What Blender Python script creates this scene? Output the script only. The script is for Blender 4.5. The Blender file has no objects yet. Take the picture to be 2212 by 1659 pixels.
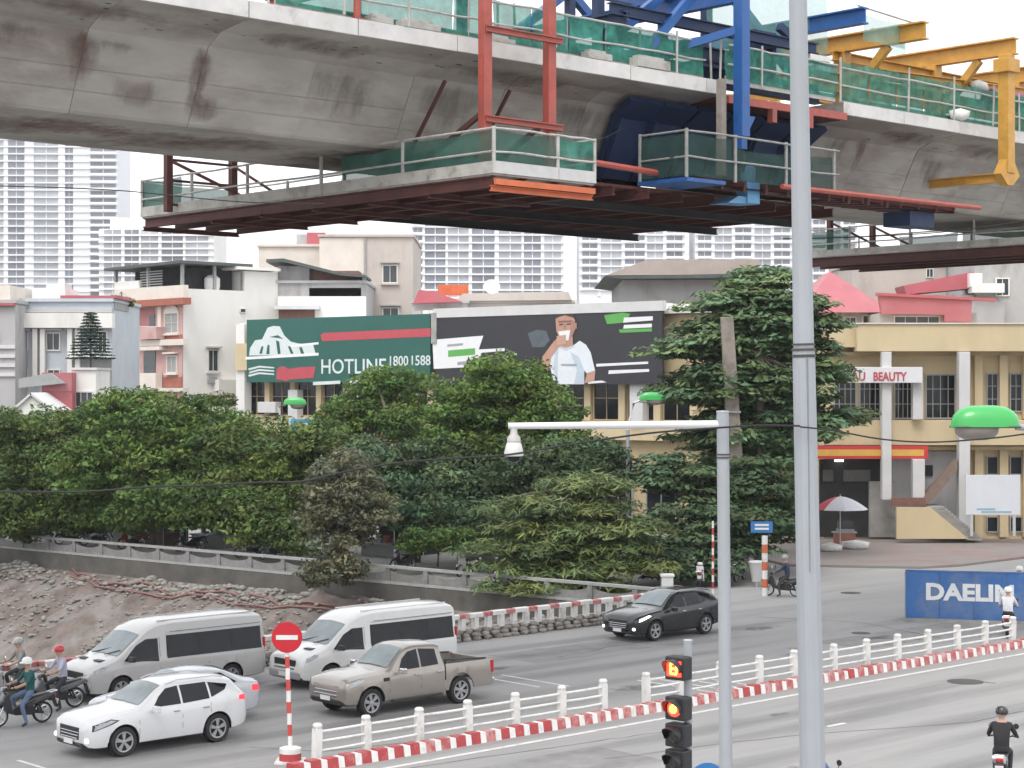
import bpy, bmesh, math, random
import numpy as np
from mathutils import Vector, Matrix

random.seed(7)
rng = np.random.default_rng(7)
sc = bpy.context.scene
COL = sc.collection

# ------------------------------------------------------------------ camera
cam_data = bpy.data.cameras.new('camera')
cam = bpy.data.objects.new('camera', cam_data)
COL.objects.link(cam)
cam.location = (0, 0, 9.0)
cam.rotation_euler = (math.radians(90), 0, 0)
cam_data.sensor_width = 36.0
cam_data.lens = 36.0 * 4000.0 / 2212.0
cam_data.shift_y = 5.5 / 2212.0
cam_data.clip_start = 0.5
cam_data.clip_end = 6000
sc.camera = cam

# ------------------------------------------------------------------ sky, sun, exposure
SUN_EL, SUN_AZ = math.radians(58), math.radians(200)
world = bpy.data.worlds.new('World')
sc.world = world
world.use_nodes = True
wn, wl = world.node_tree.nodes, world.node_tree.links
wn.clear()
w_out = wn.new('ShaderNodeOutputWorld')
w_bg = wn.new('ShaderNodeBackground')
w_sky = wn.new('ShaderNodeTexSky')
w_sky.sky_type = 'NISHITA'
w_sky.sun_disc = False
w_sky.sun_elevation = SUN_EL
w_sky.sun_rotation = SUN_AZ
w_sky.air_density = 1.0
w_sky.dust_density = 6.0
w_mix = wn.new('ShaderNodeMix'); w_mix.data_type = 'RGBA'     # an even cloud layer over the sky
w_mix.inputs[0].default_value = 0.85
w_mix.inputs[7].default_value = (8.6, 8.7, 8.9, 1)
w_bg.inputs[1].default_value = 0.12
wl.new(w_sky.outputs[0], w_mix.inputs[6])
wl.new(w_mix.outputs[2], w_bg.inputs[0])
wl.new(w_bg.outputs[0], w_out.inputs[0])

sun_data = bpy.data.lights.new('sun', 'SUN')
sun = bpy.data.objects.new('sun', sun_data)
COL.objects.link(sun)
sun_data.energy = 1.0
sun_data.angle = math.radians(25)
sun_data.color = (1.0, 0.97, 0.93)
sd = Vector((math.sin(SUN_AZ) * math.cos(SUN_EL), math.cos(SUN_AZ) * math.cos(SUN_EL), math.sin(SUN_EL)))
sun.rotation_euler = sd.to_track_quat('Z', 'Y').to_euler()
sun.location = (0, 0, 60)

sc.view_settings.view_transform = 'Standard'
sc.view_settings.look = 'None'
sc.view_settings.exposure = 0.84
sc.view_settings.gamma = 1.0
sc.render.engine = 'CYCLES'
sc.cycles.max_bounces = 6
sc.cycles.transparent_max_bounces = 12
sc.cycles.use_denoising = True

# ------------------------------------------------------------------ coordinates
U = Vector((0.7337, 0.6794, 0)); U.normalize()      # along the avenue, away to the right
V = Vector((-U.y, U.x, 0))                          # across the avenue, away to the left
ROAD = math.atan2(U.y, U.x)
W = Vector((-0.772, 0.635, 0)); W.normalize()       # along the river, away to the left
RIV = math.atan2(W.y, W.x)
FPX = 4000.0
def gnd(px, py):
    y = 9.0 * FPX / (py - 835.0)
    return Vector(((px - 1106.0) / FPX * y, y, 0))
def at(px, py, y):
    return Vector(((px - 1106.0) / FPX * y, y, 9.0 + (835.0 - py) / FPX * y))
def road(a, b, z=0.0):
    p = U * a + V * b
    return Vector((p.x, p.y, z))
def a_of(px, b):
    dx = (px - 1106.0) / FPX
    y = b / (V.y + V.x * dx)
    return U.x * dx * y + U.y * y
def z_of(py, y):
    return 9.0 + (835.0 - py) / FPX * y

# ------------------------------------------------------------------ materials
MATS = {}
def M(name, col, rough=0.6, var=0.14, scale=2.0, metal=0.0, bump=0.0, bscale=40.0, dirt=None, dirt_scale=0.7, dirt_lo=0.5,
      dirt_hi=0.68, stretch=(1, 1, 1), spec=0.5, emit=None, estr=0.0, trans=0.0, coat=0.0, sub=None, alpha=1.0, translucent=0.0,
      wave=None):
    if name in MATS:
        return MATS[name]
    m = bpy.data.materials.new(name); m.use_nodes = True
    n, l = m.node_tree.nodes, m.node_tree.links
    bs = n['Principled BSDF']; out = n['Material Output']
    bs.inputs['Roughness'].default_value = rough
    bs.inputs['Metallic'].default_value = metal
    bs.inputs['Specular IOR Level'].default_value = spec
    if coat:
        bs.inputs['Coat Weight'].default_value = coat
        bs.inputs['Coat Roughness'].default_value = 0.05
    if emit:
        bs.inputs['Emission Color'].default_value = (*emit, 1)
        bs.inputs['Emission Strength'].default_value = estr
    tc = n.new('ShaderNodeTexCoord'); oi = n.new('ShaderNodeObjectInfo')
    mul = n.new('ShaderNodeMath'); mul.operation = 'MULTIPLY'; mul.inputs[1].default_value = 61.7
    l.new(oi.outputs['Random'], mul.inputs[0])
    add = n.new('ShaderNodeVectorMath'); add.operation = 'ADD'
    l.new(tc.outputs['Object'], add.inputs[0]); l.new(mul.outputs[0], add.inputs[1])
    mp = n.new('ShaderNodeVectorMath'); mp.operation = 'MULTIPLY'; mp.inputs[1].default_value = stretch
    l.new(add.outputs[0], mp.inputs[0])
    no = n.new('ShaderNodeTexNoise'); no.inputs['Scale'].default_value = scale; no.inputs['Detail'].default_value = 6
    no.inputs['Roughness'].default_value = 0.62
    l.new(mp.outputs[0], no.inputs['Vector'])
    cr = n.new('ShaderNodeMapRange'); cr.inputs[1].default_value = 0.28; cr.inputs[2].default_value = 0.72
    l.new(no.outputs['Fac'], cr.inputs[0])
    mx = n.new('ShaderNodeMix'); mx.data_type = 'RGBA'
    c2 = sub if sub else col
    mx.inputs[6].default_value = (*[max(0.0, c * (1 - var)) for c in col], 1)
    mx.inputs[7].default_value = (*[min(1.0, c * (1 + var)) for c in c2], 1)
    l.new(cr.outputs[0], mx.inputs[0])
    res = mx.outputs[2]
    if dirt:
        n2 = n.new('ShaderNodeTexNoise'); n2.inputs['Scale'].default_value = dirt_scale; n2.inputs['Detail'].default_value = 9
        n2.inputs['Roughness'].default_value = 0.68
        l.new(mp.outputs[0], n2.inputs['Vector'])
        r2 = n.new('ShaderNodeMapRange'); r2.inputs[1].default_value = dirt_lo; r2.inputs[2].default_value = dirt_hi
        l.new(n2.outputs['Fac'], r2.inputs[0])
        m2 = n.new('ShaderNodeMix'); m2.data_type = 'RGBA'; m2.inputs[7].default_value = (*dirt, 1)
        l.new(r2.outputs[0], m2.inputs[0]); l.new(res, m2.inputs[6])
        res = m2.outputs[2]
    if translucent:
        at_ = n.new('ShaderNodeAttribute'); at_.attribute_name = 'tint'
        m3 = n.new('ShaderNodeMix'); m3.data_type = 'RGBA'; m3.blend_type = 'MULTIPLY'; m3.inputs[0].default_value = 1.0
        l.new(res, m3.inputs[6]); l.new(at_.outputs['Color'], m3.inputs[7]); res = m3.outputs[2]
    l.new(res, bs.inputs['Base Color'])
    if bump:
        n3 = n.new('ShaderNodeTexNoise'); n3.inputs['Scale'].default_value = bscale; n3.inputs['Detail'].default_value = 4
        l.new(mp.outputs[0], n3.inputs['Vector'])
        bp = n.new('ShaderNodeBump'); bp.inputs['Strength'].default_value = bump; bp.inputs['Distance'].default_value = 0.02
        l.new(n3.outputs['Fac'], bp.inputs['Height']); l.new(bp.outputs[0], bs.inputs['Normal'])
    if translucent:
        tl = n.new('ShaderNodeBsdfTranslucent'); l.new(res, tl.inputs[0])
        ms = n.new('ShaderNodeMixShader'); ms.inputs[0].default_value = translucent
        l.new(bs.outputs[0], ms.inputs[1]); l.new(tl.outputs[0], ms.inputs[2]); l.new(ms.outputs[0], out.inputs[0])
    if alpha < 1:
        tr = n.new('ShaderNodeBsdfTransparent'); ms = n.new('ShaderNodeMixShader'); ms.inputs[0].default_value = alpha
        tl = n.new('ShaderNodeBsdfTranslucent'); l.new(res, tl.inputs[0])
        mt = n.new('ShaderNodeMixShader'); mt.inputs[0].default_value = 0.35
        l.new(bs.outputs[0], mt.inputs[1]); l.new(tl.outputs[0], mt.inputs[2])
        l.new(tr.outputs[0], ms.inputs[1]); l.new(mt.outputs[0], ms.inputs[2]); l.new(ms.outputs[0], out.inputs[0])
    MATS[name] = m
    return m

asphalt = M('asphalt', (0.272, 0.270, 0.271), 0.85, 0.13, 0.9, bump=0.25, bscale=60, dirt=(0.31, 0.306, 0.298), dirt_scale=0.45, dirt_lo=0.38, dirt_hi=0.66, stretch=(0.10, 1, 1))
asphalt_patch = M('asphalt_patch', (0.23, 0.227, 0.225), 0.9, 0.2, 1.5)
tar = M('tar_seal', (0.055, 0.053, 0.052), 0.8, 0.3, 3)
paint_white = M('road_paint', (0.62, 0.62, 0.60), 0.7, 0.15, 4, dirt=(0.25, 0.25, 0.25), dirt_scale=3, dirt_lo=0.55, dirt_hi=0.75)
ground_m = M('ground_dust', (0.17, 0.16, 0.15), 0.95, 0.2, 0.3)
paver = M('red_paver', (0.25, 0.185, 0.172), 0.85, 0.18, 0.6, dirt=(0.225, 0.215, 0.205), dirt_scale=0.35, dirt_lo=0.38, dirt_hi=0.6)
concrete = M('concrete', (0.345, 0.328, 0.298), 0.85, 0.20, 0.8, bump=0.2, bscale=12, dirt=(0.165, 0.125, 0.108), dirt_scale=0.42, dirt_lo=0.47, dirt_hi=0.74, stretch=(0.5, 1, 1.5))
concrete_edge = M('concrete_edge', (0.60, 0.59, 0.57), 0.85, 0.12, 1.5, dirt=(0.32, 0.30, 0.27), dirt_scale=1.2, dirt_lo=0.56, dirt_hi=0.8)
concrete_grey = M('concrete_grey', (0.33, 0.325, 0.31), 0.9, 0.2, 1.5, dirt=(0.16, 0.15, 0.135), dirt_scale=1.0, dirt_lo=0.5, dirt_hi=0.8)
concrete_pole = M('concrete_pole', (0.27, 0.235, 0.205), 0.9, 0.18, 3, dirt=(0.17, 0.14, 0.12), dirt_scale=1.2)
rail_conc = M('rail_concrete', (0.215, 0.212, 0.21), 0.9, 0.2, 3, dirt=(0.15, 0.145, 0.13), dirt_scale=1.4, dirt_lo=0.5, dirt_hi=0.75)
rust_stain = M('rust_stain', (0.24, 0.15, 0.125), 0.9, 0.3, 3)
red_steel = M('red_oxide_steel', (0.36, 0.075, 0.055), 0.5, 0.2, 4, dirt=(0.22, 0.07, 0.05), dirt_scale=2)
red_dark = M('red_dark_steel', (0.085, 0.026, 0.022), 0.7, 0.3, 3, dirt=(0.04, 0.017, 0.016), dirt_scale=1.5)
orange_steel = M('orange_steel', (0.55, 0.13, 0.045), 0.5, 0.15, 3)
blue_steel = M('blue_steel', (0.014, 0.085, 0.28), 0.4, 0.15, 3, dirt=(0.03, 0.06, 0.14), dirt_scale=1.4, dirt_lo=0.58, dirt_hi=0.8)
blue_dark = M('blue_dark_steel', (0.010, 0.027, 0.080), 0.6, 0.2, 3)
blue_light = M('blue_light_steel', (0.10, 0.27, 0.46), 0.45, 0.15, 3)
yellow_steel = M('yellow_steel', (0.50, 0.265, 0.045), 0.45, 0.18, 3, dirt=(0.28, 0.14, 0.04), dirt_scale=1.2, dirt_lo=0.55, dirt_hi=0.8)
galv = M('galvanised_steel', (0.50, 0.52, 0.53), 0.5, 0.1, 3, metal=0.25)
galv_light = M('pale_galvanised_pole', (0.32, 0.34, 0.365), 0.6, 0.08, 1.2, dirt=(0.28, 0.295, 0.30), dirt_scale=1.5, dirt_lo=0.5, dirt_hi=0.8, stretch=(1, 1, 0.3))
pipe_grey = M('scaffold_pipe', (0.42, 0.42, 0.40), 0.55, 0.2, 6, dirt=(0.25, 0.22, 0.2), dirt_scale=3)
plank = M('timber_plank', (0.42, 0.41, 0.38), 0.85, 0.2, 4, dirt=(0.2, 0.18, 0.16), dirt_scale=2)
net = M('green_safety_net', (0.025, 0.17, 0.13), 0.8, 0.4, 2.4, alpha=0.80, sub=(0.06, 0.30, 0.23))
net_pale = M('pale_green_net', (0.20, 0.42, 0.36), 0.8, 0.25, 1.2, alpha=0.55)
black = M('black_rubber', (0.015, 0.015, 0.016), 0.7, 0.2, 6)
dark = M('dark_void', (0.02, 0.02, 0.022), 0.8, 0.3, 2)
chrome = M('chrome', (0.65, 0.66, 0.68), 0.18, 0.05, 3, metal=1.0)
alloy = M('alloy_rim', (0.50, 0.51, 0.53), 0.3, 0.06, 3, metal=0.8)
glass_dark = M('dark_glass', (0.010, 0.012, 0.015), 0.04, 0.4, 1.2, spec=0.28)
glass_screen = M('windscreen_glass', (0.15, 0.19, 0.20), 0.04, 0.35, 1.1, spec=0.8)
glass_win = M('window_glass', (0.04, 0.05, 0.055), 0.12, 0.3, 0.7, spec=0.6)
white_paint = M('white_enamel', (0.68, 0.68, 0.66), 0.55, 0.08, 3, dirt=(0.40, 0.38, 0.35), dirt_scale=2.6, dirt_lo=0.52, dirt_hi=0.76)
red_paint = M('red_enamel', (0.37, 0.045, 0.05), 0.5, 0.12, 3, dirt=(0.5, 0.2, 0.19), dirt_scale=2.0, dirt_lo=0.58, dirt_hi=0.8)
faded_glare_red = M('faded_glare_red_paint', (0.42, 0.10, 0.10), 0.7, 0.2, 3, dirt=(0.5, 0.40, 0.38), dirt_scale=3.0, dirt_lo=0.45, dirt_hi=0.7)  # worn red; on the further kerb blocks its pallor stands in for glare

# ------------------------------------------------------------------ mesh builder
class MB:
    def __init__(s):
        s.v, s.f, s.m = [], [], []
    def add(s, vs, fs, mi=0):
        o = len(s.v)
        s.v.extend([tuple(p) for p in vs])
        for f in fs:
            s.f.append(tuple(i + o for i in f)); s.m.append(mi)
        return s
    def box(s, c, d, mi=0, rz=0.0, mat=None):
        x, y, z = d[0] / 2, d[1] / 2, d[2] / 2
        vs = [Vector((i * x, j * y, k * z)) for k in (-1, 1) for j in (-1, 1) for i in (-1, 1)]
        if rz:
            R = Matrix.Rotation(rz, 3, 'Z'); vs = [R @ p for p in vs]
        if mat is not None:
            vs = [mat @ p for p in vs]
        c = Vector(c)
        return s.add([p + c for p in vs], [(0, 2, 3, 1), (4, 5, 7, 6), (0, 1, 5, 4), (2, 6, 7, 3), (0, 4, 6, 2), (1, 3, 7, 5)], mi)
    def span(s, lo, hi, mi=0):
        return s.box([(a + b) / 2 for a, b in zip(lo, hi)], [abs(b - a) for a, b in zip(lo, hi)], mi)
    @staticmethod
    def basis(d):
        d = d.normalized()
        up = Vector((0, 0, 1)) if abs(d.z) < 0.95 else Vector((1, 0, 0))
        sx = d.cross(up).normalized(); up = sx.cross(d)
        return sx, up
    def beam(s, p, q, w, h, mi=0):
        p, q = Vector(p), Vector(q); sx, up = s.basis(q - p)
        vs = [e + sx * (i * w / 2) + up * (k * h / 2) for e in (p, q) for k in (-1, 1) for i in (-1, 1)]
        return s.add(vs, [(0, 1, 3, 2), (4, 6, 7, 5), (0, 4, 5, 1), (2, 3, 7, 6), (0, 2, 6, 4), (1, 5, 7, 3)], mi)
    def ibeam(s, p, q, w, h, t=0.03, mi=0):
        p, q = Vector(p), Vector(q); sx, up = s.basis(q - p)
        for off in (h / 2 - t / 2, -h / 2 + t / 2):
            s.beam(p + up * off, q + up * off, w, t, mi)
        return s.beam(p, q, t, h - 2 * t - 0.004, mi)
    def tube(s, pts, r, n=8, mi=0, r2=None, cap=True):
        pts = [Vector(p) for p in pts]; k = len(pts); vs, fs = [], []
        for i, p in enumerate(pts):
            d = pts[min(i + 1, k - 1)] - pts[max(i - 1, 0)]
            sx, up = s.basis(d)
            rr = r if r2 is None else r + (r2 - r) * i / (k - 1)
            if isinstance(r, (list, tuple)): rr = r[i]
            for j in range(n):
                a = 2 * math.pi * j / n
                vs.append(p + sx * (math.cos(a) * rr) + up * (math.sin(a) * rr))
        for i in range(k - 1):
            for j in range(n):
                fs.append((i * n + j, i * n + (j + 1) % n, (i + 1) * n + (j + 1) % n, (i + 1) * n + j))
        if cap:
            fs.append(tuple(range(n))[::-1]); fs.append(tuple((k - 1) * n + j for j in range(n)))
        return s.add(vs, fs, mi)
    def lathe(s, prof, n=16, c=(0, 0, 0), axis='Z', mi=0, cap=True):
        vs, fs = [], []
        for r, z in prof:
            for j in range(n):
                a = 2 * math.pi * j / n
                x, y = r * math.cos(a), r * math.sin(a)
                p = (x, y, z) if axis == 'Z' else ((x, z, y) if axis == 'Y' else (z, x, y))
                vs.append((p[0] + c[0], p[1] + c[1], p[2] + c[2]))
        k = len(prof)
        for i in range(k - 1):
            for j in range(n):
                fs.append((i * n + j, i * n + (j + 1) % n, (i + 1) * n + (j + 1) % n, (i + 1) * n + j))
        if cap:
            fs.append(tuple(range(n))[::-1]); fs.append(tuple((k - 1) * n + j for j in range(n)))
        return s.add(vs, fs, mi)
    def extrude(s, poly, vec, mi=0):
        poly = [Vector(p) for p in poly]; vec = Vector(vec); n = len(poly)
        fs = [tuple(range(n))[::-1], tuple(range(n, 2 * n))]
        fs += [(i, (i + 1) % n, n + (i + 1) % n, n + i) for i in range(n)]
        return s.add(poly + [p + vec for p in poly], fs, mi)
    def mesh(s, name, mats, smooth=None):
        me = bpy.data.meshes.new(name)
        me.from_pydata(s.v, [], s.f)
        if not isinstance(mats, (list, tuple)): mats = [mats]
        for m in mats: me.materials.append(m)
        if len(mats) > 1:
            me.polygons.foreach_set('material_index', s.m)
        bm = bmesh.new(); bm.from_mesh(me)
        bmesh.ops.recalc_face_normals(bm, faces=bm.faces); bm.to_mesh(me); bm.free()
        if smooth is not None:
            me.shade_smooth(); me.set_sharp_from_angle(angle=math.radians(smooth))
        return me
    def build(s, name, mats, parent=None, smooth=None, bevel=0.0):
        o = link(name, s.mesh(name, mats, smooth), parent)
        if bevel:
            b = o.modifiers.new('edge', 'BEVEL'); b.width = bevel; b.segments = 2; b.limit_method = 'ANGLE'
        return o

def link(name, data, parent=None):
    o = bpy.data.objects.new(name, data); COL.objects.link(o)
    if parent is not None: o.parent = parent
    return o
def tag(o, label, cat, group=None):
    o['label'] = label; o['category'] = cat
    if group: o['group'] = group
    return o
def struct(o):
    o['kind'] = 'structure'; return o
def thing(name, label, cat, loc=(0, 0, 0), rz=0.0, group=None):
    o = bpy.data.objects.new(name, None); COL.objects.link(o)
    o.empty_display_size = 0.3
    o.location = loc; o.rotation_euler = (0, 0, rz)
    return tag(o, label, cat, group)
def inst(name, mesh, parent, loc=(0, 0, 0), rz=0.0, scale=None):
    o = link(name, mesh, parent); o.location = loc; o.rotation_euler = (0, 0, rz)
    if scale: o.scale = scale
    return o
def copy_tree(o, parent=None):
    c = o.copy(); COL.objects.link(c); c.parent = parent
    for ch in list(o.children): copy_tree(ch, c)
    return c
def text_mesh(s, size, depth, align='LEFT', bold=0.0):
    cu = bpy.data.curves.new('txt', 'FONT'); cu.body = s; cu.size = size; cu.extrude = depth; cu.align_x = align; cu.offset = bold
    cu.resolution_u = 3
    o = bpy.data.objects.new('txt', cu); COL.objects.link(o)
    dg = bpy.context.evaluated_depsgraph_get()
    me = bpy.data.meshes.new_from_object(o.evaluated_get(dg))
    bpy.data.objects.remove(o); bpy.data.curves.remove(cu)
    me.materials.clear()
    return me
def text_obj(name, s, size, mat, parent, loc, rot, depth=0.01, bold=0.0, align='LEFT', sx=1.0):
    me = text_mesh(s, size, depth, align, bold); me.materials.append(mat)
    o = link(name, me, parent); o.location = loc; o.rotation_euler = rot; o.scale = (sx, 1, 1)
    return o

def stain_mat(name, col, scale=1.3, lo=.46, hi=.66, strength=.8, stretch=(1, 1, 1)):
    if name in MATS: return MATS[name]
    m = bpy.data.materials.new(name); m.use_nodes = True; n, l = m.node_tree.nodes, m.node_tree.links
    bs = n['Principled BSDF']; bs.inputs['Base Color'].default_value = (*col, 1); bs.inputs['Roughness'].default_value = .9
    tc = n.new('ShaderNodeTexCoord'); mp = n.new('ShaderNodeVectorMath'); mp.operation = 'MULTIPLY'; mp.inputs[1].default_value = stretch; l.new(tc.outputs['Object'], mp.inputs[0])
    no = n.new('ShaderNodeTexNoise'); no.inputs['Scale'].default_value = scale; no.inputs['Detail'].default_value = 8; no.inputs['Roughness'].default_value = .65; l.new(mp.outputs[0], no.inputs['Vector'])
    at_ = n.new('ShaderNodeAttribute'); at_.attribute_name = 'fade'
    ad = n.new('ShaderNodeMath'); ad.operation = 'MULTIPLY_ADD'; ad.inputs[1].default_value = .55; l.new(at_.outputs['Fac'], ad.inputs[0]); l.new(no.outputs['Fac'], ad.inputs[2])
    mr = n.new('ShaderNodeMapRange'); mr.inputs[1].default_value = lo + .3; mr.inputs[2].default_value = hi + .45; mr.inputs[4].default_value = strength; l.new(ad.outputs[0], mr.inputs[0])
    tr = n.new('ShaderNodeBsdfTransparent'); ms = n.new('ShaderNodeMixShader'); l.new(mr.outputs[0], ms.inputs[0]); l.new(tr.outputs[0], ms.inputs[1]); l.new(bs.outputs[0], ms.inputs[2]); l.new(ms.outputs[0], n['Material Output'].inputs[0])
    MATS[name] = m; return m
def stain_sheet(name, fn, nu, nv, mat, parent):
    """a ragged stain on a surface: fn(u, v) -> point; the stain's own outline fades by the vertex weight"""
    vs = [fn(i / nu, j / nv) for i in range(nu + 1) for j in range(nv + 1)]
    fs = [(i * (nv + 1) + j, (i + 1) * (nv + 1) + j, (i + 1) * (nv + 1) + j + 1, i * (nv + 1) + j + 1) for i in range(nu) for j in range(nv)]
    me = bpy.data.meshes.new(name); me.from_pydata([tuple(v) for v in vs], [], fs); me.materials.append(mat)
    a = me.attributes.new('fade', 'FLOAT', 'POINT')
    a.data.foreach_set('value', [math.sin(math.pi * i / nu) * math.sin(math.pi * j / nv) for i in range(nu + 1) for j in range(nv + 1)])
    me.shade_smooth(); return link(name, me, parent)

# ================================================================== SETTING: ground, road, river
B0 = Vector((0.6, 79.3, 0))
RY = Vector((-W.y, W.x, 0))                      # from the riverside street towards the river
def riv(s, d, z=0.0):
    p = B0 + W * s + RY * d
    return Vector((p.x, p.y, z))
BE = 49.6                                        # far edge of the avenue
s_c = -8.7
C0 = riv(s_c, 0.0)
# point on the avenue edge where the river's other bank begins
def on_edge(d):
    p0 = riv(0, d); n = V
    t = (BE - p0.dot(V)) / W.dot(V)
    return p0 + W * t
C0, D0 = on_edge(0.0), on_edge(27.0)
mb = MB()
mb.add([road(-900, -500), road(900, -500), road(900, BE), road(-900, BE)], [(0, 1, 2, 3)])
mb.add([C0, C0 + U * 900, C0 + U * 900 + W * 1000, C0 + W * 1000], [(0, 1, 2, 3)])
mb.add([D0, D0 + W * 1000, D0 + W * 1000 - U * 900, D0 - U * 900], [(0, 1, 2, 3)])
struct(mb.build('ground', ground_m))
mb = MB()
def rl(p): return Vector((p.dot(U), p.dot(V), .004))
mb.add([(-200, -40, .004), (300, -40, .004), (300, BE, .004), (-200, BE, .004)], [(0, 1, 2, 3)])
mb.add([rl(C0), rl(C0 + U * 150), rl(C0 + U * 150 - RY * 90 + W * 20), rl(C0 + W * 90)], [(0, 1, 2, 3)])
o = struct(mb.build('road', asphalt)); o.rotation_euler = (0, 0, ROAD)
road_o = o
for a0, b0, a1, b1 in ((24, 30.2, 33, 32.6), (47, 24.5, 58, 27.2), (52, 38.2, 60, 40.6), (41.5, 43.6, 47, 46.0), (33, 22, 41, 23.6), (62, 29.0, 75, 31.0)):
    b = MB(); n = 10
    pts = [road(a0 + (a1 - a0) * k / n, b0 + random.uniform(-.1, .1), .006) for k in range(n + 1)] + [road(a1 - (a1 - a0) * k / n, b1 + random.uniform(-.1, .1), .006) for k in range(n + 1)]
    b.add(pts, [tuple(range(len(pts)))]); struct(b.build('road_patch', asphalt_patch))
st_track = stain_mat('stain_tyre', (.10, .098, .097), .9, lo=.40, hi=.70, strength=.26, stretch=(.12, 1, 1)); st_oil = stain_mat('stain_oil', (.06, .058, .056), 2.0, strength=.5)
for a0, a1, b0, w in ((16, 46, 37.6, .7), (14, 50, 39.3, .7), (18, 60, 41.6, .8), (20, 56, 43.2, .8), (24, 62, 45.0, .8), (30, 58, 46.6, .7), (20, 60, 32.2, .8), (24, 70, 30.6, .8), (18, 56, 28.4, .9), (30, 66, 26.8, .8), (22, 60, 24.8, .9), (50, 76, 37.6, .9), (52, 74, 42.0, .9)):
    z_ = random.uniform(.0062, .0074)
    stain_sheet('tyre_track', lambda u, v: Vector((a0 + (a1 - a0) * u, b0 + (v - .5) * w * 2 + .15 * math.sin(u * 7 + a0), z_)), 12, 4, st_track, road_o)
for k in range(16):
    a0, b0, w, z_ = random.uniform(20, 62), random.choice([random.uniform(22, 33), random.uniform(37, 48)]), random.uniform(.5, 1.6), random.uniform(.0076, .0082)
    stain_sheet('oil_stain', lambda u, v: Vector((a0 + (u - .5) * w * 2.4, b0 + (v - .5) * w, z_)), 4, 4, st_oil, road_o)
def crack(pts, w):
    b = MB(); L, R = [], []
    q = []
    for p, r in zip(pts, pts[1:]):
        for k in range(6): q.append(p.lerp(r, k / 6) + Vector((random.uniform(-.06, .06), random.uniform(-.06, .06), 0)))
    q.append(pts[-1])
    for i, p in enumerate(q):
        d = (q[min(i + 1, len(q) - 1)] - q[max(i - 1, 0)]).normalized(); s_ = Vector((-d.y, d.x, 0)) * w * random.uniform(.25, .7)
        L.append(Vector((p.x + s_.x, p.y + s_.y, .008))); R.append(Vector((p.x - s_.x, p.y - s_.y, .008)))
    n = len(q); b.add(L + R, [(i, i + 1, n + i + 1, n + i) for i in range(n - 1)]); struct(b.build('road_crack', tar))
crack([gnd(1640, 1333), gnd(1860, 1345), gnd(2030, 1378)], .07); crack([gnd(1860, 1378), gnd(1990, 1382)], .10); crack([gnd(1700, 1400), gnd(1735, 1402)], .08)
crack([gnd(950, 1596), gnd(700, 1625), gnd(540, 1615)], .05); crack([gnd(1210, 1420), gnd(1330, 1395), gnd(1500, 1392)], .05); crack([gnd(2060, 1470), gnd(2150, 1476)], .12)
crack([gnd(1300, 1640), gnd(1700, 1590), gnd(2100, 1560), gnd(2400, 1500)], .035); crack([gnd(880, 1660), gnd(1300, 1600), gnd(1440, 1580)], .035)
# retaining wall of the avenue along the river and the water
mb = MB()
mb.span((-60, BE - 0.02, -8), (C0.dot(U) + 0.5, BE + 0.3, -0.01))
o = struct(mb.build('embankment_wall', concrete_grey)); o.rotation_euler = (0, 0, ROAD)
water = M('murky_water', (0.05, 0.055, 0.045), 0.08, 0.2, 0.5, bump=0.15, bscale=3)
mb = MB()
mb.add([riv(-12, 8, -5.9), riv(300, 8, -5.9), riv(300, 27.5, -5.9), riv(-30, 27.5, -5.9)], [(0, 1, 2, 3)])
struct(mb.build('river', water))
mb = MB(); mb.add([riv(-30, 27.2, -7), riv(300, 27.2, -7), riv(300, 27.2, -0.02), riv(-30, 27.2, -0.02)], [(0, 1, 2, 3)])
struct(mb.build('river_wall', concrete_grey))

# stony bank below the riverside street
def hash_noise(x, y, sc_, seed=0):
    xs, ys = x / sc_, y / sc_
    xi, yi = np.floor(xs), np.floor(ys); xf, yf = xs - xi, ys - yi
    def h(a, b):
        v = np.sin(a * 127.1 + b * 311.7 + seed * 17.3) * 43758.5453
        return v - np.floor(v)
    u_, v_ = xf * xf * (3 - 2 * xf), yf * yf * (3 - 2 * yf)
    return (h(xi, yi) * (1 - u_) + h(xi + 1, yi) * u_) * (1 - v_) + (h(xi, yi + 1) * (1 - u_) + h(xi + 1, yi + 1) * u_) * v_
prof_d = np.array([0.12, 0.13, 0.9, 1.6, 2.2, 9.5, 14.0]); prof_z = np.array([-0.05, -0.85, -0.95, -1.45, -1.75, -5.9, -6.6])
ns, nd = 420, 70
ss = np.linspace(-14, 62, ns); dd = np.concatenate([[0.12, 0.14], np.linspace(0.3, 12.0, nd - 2)])
S, D = np.meshgrid(ss, dd, indexing='ij')
Z = np.interp(D, prof_d, prof_z)
amp = np.clip((D - 0.2) / 0.6, 0, 1)
ledge = np.exp(-((D - 1.15) / 0.55) ** 2)
Z = Z + amp * (0.55 * (hash_noise(S, D, 3.1) - .5) + 0.34 * (hash_noise(S, D, 0.9, 3) - .5) + 0.16 * (hash_noise(S, D, 0.33, 5) - .5))
Z = Z + ledge * 0.5 * (hash_noise(S, D * 0, 1.7, 9) - 0.25)
P = np.stack([B0.x + W.x * S + RY.x * D, B0.y + W.y * S + RY.y * D, Z], -1).reshape(-1, 3)
idx = np.arange(ns * nd).reshape(ns, nd)
F = np.stack([idx[:-1, :-1], idx[1:, :-1], idx[1:, 1:], idx[:-1, 1:]], -1).reshape(-1, 4)
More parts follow.
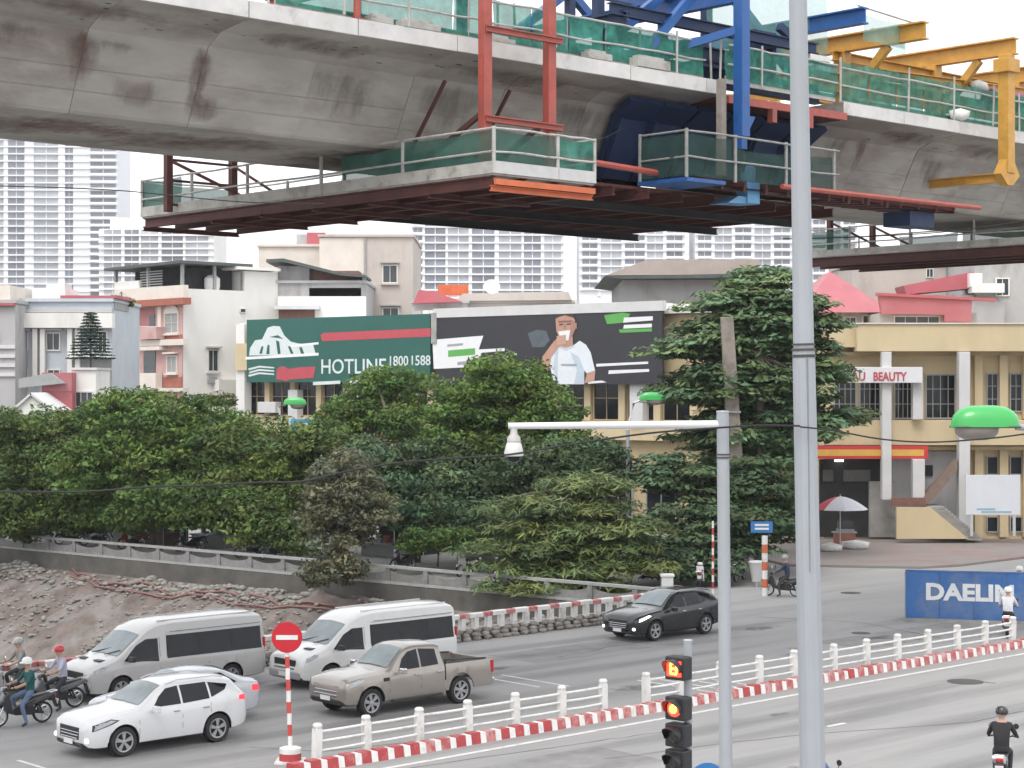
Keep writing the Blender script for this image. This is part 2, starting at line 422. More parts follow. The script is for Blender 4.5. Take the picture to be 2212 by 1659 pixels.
def np_mesh(name, P, F, mats, smooth=True):
    me = bpy.data.meshes.new(name)
    me.vertices.add(len(P)); me.vertices.foreach_set('co', np.ascontiguousarray(P, dtype=np.float32).ravel())
    k = F.shape[1]
    me.loops.add(F.size); me.loops.foreach_set('vertex_index', np.ascontiguousarray(F, dtype=np.int32).ravel())
    me.polygons.add(len(F)); me.polygons.foreach_set('loop_start', np.arange(0, F.size, k, dtype=np.int32))
    me.update(calc_edges=True)
    if not isinstance(mats, (list, tuple)): mats = [mats]
    for m in mats: me.materials.append(m)
    if smooth: me.shade_smooth()
    return me
keep_b = P[F].mean(1) @ np.array([V.x, V.y, 0]) > BE - 0.1
bank_m = M('bank_soil', (0.135, 0.107, 0.094), 0.95, 0.4, 0.9, bump=0.8, bscale=9, dirt=(0.20, 0.188, 0.175), dirt_scale=0.55, dirt_lo=0.45, dirt_hi=0.62)
struct(link('river_bank', np_mesh('river_bank', P, F[keep_b], bank_m)))
mb = MB(); mb.span((s_c - .5, -.12, -1.25), (70, .17, -.006)); o = mb.build('retaining_wall', M('dark_wall_concrete', (.10, .094, .085), .95, .3, 1.2, dirt=(.07, .065, .058), dirt_scale=.8)); o.location = B0; o.rotation_euler = (0, 0, RIV); struct(o)
# loose rubble on the bank: nobody could count it
stone_m = M('rubble_stone', (0.235, 0.222, 0.205), 0.95, 0.35, 2.5, bump=0.4, bscale=12)
ico = bmesh.new(); bmesh.ops.create_icosphere(ico, subdivisions=1, radius=1.0)
iv = np.array([v.co for v in ico.verts]); itri = np.array([[v.index for v in f.verts] for f in ico.faces]); ico.free()
def bank_z(s, d):
    return (np.interp(d, prof_d, prof_z))
pts, tris = [], []; cnt = 0
while cnt < 5200:
    s = random.uniform(-8, 58); d = random.choice([random.uniform(0.5, 1.8), random.uniform(1.5, 10), random.uniform(2.5, 10)])
    if riv(s, d).dot(V) < BE + 0.3: continue
    if hash_noise(np.array([s]), np.array([d]), 3.5, 21)[0] < random.uniform(0.15, 0.75): continue
    r = random.uniform(0.05, 0.15) * (1.3 if d < 1.6 else 1)
    q = iv * np.array([r * random.uniform(.9, 1.9), r * random.uniform(.7, 1.3), r * random.uniform(.35, .8)]) * (1 + rng.normal(0, .13, (len(iv), 1)))
    an = random.uniform(0, 3.14); ca, sa = math.cos(an), math.sin(an)
    q = np.stack([q[:, 0] * ca - q[:, 1] * sa, q[:, 0] * sa + q[:, 1] * ca, q[:, 2]], -1)
    p = riv(s, d)
    z = float(Z[np.abs(ss - s).argmin(), np.abs(dd - d).argmin()])
    pts.append(q + np.array([p.x, p.y, z + r * .12])); tris.append(itri + cnt * len(iv)); cnt += 1
o = link('bank_rubble', np_mesh('bank_rubble', np.concatenate(pts), np.concatenate(tris), stone_m, False)); o['kind'] = 'stuff'
tag(o, 'loose grey stones strewn over the brown river bank', 'rubble')

# pavements: riverside strip and forecourt
def slab(name, poly, h, mats):
    b = MB(); b.extrude([Vector((p.x, p.y, 0.001)) for p in poly], (0, 0, h)); o = b.build(name, mats, bevel=0.02); return struct(o)
cs = [riv(s_c + 1.0 - 1.2 * 0, -0.05)]
corner = []
for k in range(7):
    an = math.pi / 2 * k / 6
    corner.append(C0 + W * (0.5 + 2.4 * (1 - math.sin(an))) - RY * (2.4 + 2.4 * (1 - math.cos(an)) * 0 + 2.2 * math.cos(an) * 0))
strip = [C0 + W * 0.4, C0 + W * 0.4 - RY * 2.6, C0 + W * 0.8 - RY * 3.8, C0 + W * 1.7 - RY * 4.6, C0 + W * 3.0 - RY * 4.9, C0 + W * 75 - RY * 4.9, C0 + W * 75]
slab('riverside_pavement', strip[::-1], 0.14, concrete_grey)
fore = [gnd(1700, 1224), gnd(1990, 1229), gnd(2075, 1224), gnd(2300, 1196), gnd(2700, 1150), gnd(2700, 1110), gnd(1500, 1110), gnd(1560, 1190)]
slab('forecourt_pavement', fore, 0.13, paver)

# painted road markings (each a thin sheet)
def mark(a0, a1, b0, b1, z=0.009):
    b = MB(); b.add([road(a0, b0, z), road(a1, b0, z), road(a1, b1, z), road(a0, b1, z)], [(0, 1, 2, 3)])
    o = b.build('road_marking', paint_white); return struct(o)
mark(-30, 120, 33.95, 34.11)
for a0, b0, b1 in ((38.2, 40.1, 43.2), (38.95, 39.6, 42.6), (41.3, 36.0, 39.0), (41.9, 36.0, 38.6), (42.5, 36.0, 38.2), (43.1, 36.0, 37.9), (20.6, 36.2, 41.5), (21.5, 36.2, 40.8)):
    mark(a0, a0 + 0.11, b0, b1)
for a0 in (30, 39.4, 52, 62): mark(a0, a0 + 0.75, 30.2, 30.34)
iron = M('manhole_iron', (0.06, 0.058, 0.055), 0.7, 0.3, 4)
for px, py, r in ((1838, 1281, 0.45), (2085, 1473, 0.55), (1860, 1368, 0.35)):
    p = gnd(px, py)
    b = MB(); b.lathe([(r, 0.005), (r, 0.012), (r * .9, 0.014), (0.01, 0.014)], 20)
    o = b.build('manhole_cover', iron); o.location = p
    tag(o, {1838: 'dark round manhole cover in the side street near the forecourt', 2085: 'wide dark manhole cover in the near lane right of the pole', 1860: 'small manhole cover on the far lane left of the blue hoarding'}[px], 'manhole cover')

# ------------------------------------------------------------------ median: kerb blocks and white fences
kb = thing('median_kerb', 'low kerb of alternating red and white blocks under the fence', 'kerb', road(25, 34.95), ROAD)
def kerb_mesh(w, h, m):
    b = MB(); b.extrude([(0, -.17, 0), (0, -.13, h), (0, .13, h), (0, .17, 0)], (w, 0, 0)); return b.mesh('kerb_block', m)
km_r, km_w = kerb_mesh(0.30, 0.27, red_paint), kerb_mesh(0.19, 0.25, white_paint)
km_p = kerb_mesh(0.30, 0.27, faded_glare_red)
x, i = 0.35, 0
while x < 46:
    m = (km_p if (x > 9 and random.random() < .85) or random.random() < .35 else km_r) if i % 2 == 0 else km_w  # blocks further along turn pinker: glare put into their paint
    o = inst('kerb_block', m, kb, (x, random.uniform(-.012, .012), 0.004), random.uniform(-.02, .02)); o.scale = (1, 1, random.uniform(.93, 1.05))
    x += 0.305 if i % 2 == 0 else 0.195; i += 1
def fence_post():
    b = MB(); b.extrude([(-.09, -.09, 0), (.09, -.09, 0), (.09, .09, 0), (-.09, .09, 0)], (0, 0, 0.84))
    b.box((0, 0, 0.865), (0.15, 0.15, 0.05)); b.lathe([(.115, .89), (.12, .93), (.09, .975), (0.01, .985)], 8); return b.mesh('post', white_paint)
post_m = fence_post()
fb = 35.55
def fence(pxs, label, extra=()):
    As = [a_of(p, fb) for p in pxs] + list(extra)
    t = thing('median_fence', label, 'fence', road(As[0], fb), ROAD, 'white fences on the median')
    for a in As:
        o = inst('post', post_m, t, (a - As[0], random.uniform(-.015, .015), 0.004)); o.rotation_euler = (random.uniform(-.02, .02), random.uniform(-.025, .025), random.uniform(-.06, .06))
    for a, a2 in zip(As, As[1:]):
        for z in (0.30, 0.53, 0.76):
            b = MB(); L = a2 - a
            zj = random.uniform(-.008, .008)
            b.tube([(0.06, 0, z + zj), (L / 2, 0, z - .006), (L - 0.06, 0, z + random.uniform(-.008, .008))], 0.034, 8)
            o = b.build('rail', white_paint, t, smooth=40); o.location = (a - As[0], 0, 0.004)
    return As
fence([683, 793, 905, 1012, 1114, 1213, 1304], 'white three-rail fence of the median between no-entry sign and the gap')
last = fence([1397, 1470, 1555, 1640, 1715, 1802, 1872, 1940, 2005, 2068, 2127, 2187], 'white three-rail fence of the median running right past the tall pole')
fence([2260, 2320, 2380], 'short white fence continuing at the right edge of the median')

# ------------------------------------------------------------------ parapet of the avenue over the river
PB = 49.25
a_end = C0.dot(U) - 0.6
pp = thing('river_parapet', 'low rubble stone parapet with red and white top rail beside the river', 'parapet', road(12, PB), ROAD)
def rail_mesh(w, m):
    b = MB(); b.extrude([(0, -.11, 0.80), (0, -.11, 0.93), (0, -.08, 0.96), (0, .08, 0.96), (0, .11, 0.93), (0, .11, 0.80)], (w, 0, 0)); return b.mesh('rail_segment', m)
rr, rw = rail_mesh(0.44, faded_glare_red), rail_mesh(0.66, white_paint)
x, i = 0.0, 0
while 12 + x < a_end:
    inst('rail_segment', rr if i % 2 == 0 else rw, pp, (x, random.uniform(-.012, .012), random.uniform(-.012, .012)))
    x += 0.444 if i % 2 == 0 else 0.664; i += 1
b = MB(); b.extrude([(-.10, -.09, 0.36), (.10, -.09, 0.36), (.10, .09, 0.36), (-.10, .09, 0.36)], (0, 0, 0.45)); bal_m = b.mesh('baluster', white_paint)
x = 0.2
while 12 + x < a_end:
    inst('baluster', bal_m, pp, (x, 0, 0)); x += 0.62
b = MB(); b.span((0, 0.06, 0), (a_end - 12, 0.28, 0.40)); b.build('core', concrete_grey, pp)
stone_meshes = []
for k in range(6):
    q = iv * 1.0; q = np.sign(q) * np.abs(q) ** 0.6 * (1 + rng.normal(0, .10, (len(iv), 1)))
    stone_meshes.append(np_mesh('stone', q * np.array([0.22, 0.16, 0.092]), itri, M('parapet_stone', (0.29, 0.272, 0.252), 0.95, 0.35, 3, bump=.3, dirt=(0.12, 0.10, 0.09), dirt_scale=1.8), False))
for r_ in range(3):
    x = 22.0 + 0.2 * r_
    while 12 + x < a_end:
        inst('stone', random.choice(stone_meshes), pp, (x, -0.03 - 0.07 * (2 - r_) + random.uniform(-.03, .03), 0.07 + 0.125 * r_), random.uniform(-.3, .3), (random.uniform(.8, 1.2), 1, random.uniform(.8, 1.15)))
        x += random.uniform(0.40, 0.50)

# ------------------------------------------------------------------ balustrade of the riverside street
bl = thing('river_balustrade', 'grey concrete balustrade with swagged panels above the river bank', 'balustrade', riv(s_c + 0.6, 0.0), RIV)
BL = 64.0; step = 2.3
def swag_panel():
    b = MB(); n = 10; top = []
    for k in range(n + 1):
        x = 0.12 + (step - 0.24) * k / n
        t = 2 * k / n - 1
        top.append((x, 0, 0.46 + 0.16 * t * t))
    b.extrude([(0.12, 0, 0.16)] + [(step - 0.12, 0, 0.16)] + top[::-1], (0, 0.07, 0)); return b.mesh('swag_panel', rail_conc)
sw = swag_panel()
b = MB(); b.span((-.13, -.10, 0.0), (.13, .13, 0.74)); b.span((-.16, -.12, 0.30), (.16, .15, 0.36)); pm = b.mesh('post', rail_conc)
b = MB(); b.span((0, -.09, 0.745), (step - 0.01, .15, 0.86)); tm = b.mesh('top_rail', M('rail_cap', (0.31, 0.31, 0.305), .85, .15, 2))
b = MB(); b.span((0, -.10, 0.02), (step - 0.01, .17, 0.15)); bmx = b.mesh('base_rail', MATS['rail_cap'])
for k in range(int(BL / step)):
    x = k * step
    inst('post', pm, bl, (x, 0, 0.0)); inst('swag_panel', sw, bl, (x, 0, 0)); inst('top_rail', tm, bl, (x, 0, random.uniform(-.006, .006))); inst('base_rail', bmx, bl, (x, 0, 0))

# hoses along the top of the bank
hose_m = M('red_hose', (0.21, 0.105, 0.09), 0.7, 0.2, 5)
for k, dz in enumerate((0.0, 0.14)):
    pts = []
    for j in range(26):
        s = 31 - j * 1.02
        d = 1.5 + 0.15 * math.sin(j * .8 + k) + (0.35 * k) + max(0, (4 - j)) * -0.33
        z = float(Z[np.abs(ss - s).argmin(), np.abs(dd - d).argmin()])
        pts.append(riv(s, d, z + 0.12 + 0.04 * math.sin(j * 1.7)))
    b = MB(); b.tube(pts, 0.055, 6); o = b.build('water_hose', hose_m, smooth=50)
    tag(o, ['upper of two red hoses lying along the top of the bank', 'lower of two red hoses lying along the top of the bank'][k], 'hose', 'red hoses on the bank')

# ================================================================== ELEVATED RAILWAY under construction
sec = [(34.5, 17.27), (35.6, 17.12), (36.12, 16.86), (36.30, 16.55)]
for z in (16.05, 15.58):
    y = 36.30 + (16.55 - z) / 1.45 * 0.70
    sec += [(y, z + .018), (y + .02, z + .010), (y + .02, z - .010), (y + .004, z - .018)]
sec += [(36.97, 15.16), (37.03, 15.1)]
full = sec + [(79 - y, z) for y, z in sec[::-1]] + [(44.5, 17.66), (34.5, 17.66)]
def girder(name, label, a0, a1, off=0.0):
    t = thing(name, label, 'viaduct', road(a0, 39.5), ROAD, 'viaduct girders')
    a = a0; SEG = 3.1
    first = True
    while a < a1 - 0.05:
        L = min(SEG, a1 - a)
        if first and off: L = off
        first = False
        b = MB()
        jy, jz = random.uniform(-.008, .008), random.uniform(-.01, .01)
        b.extrude([(0, y - 39.5 + jy, z + jz) for y, z in full], (L - 0.012, 0, 0))
        o = b.build('deck_segment', concrete, t); o.location = (a - a0, 0, 0)
        bb = MB(); bb.span((0.0, -5.03, 17.285 + jz), (L - 0.03, -4.995, 17.67 + jz)); e = bb.build('edge_beam', concrete_edge, o)
        bb = MB(); bb.span((0.0, 4.995, 17.285), (L - 0.03, 5.03, 17.67)); bb.build('edge_beam', concrete_edge, o)
        a += L
    return t
gl = girder('viaduct_girder', 'concrete box girder of the viaduct filling the top left', -29.0 + 0.2, 40.0)
gr = girder('viaduct_girder', 'concrete box girder segment continuing to the right behind tall pole', 45.7, 110.0)
# stains, cracks and small anchor holes on the near web
hole = M('anchor_hole', (0.03, 0.025, 0.022), 0.9, 0.3, 5)
def web_pt(a, t, out=0.004):
    path = [(34.6, 17.255), (35.6, 17.12), (36.12, 16.86), (36.30, 16.55), (36.97, 15.16)]
    k = min(int(t), 3); f = t - k
    y = path[k][0] + (path[k + 1][0] - path[k][0]) * f; z = path[k][1] + (path[k + 1][1] - path[k][1]) * f
    d = Vector((0, path[k + 1][1] - path[k][1], -(path[k + 1][0] - path[k][0]))).normalized()
    return Vector((a, y - 39.5, z)) + d * out
def stain(g, a0, a, t0, t1, w, mat, name):
    b = MB(); n = 6; pts = []
    for k in range(n + 1):
        t = t0 + (t1 - t0) * k / n
        ww = w * random.uniform(.5, 1.1)
        pts += [web_pt(a - ww / 2 + random.uniform(-.03, .03), t, .012), web_pt(a + ww / 2, t, .012)]
    b.add(pts, [(2 * k, 2 * k + 1, 2 * k + 3, 2 * k + 2) for k in range(n)])
    o = b.build(name, mat, g); o.location = (-a0, 0, 0); return o
st_rust = stain_mat('stain_rust', (.20, .115, .095), 2.2, strength=.6, stretch=(2, 1, .35)); st_dark = stain_mat('stain_dark', (.14, .128, .118), 1.5, strength=.4, stretch=(2.2, 1, .4)); st_brown = stain_mat('stain_brown', (.18, .125, .10), 1.0, strength=.55, stretch=(1.3, 1, .7))
def web_stain(g, a0, a, t0, t1, w, mat):
    stain_sheet('web_stain', lambda u, v: web_pt(a - a0 + (u - .5) * w + (v - .5) * .25, t0 + (t1 - t0) * v, .016), 6, 10, mat, g)
for a in (20.75, 23.85, 17.65):
    web_stain(gl, -28.8, a, 1.6, 4.0, .55, st_rust); web_stain(gl, -28.8, a, 2.2, 3.9, 1.1, st_brown)
for a, t0, t1, w, m in ((19.0, 2.0, 3.3, 2.2, st_dark), (18.3, 3.2, 3.9, 1.3, st_dark), (22.4, 3.3, 4.0, 2.0, st_brown), (24.2, 3.4, 4.0, 1.6, st_brown), (26.5, .1, 1.8, 6.0, st_brown), (33.0, .1, 1.9, 7.0, st_brown), (20.5, .1, 1.6, 6.0, st_brown), (28.0, 2.3, 3.9, 3.0, st_dark), (36.0, 2.0, 3.8, 3.5, st_dark), (31.5, 2.0, 3.9, 3.6, st_dark), (17.5, 3.6, 4.0, 4, st_brown), (21.5, 2.4, 3.2, 1.6, st_dark), (38.5, .3, 3.6, 2.2, st_dark)):
    web_stain(gl, -28.8, a, t0, t1, w, m)
for a, t0, t1, w, m in ((48.85, 1.0, 3.9, .8, st_rust), (50.5, .1, 1.9, 5.0, st_brown), (55.0, .2, 2.2, 5.0, st_brown), (53.0, 2.4, 3.8, 2.5, st_dark), (47.6, 1.4, 3.8, 1.6, st_dark)):
    web_stain(gr, 45.7, a, t0, t1, w, m)
for k, (a, w) in enumerate(((16, 5), (20.5, 5), (25, 5.5), (30, 5))):
    stain_sheet('soffit_stain', lambda u, v: Vector((a + 28.8 + (u - .5) * w, -2.45 + 4.9 * v, 15.084)), 8, 8, st_brown, gl); stain_sheet('soffit_stain', lambda u, v: Vector((a + 30.3 + (u - .5) * w, -2.3 + 3.4 * v, 15.080)), 8, 8, st_rust if k == 1 else st_brown, gl)
for k in range(34):
    a = random.uniform(17, 39); t = random.choice([0.35, 0.7, 1.1, 1.5]) + random.uniform(-.06, .06)
    b = MB(); b.lathe([(0.05, -.01), (0.05, .012), (0.01, .013)], 8); o = b.build('anchor_hole', hole, gl)
    p = web_pt(a + 28.8, t, 0.002); o.location = p; o.scale = (random.uniform(.8, 2.2), .6, .35)
for k in range(9):
    a = random.uniform(47, 56); t = random.choice([0.5, 1.0, 1.6]) + random.uniform(-.06, .06)
    b = MB(); b.lathe([(0.05, -.01), (0.05, .012), (0.01, .013)], 8); o = b.build('anchor_hole', hole, gr)
    o.location = web_pt(a - 45.7, t, 0.002); o.scale = (random.uniform(.8, 2.2), .6, .35)
# piers (outside the photograph, they carry the girders)
for a, lab in ((-4.0, 'concrete pier carrying the left viaduct girder'), (90.0, 'concrete pier carrying the right viaduct girder')):
    t = thing('viaduct_pier', lab, 'pier', road(a, 39.5), ROAD, 'viaduct piers')
    b = MB(); b.lathe([(1.3, 0), (1.3, 12.2), (1.7, 13.3)], 20); b.build('shaft', concrete_grey, t, smooth=40)
    b = MB(); b.extrude([(-1.2, -2.6, 14.2), (-1.2, 2.6, 14.2), (-1.2, 1.9, 13.3), (-1.2, -1.9, 13.3)], (2.4, 0, 0)); b.span((-1.2, -2.6, 14.205), (1.2, 2.6, 15.09)); b.build('pier_head', concrete_grey, t)

# ------------------------------------------------------------------ guard rails with green netting on the deck edges
def net_sheet(p0, p1, h, sag=0.06, mat=None, parent=None, nx=10, nz=5, name='net_panel', wob=0.05):
    p0, p1 = Vector(p0), Vector(p1); d = p1 - p0; nrm = Vector((-d.y, d.x, 0)).normalized()
    vs, fs = [], []; ph = random.uniform(0, 6)
    for i in range(nx + 1):
        for k in range(nz + 1):
            f, g = i / nx, k / nz
            p = p0 + d * f + Vector((0, 0, h * g))
            w = wob * math.sin(math.pi * g) * (math.sin(f * 9 + ph + g * 2) + .5 * math.sin(f * 21 + ph * 2))
            p += nrm * w
            if k == nz: p.z -= sag * math.sin(math.pi * f) * random.uniform(.6, 1.2)
            vs.append(p)
    for i in range(nx):
        for k in range(nz):
            q = i * (nz + 1) + k; fs.append((q, q + nz + 1, q + nz + 2, q + 1))
    b = MB(); b.add(vs, fs); return b.build(name, mat or net, parent, smooth=80)
def deck_rail(label, a0, a1, b_, spacing, h=1.15, netm=None, zb=17.66, holes=()):
    t = thing('deck_guardrail', label, 'guardrail', road(a0, b_), ROAD, 'netted guardrails on the viaduct')
    n = max(1, round((a1 - a0) / spacing)); st = (a1 - a0) / n
    b = MB(); b.tube([(0, 0, zb), (0, 0, zb + h + .08)], 0.035, 6); pm_ = b.mesh('post', pipe_grey, 40)
    for k in range(n + 1):
        o = inst('post', pm_, t, (k * st, 0, 0)); o.rotation_euler = (random.uniform(-.03, .03), random.uniform(-.03, .03), 0)
    for z in (0.55, 1.1):
        pts = [(k * st / 2, random.uniform(-.02, .02) - .04, zb + z + random.uniform(-.025, .025)) for k in range(2 * n + 1)]
        b = MB(); b.tube(pts, 0.03, 6); b.build('rail', pipe_grey, t, smooth=50)
    b = MB(); b.span((0, .05, zb), (a1 - a0, .09, zb + .22)); b.build('toe_board', plank, t)
    for k in range(n):
        if k in holes: continue
        net_sheet((k * st, 0.03, zb + .12), ((k + 1) * st, 0.03, zb + .12), h - .1, parent=t, mat=netm)
    return t
deck_rail('green netted guardrail on the left girder up to the blue post', a_of(600, 34.7), 39.6, 34.75, 1.35, holes=())
deck_rail('green netted guardrail over the gap beside the blue post', 40.4, 45.5, 34.6, 1.3)
deck_rail('green netted guardrail on the right girder below the yellow beams', 45.9, 62.0, 34.75, 1.5, h=1.3)
deck_rail('pale netted guardrail on the far deck edge behind red posts', 15.0, 39.6, 44.2, 2.0, h=1.3, netm=net_pale, holes=(2, 5))
deck_rail('pale netted guardrail on the far edge of the right girder', 46.0, 66.0, 44.2, 2.0, h=1.5, netm=net_pale, holes=(3,))
# timber and sacks lying at the deck edge
for k, (px, w, h_, d_) in enumerate(((1075, 1.0, .12, .3), (1290, .9, .18, .3), (1405, 1.3, .26, .35), (905, 1.2, .16, .3), (820, .7, .14, .25))):
    a = a_of(px, 34.6)
    b = MB(); b.span((-w / 2, -d_ / 2, 17.68), (w / 2, d_ / 2, 17.68 + h_)); b.span((-w / 2 + .1, -d_ / 2 + .05, 17.681 + h_), (w / 2 - .2, d_ / 2 - .03, 17.70 + h_ + .05))
    o = b.build('plank_stack', plank, bevel=.01); o.location = road(a, 34.62); o.rotation_euler = (0, 0, ROAD)
    tag(o, ['short flat planks on the deck edge just right of the left red post', 'low planks on the deck edge right of the red posts', 'thick pale planks on the deck edge before the blue post', 'thin long planks on the deck edge left of the red posts', 'smallest planks on the deck edge furthest left'][k], 'planks', 'planks on the deck edge')
# short red post stub at the top left deck edge
b = MB(); b.tube([(0, 0, 17.66), (0.05, 0, 19.6)], 0.09, 10); b.span((-.15, -.15, 17.661), (.15, .15, 17.70))
o = b.build('steel_post', red_steel, smooth=40); o.location = road(a_of(772, 34.6), 34.62); o.rotation_euler = (0, 0, ROAD); tag(o, 'short red steel post standing on the deck edge left of frame top', 'post')

# ------------------------------------------------------------------ red hanging platform
FZ = 13.75
rp = thing('hanging_platform', 'red steel work platform with green nets hanging under the left girder', 'work platform', road(29.6, 32.6, 0), ROAD, 'hanging platforms')
LX, LY = 3.4, 15.7
for k, x in enumerate((0.06, 1.1, 2.2, LX - 0.06)):
    b = MB(); b.ibeam((x, 0.1, FZ + .14), (x, LY - .1, FZ + .14), 0.16, 0.28); b.build('girder_beam', orange_steel if k == 9 else red_dark, rp)
for y in (0.1, 2.4, 4.8, 7.2, 9.6, 12.0, LY - .1):
    b = MB(); b.ibeam((0, y, FZ - .02), (LX, y, FZ - .02), 0.12, 0.14); b.build('cross_beam', orange_steel if y < 1 else red_dark, rp)
b = MB(); b.span((0.02, -0.06, FZ + .06), (LX - .02, 0.02, FZ + .20)); b.build('front_beam', orange_steel, rp)
for k in range(14):
    b = MB(); b.span((0, k * LY / 14 + .01, FZ + .285), (LX, (k + 1) * LY / 14 - .012, FZ + .33)); b.build('floor_plank', plank, rp)
b = MB(); b.span((-.04, 0, FZ + .33), (0, LY, FZ + .62)); b.build('toe_board', plank, rp)
b = MB(); b.span((0, -.05, FZ + .33), (LX, -.01, FZ + .62)); b.build('toe_board', M('pale_board', (.5, .5, .49), .8, .12, 3), rp)
RZ = FZ + .33
ys = [0, 3.4, 6.8, 10.2, 13.0, LY]
for y in ys:
    for x in (0, LX):
        b = MB(); b.tube([(x, y, RZ), (x, y, RZ + 1.12)], 0.05, 6); b.build('post', pipe_grey, rp)
b = MB(); b.tube([(LX * .62, 0, RZ), (LX * .62, 0, RZ + 1.1)], 0.06, 6); b.build('post', pipe_grey, rp)
for z in (0.52, 1.08):
    for p, q in (((0, 0), (0, LY)), ((LX, 0), (LX, LY)), ((0, 0), (LX, 0)), ((0, LY), (LX, LY))):
        b = MB(); n = 8
        b.tube([(p[0] + (q[0] - p[0]) * k / n - .03 * (p[0] == q[0] == 0), p[1] + (q[1] - p[1]) * k / n - .03, RZ + z + random.uniform(-.02, .02)) for k in range(n + 1)], 0.03, 6)
        b.build('rail', pipe_grey, rp, smooth=50)
net_dull = M('dull_green_net', (0.045, 0.15, 0.12), 0.8, 0.25, 1.6, alpha=0.78)
for y0, y1 in ((0, 3.4), (13.6, LY)):
    net_sheet((0.03, y0, RZ + .2), (0.03, y1, RZ + .2), 0.86, parent=rp, mat=net_dull)
net_sheet((0.03, 3.4, RZ + .25), (0.03, 6.0, RZ + .25), 0.7, parent=rp, mat=net_dull)
net_sheet((0, 0.03, RZ + .2), (LX * .62, 0.03, RZ + .2), 0.86, parent=rp, mat=net_dull); net_sheet((LX * .62, 0.03, RZ + .2), (LX, 0.03, RZ + .2), 0.86, parent=rp)
net_sheet((0, LY - .03, RZ + .2), (LX, LY - .03, RZ + .2), 0.86, parent=rp, mat=net_dull)
# hangers near side (two red posts) and far side (two dark posts)
for px, b_ in ((1048, 33.75), (1187, 33.75)):
    a = a_of(px, b_) - 29.6
    b = MB(); b.span((a - .13, b_ - 32.6 - .12, RZ), (a + .13, b_ - 32.6 + .12, 20.6)); b.build('hanger_post', red_steel, rp, bevel=.015)
ap, aq = a_of(1048, 33.75) - 29.6, a_of(1187, 33.75) - 29.6
for z in (15.55, 17.75):
    b = MB(); b.ibeam((ap - .1, 1.0, z), (aq + .3, 1.0, z), 0.14, 0.16); b.build('tie_beam', red_steel, rp)
for a in (ap, aq):
    b = MB(); b.beam((a, 1.3, 15.7), (a - .15, 4.3, RZ + .15), 0.1, 0.12); b.build('brace', red_dark, rp)
    b = MB(); b.beam((a - .3, 2.3, 16.6), (a - .35, 4.2, RZ + .15), 0.07, 0.08); b.build('brace', red_dark, rp)
for a in (-0.35, 1.9):
    b = MB(); b.span((a - .1, 13.6, RZ), (a + .1, 13.8, 18.9)); b.build('hanger_post', red_dark, rp)
for z in (14.3, 15.0, 15.6):
    b = MB(); b.beam((-.35, 13.7, z), (1.9, 13.7, z), .07, .07); b.build('tie_beam', red_dark, rp)
b = MB(); b.beam((-.35, 13.7, 15.6), (1.9, 12.2, RZ + .2), .09, .09); b.build('brace', red_dark, rp)
b = MB(); b.beam((1.9, 13.7, 15.6), (2.5, 11.4, RZ + .2), .07, .07); b.build('brace', red_dark, rp)
for a in (ap, aq):
    b = MB(); b.ibeam((a, -.2, 20.5), (a, 13.4, 20.5), 0.2, 0.3); b.build('top_beam', red_steel, rp)
# suspended pipe linking platform and formwork
b = MB(); b.tube([(LX - .2, 1.4, 14.9), (7.4, 1.6, 14.8)], 0.085, 8); b.build('tie_pipe', red_steel, rp, smooth=40)
b = MB(); b.tube([(LX, .1, RZ + 1.1), (5.6, 1.8, 15.6), (7.2, 2.6, 16.1)], 0.015, 5); b.build('cable', black, rp)

# ------------------------------------------------------------------ second hanging platform further along
LY = 13.8
p2_ = thing('hanging_platform', 'dark red work platform hanging under the right girder behind tall pole', 'work platform', road(58.4, 32.6, 0), ROAD, 'hanging platforms')
for x in (0.1, 1.4, 2.7, 4.0):
    b = MB(); b.ibeam((x, 0.1, FZ + .14), (x, LY - .1, FZ + .14), 0.16, 0.34); b.build('girder_beam', red_dark, p2_)
for k in range(12):
    b = MB(); b.span((0, k * LY / 12 + .01, FZ + .32), (4.1, (k + 1) * LY / 12 - .012, FZ + .36)); b.build('floor_plank', plank, p2_)
b = MB(); b.span((-.05, 0, FZ + .362), (-.01, LY, FZ + .6)); b.build('toe_board', plank, p2_)
for y in (0, 2.8, 5.6, 8.4, 11.2, LY):
    b = MB(); b.tube([(0, y, RZ + .03), (0, y, RZ + 1.15)], 0.045, 6); b.build('post', pipe_grey, p2_)
    b = MB(); b.tube([(4.1, y, RZ + .03), (4.1, y, RZ + 1.15)], 0.045, 6); b.build('post', pipe_grey, p2_)
for z in (0.5, 1.1):
    for x in (-.04, 4.1):
        b = MB(); b.tube([(x, k * LY / 8, RZ + z + random.uniform(-.02, .02)) for k in range(9)], 0.03, 6); b.build('rail', pipe_grey, p2_)
net_sheet((0.02, 11.2, RZ + .15), (0.02, LY, RZ + .15), 0.9, parent=p2_, mat=net_dull)
for y in range(0, 10, 3):
    net_sheet((4.08, y, RZ + .15), (4.08, y + 2.8, RZ + .15), 0.85, parent=p2_, mat=net_dull)
for x in (.6, 3.4):
    b = MB(); b.span((x - .09, 12.5, RZ), (x + .09, 12.7, 18.9)); b.build('hanger_post', red_dark, p2_)
    b = MB(); b.span((x - .09, .9, RZ), (x + .09, 1.1, 18.9)); b.build('hanger_post', yellow_steel, p2_)
    b = MB(); b.beam((x, 12.6, 15.5), (x, 9.8, RZ + .1), .08, .08); b.build('brace', red_dark, p2_)

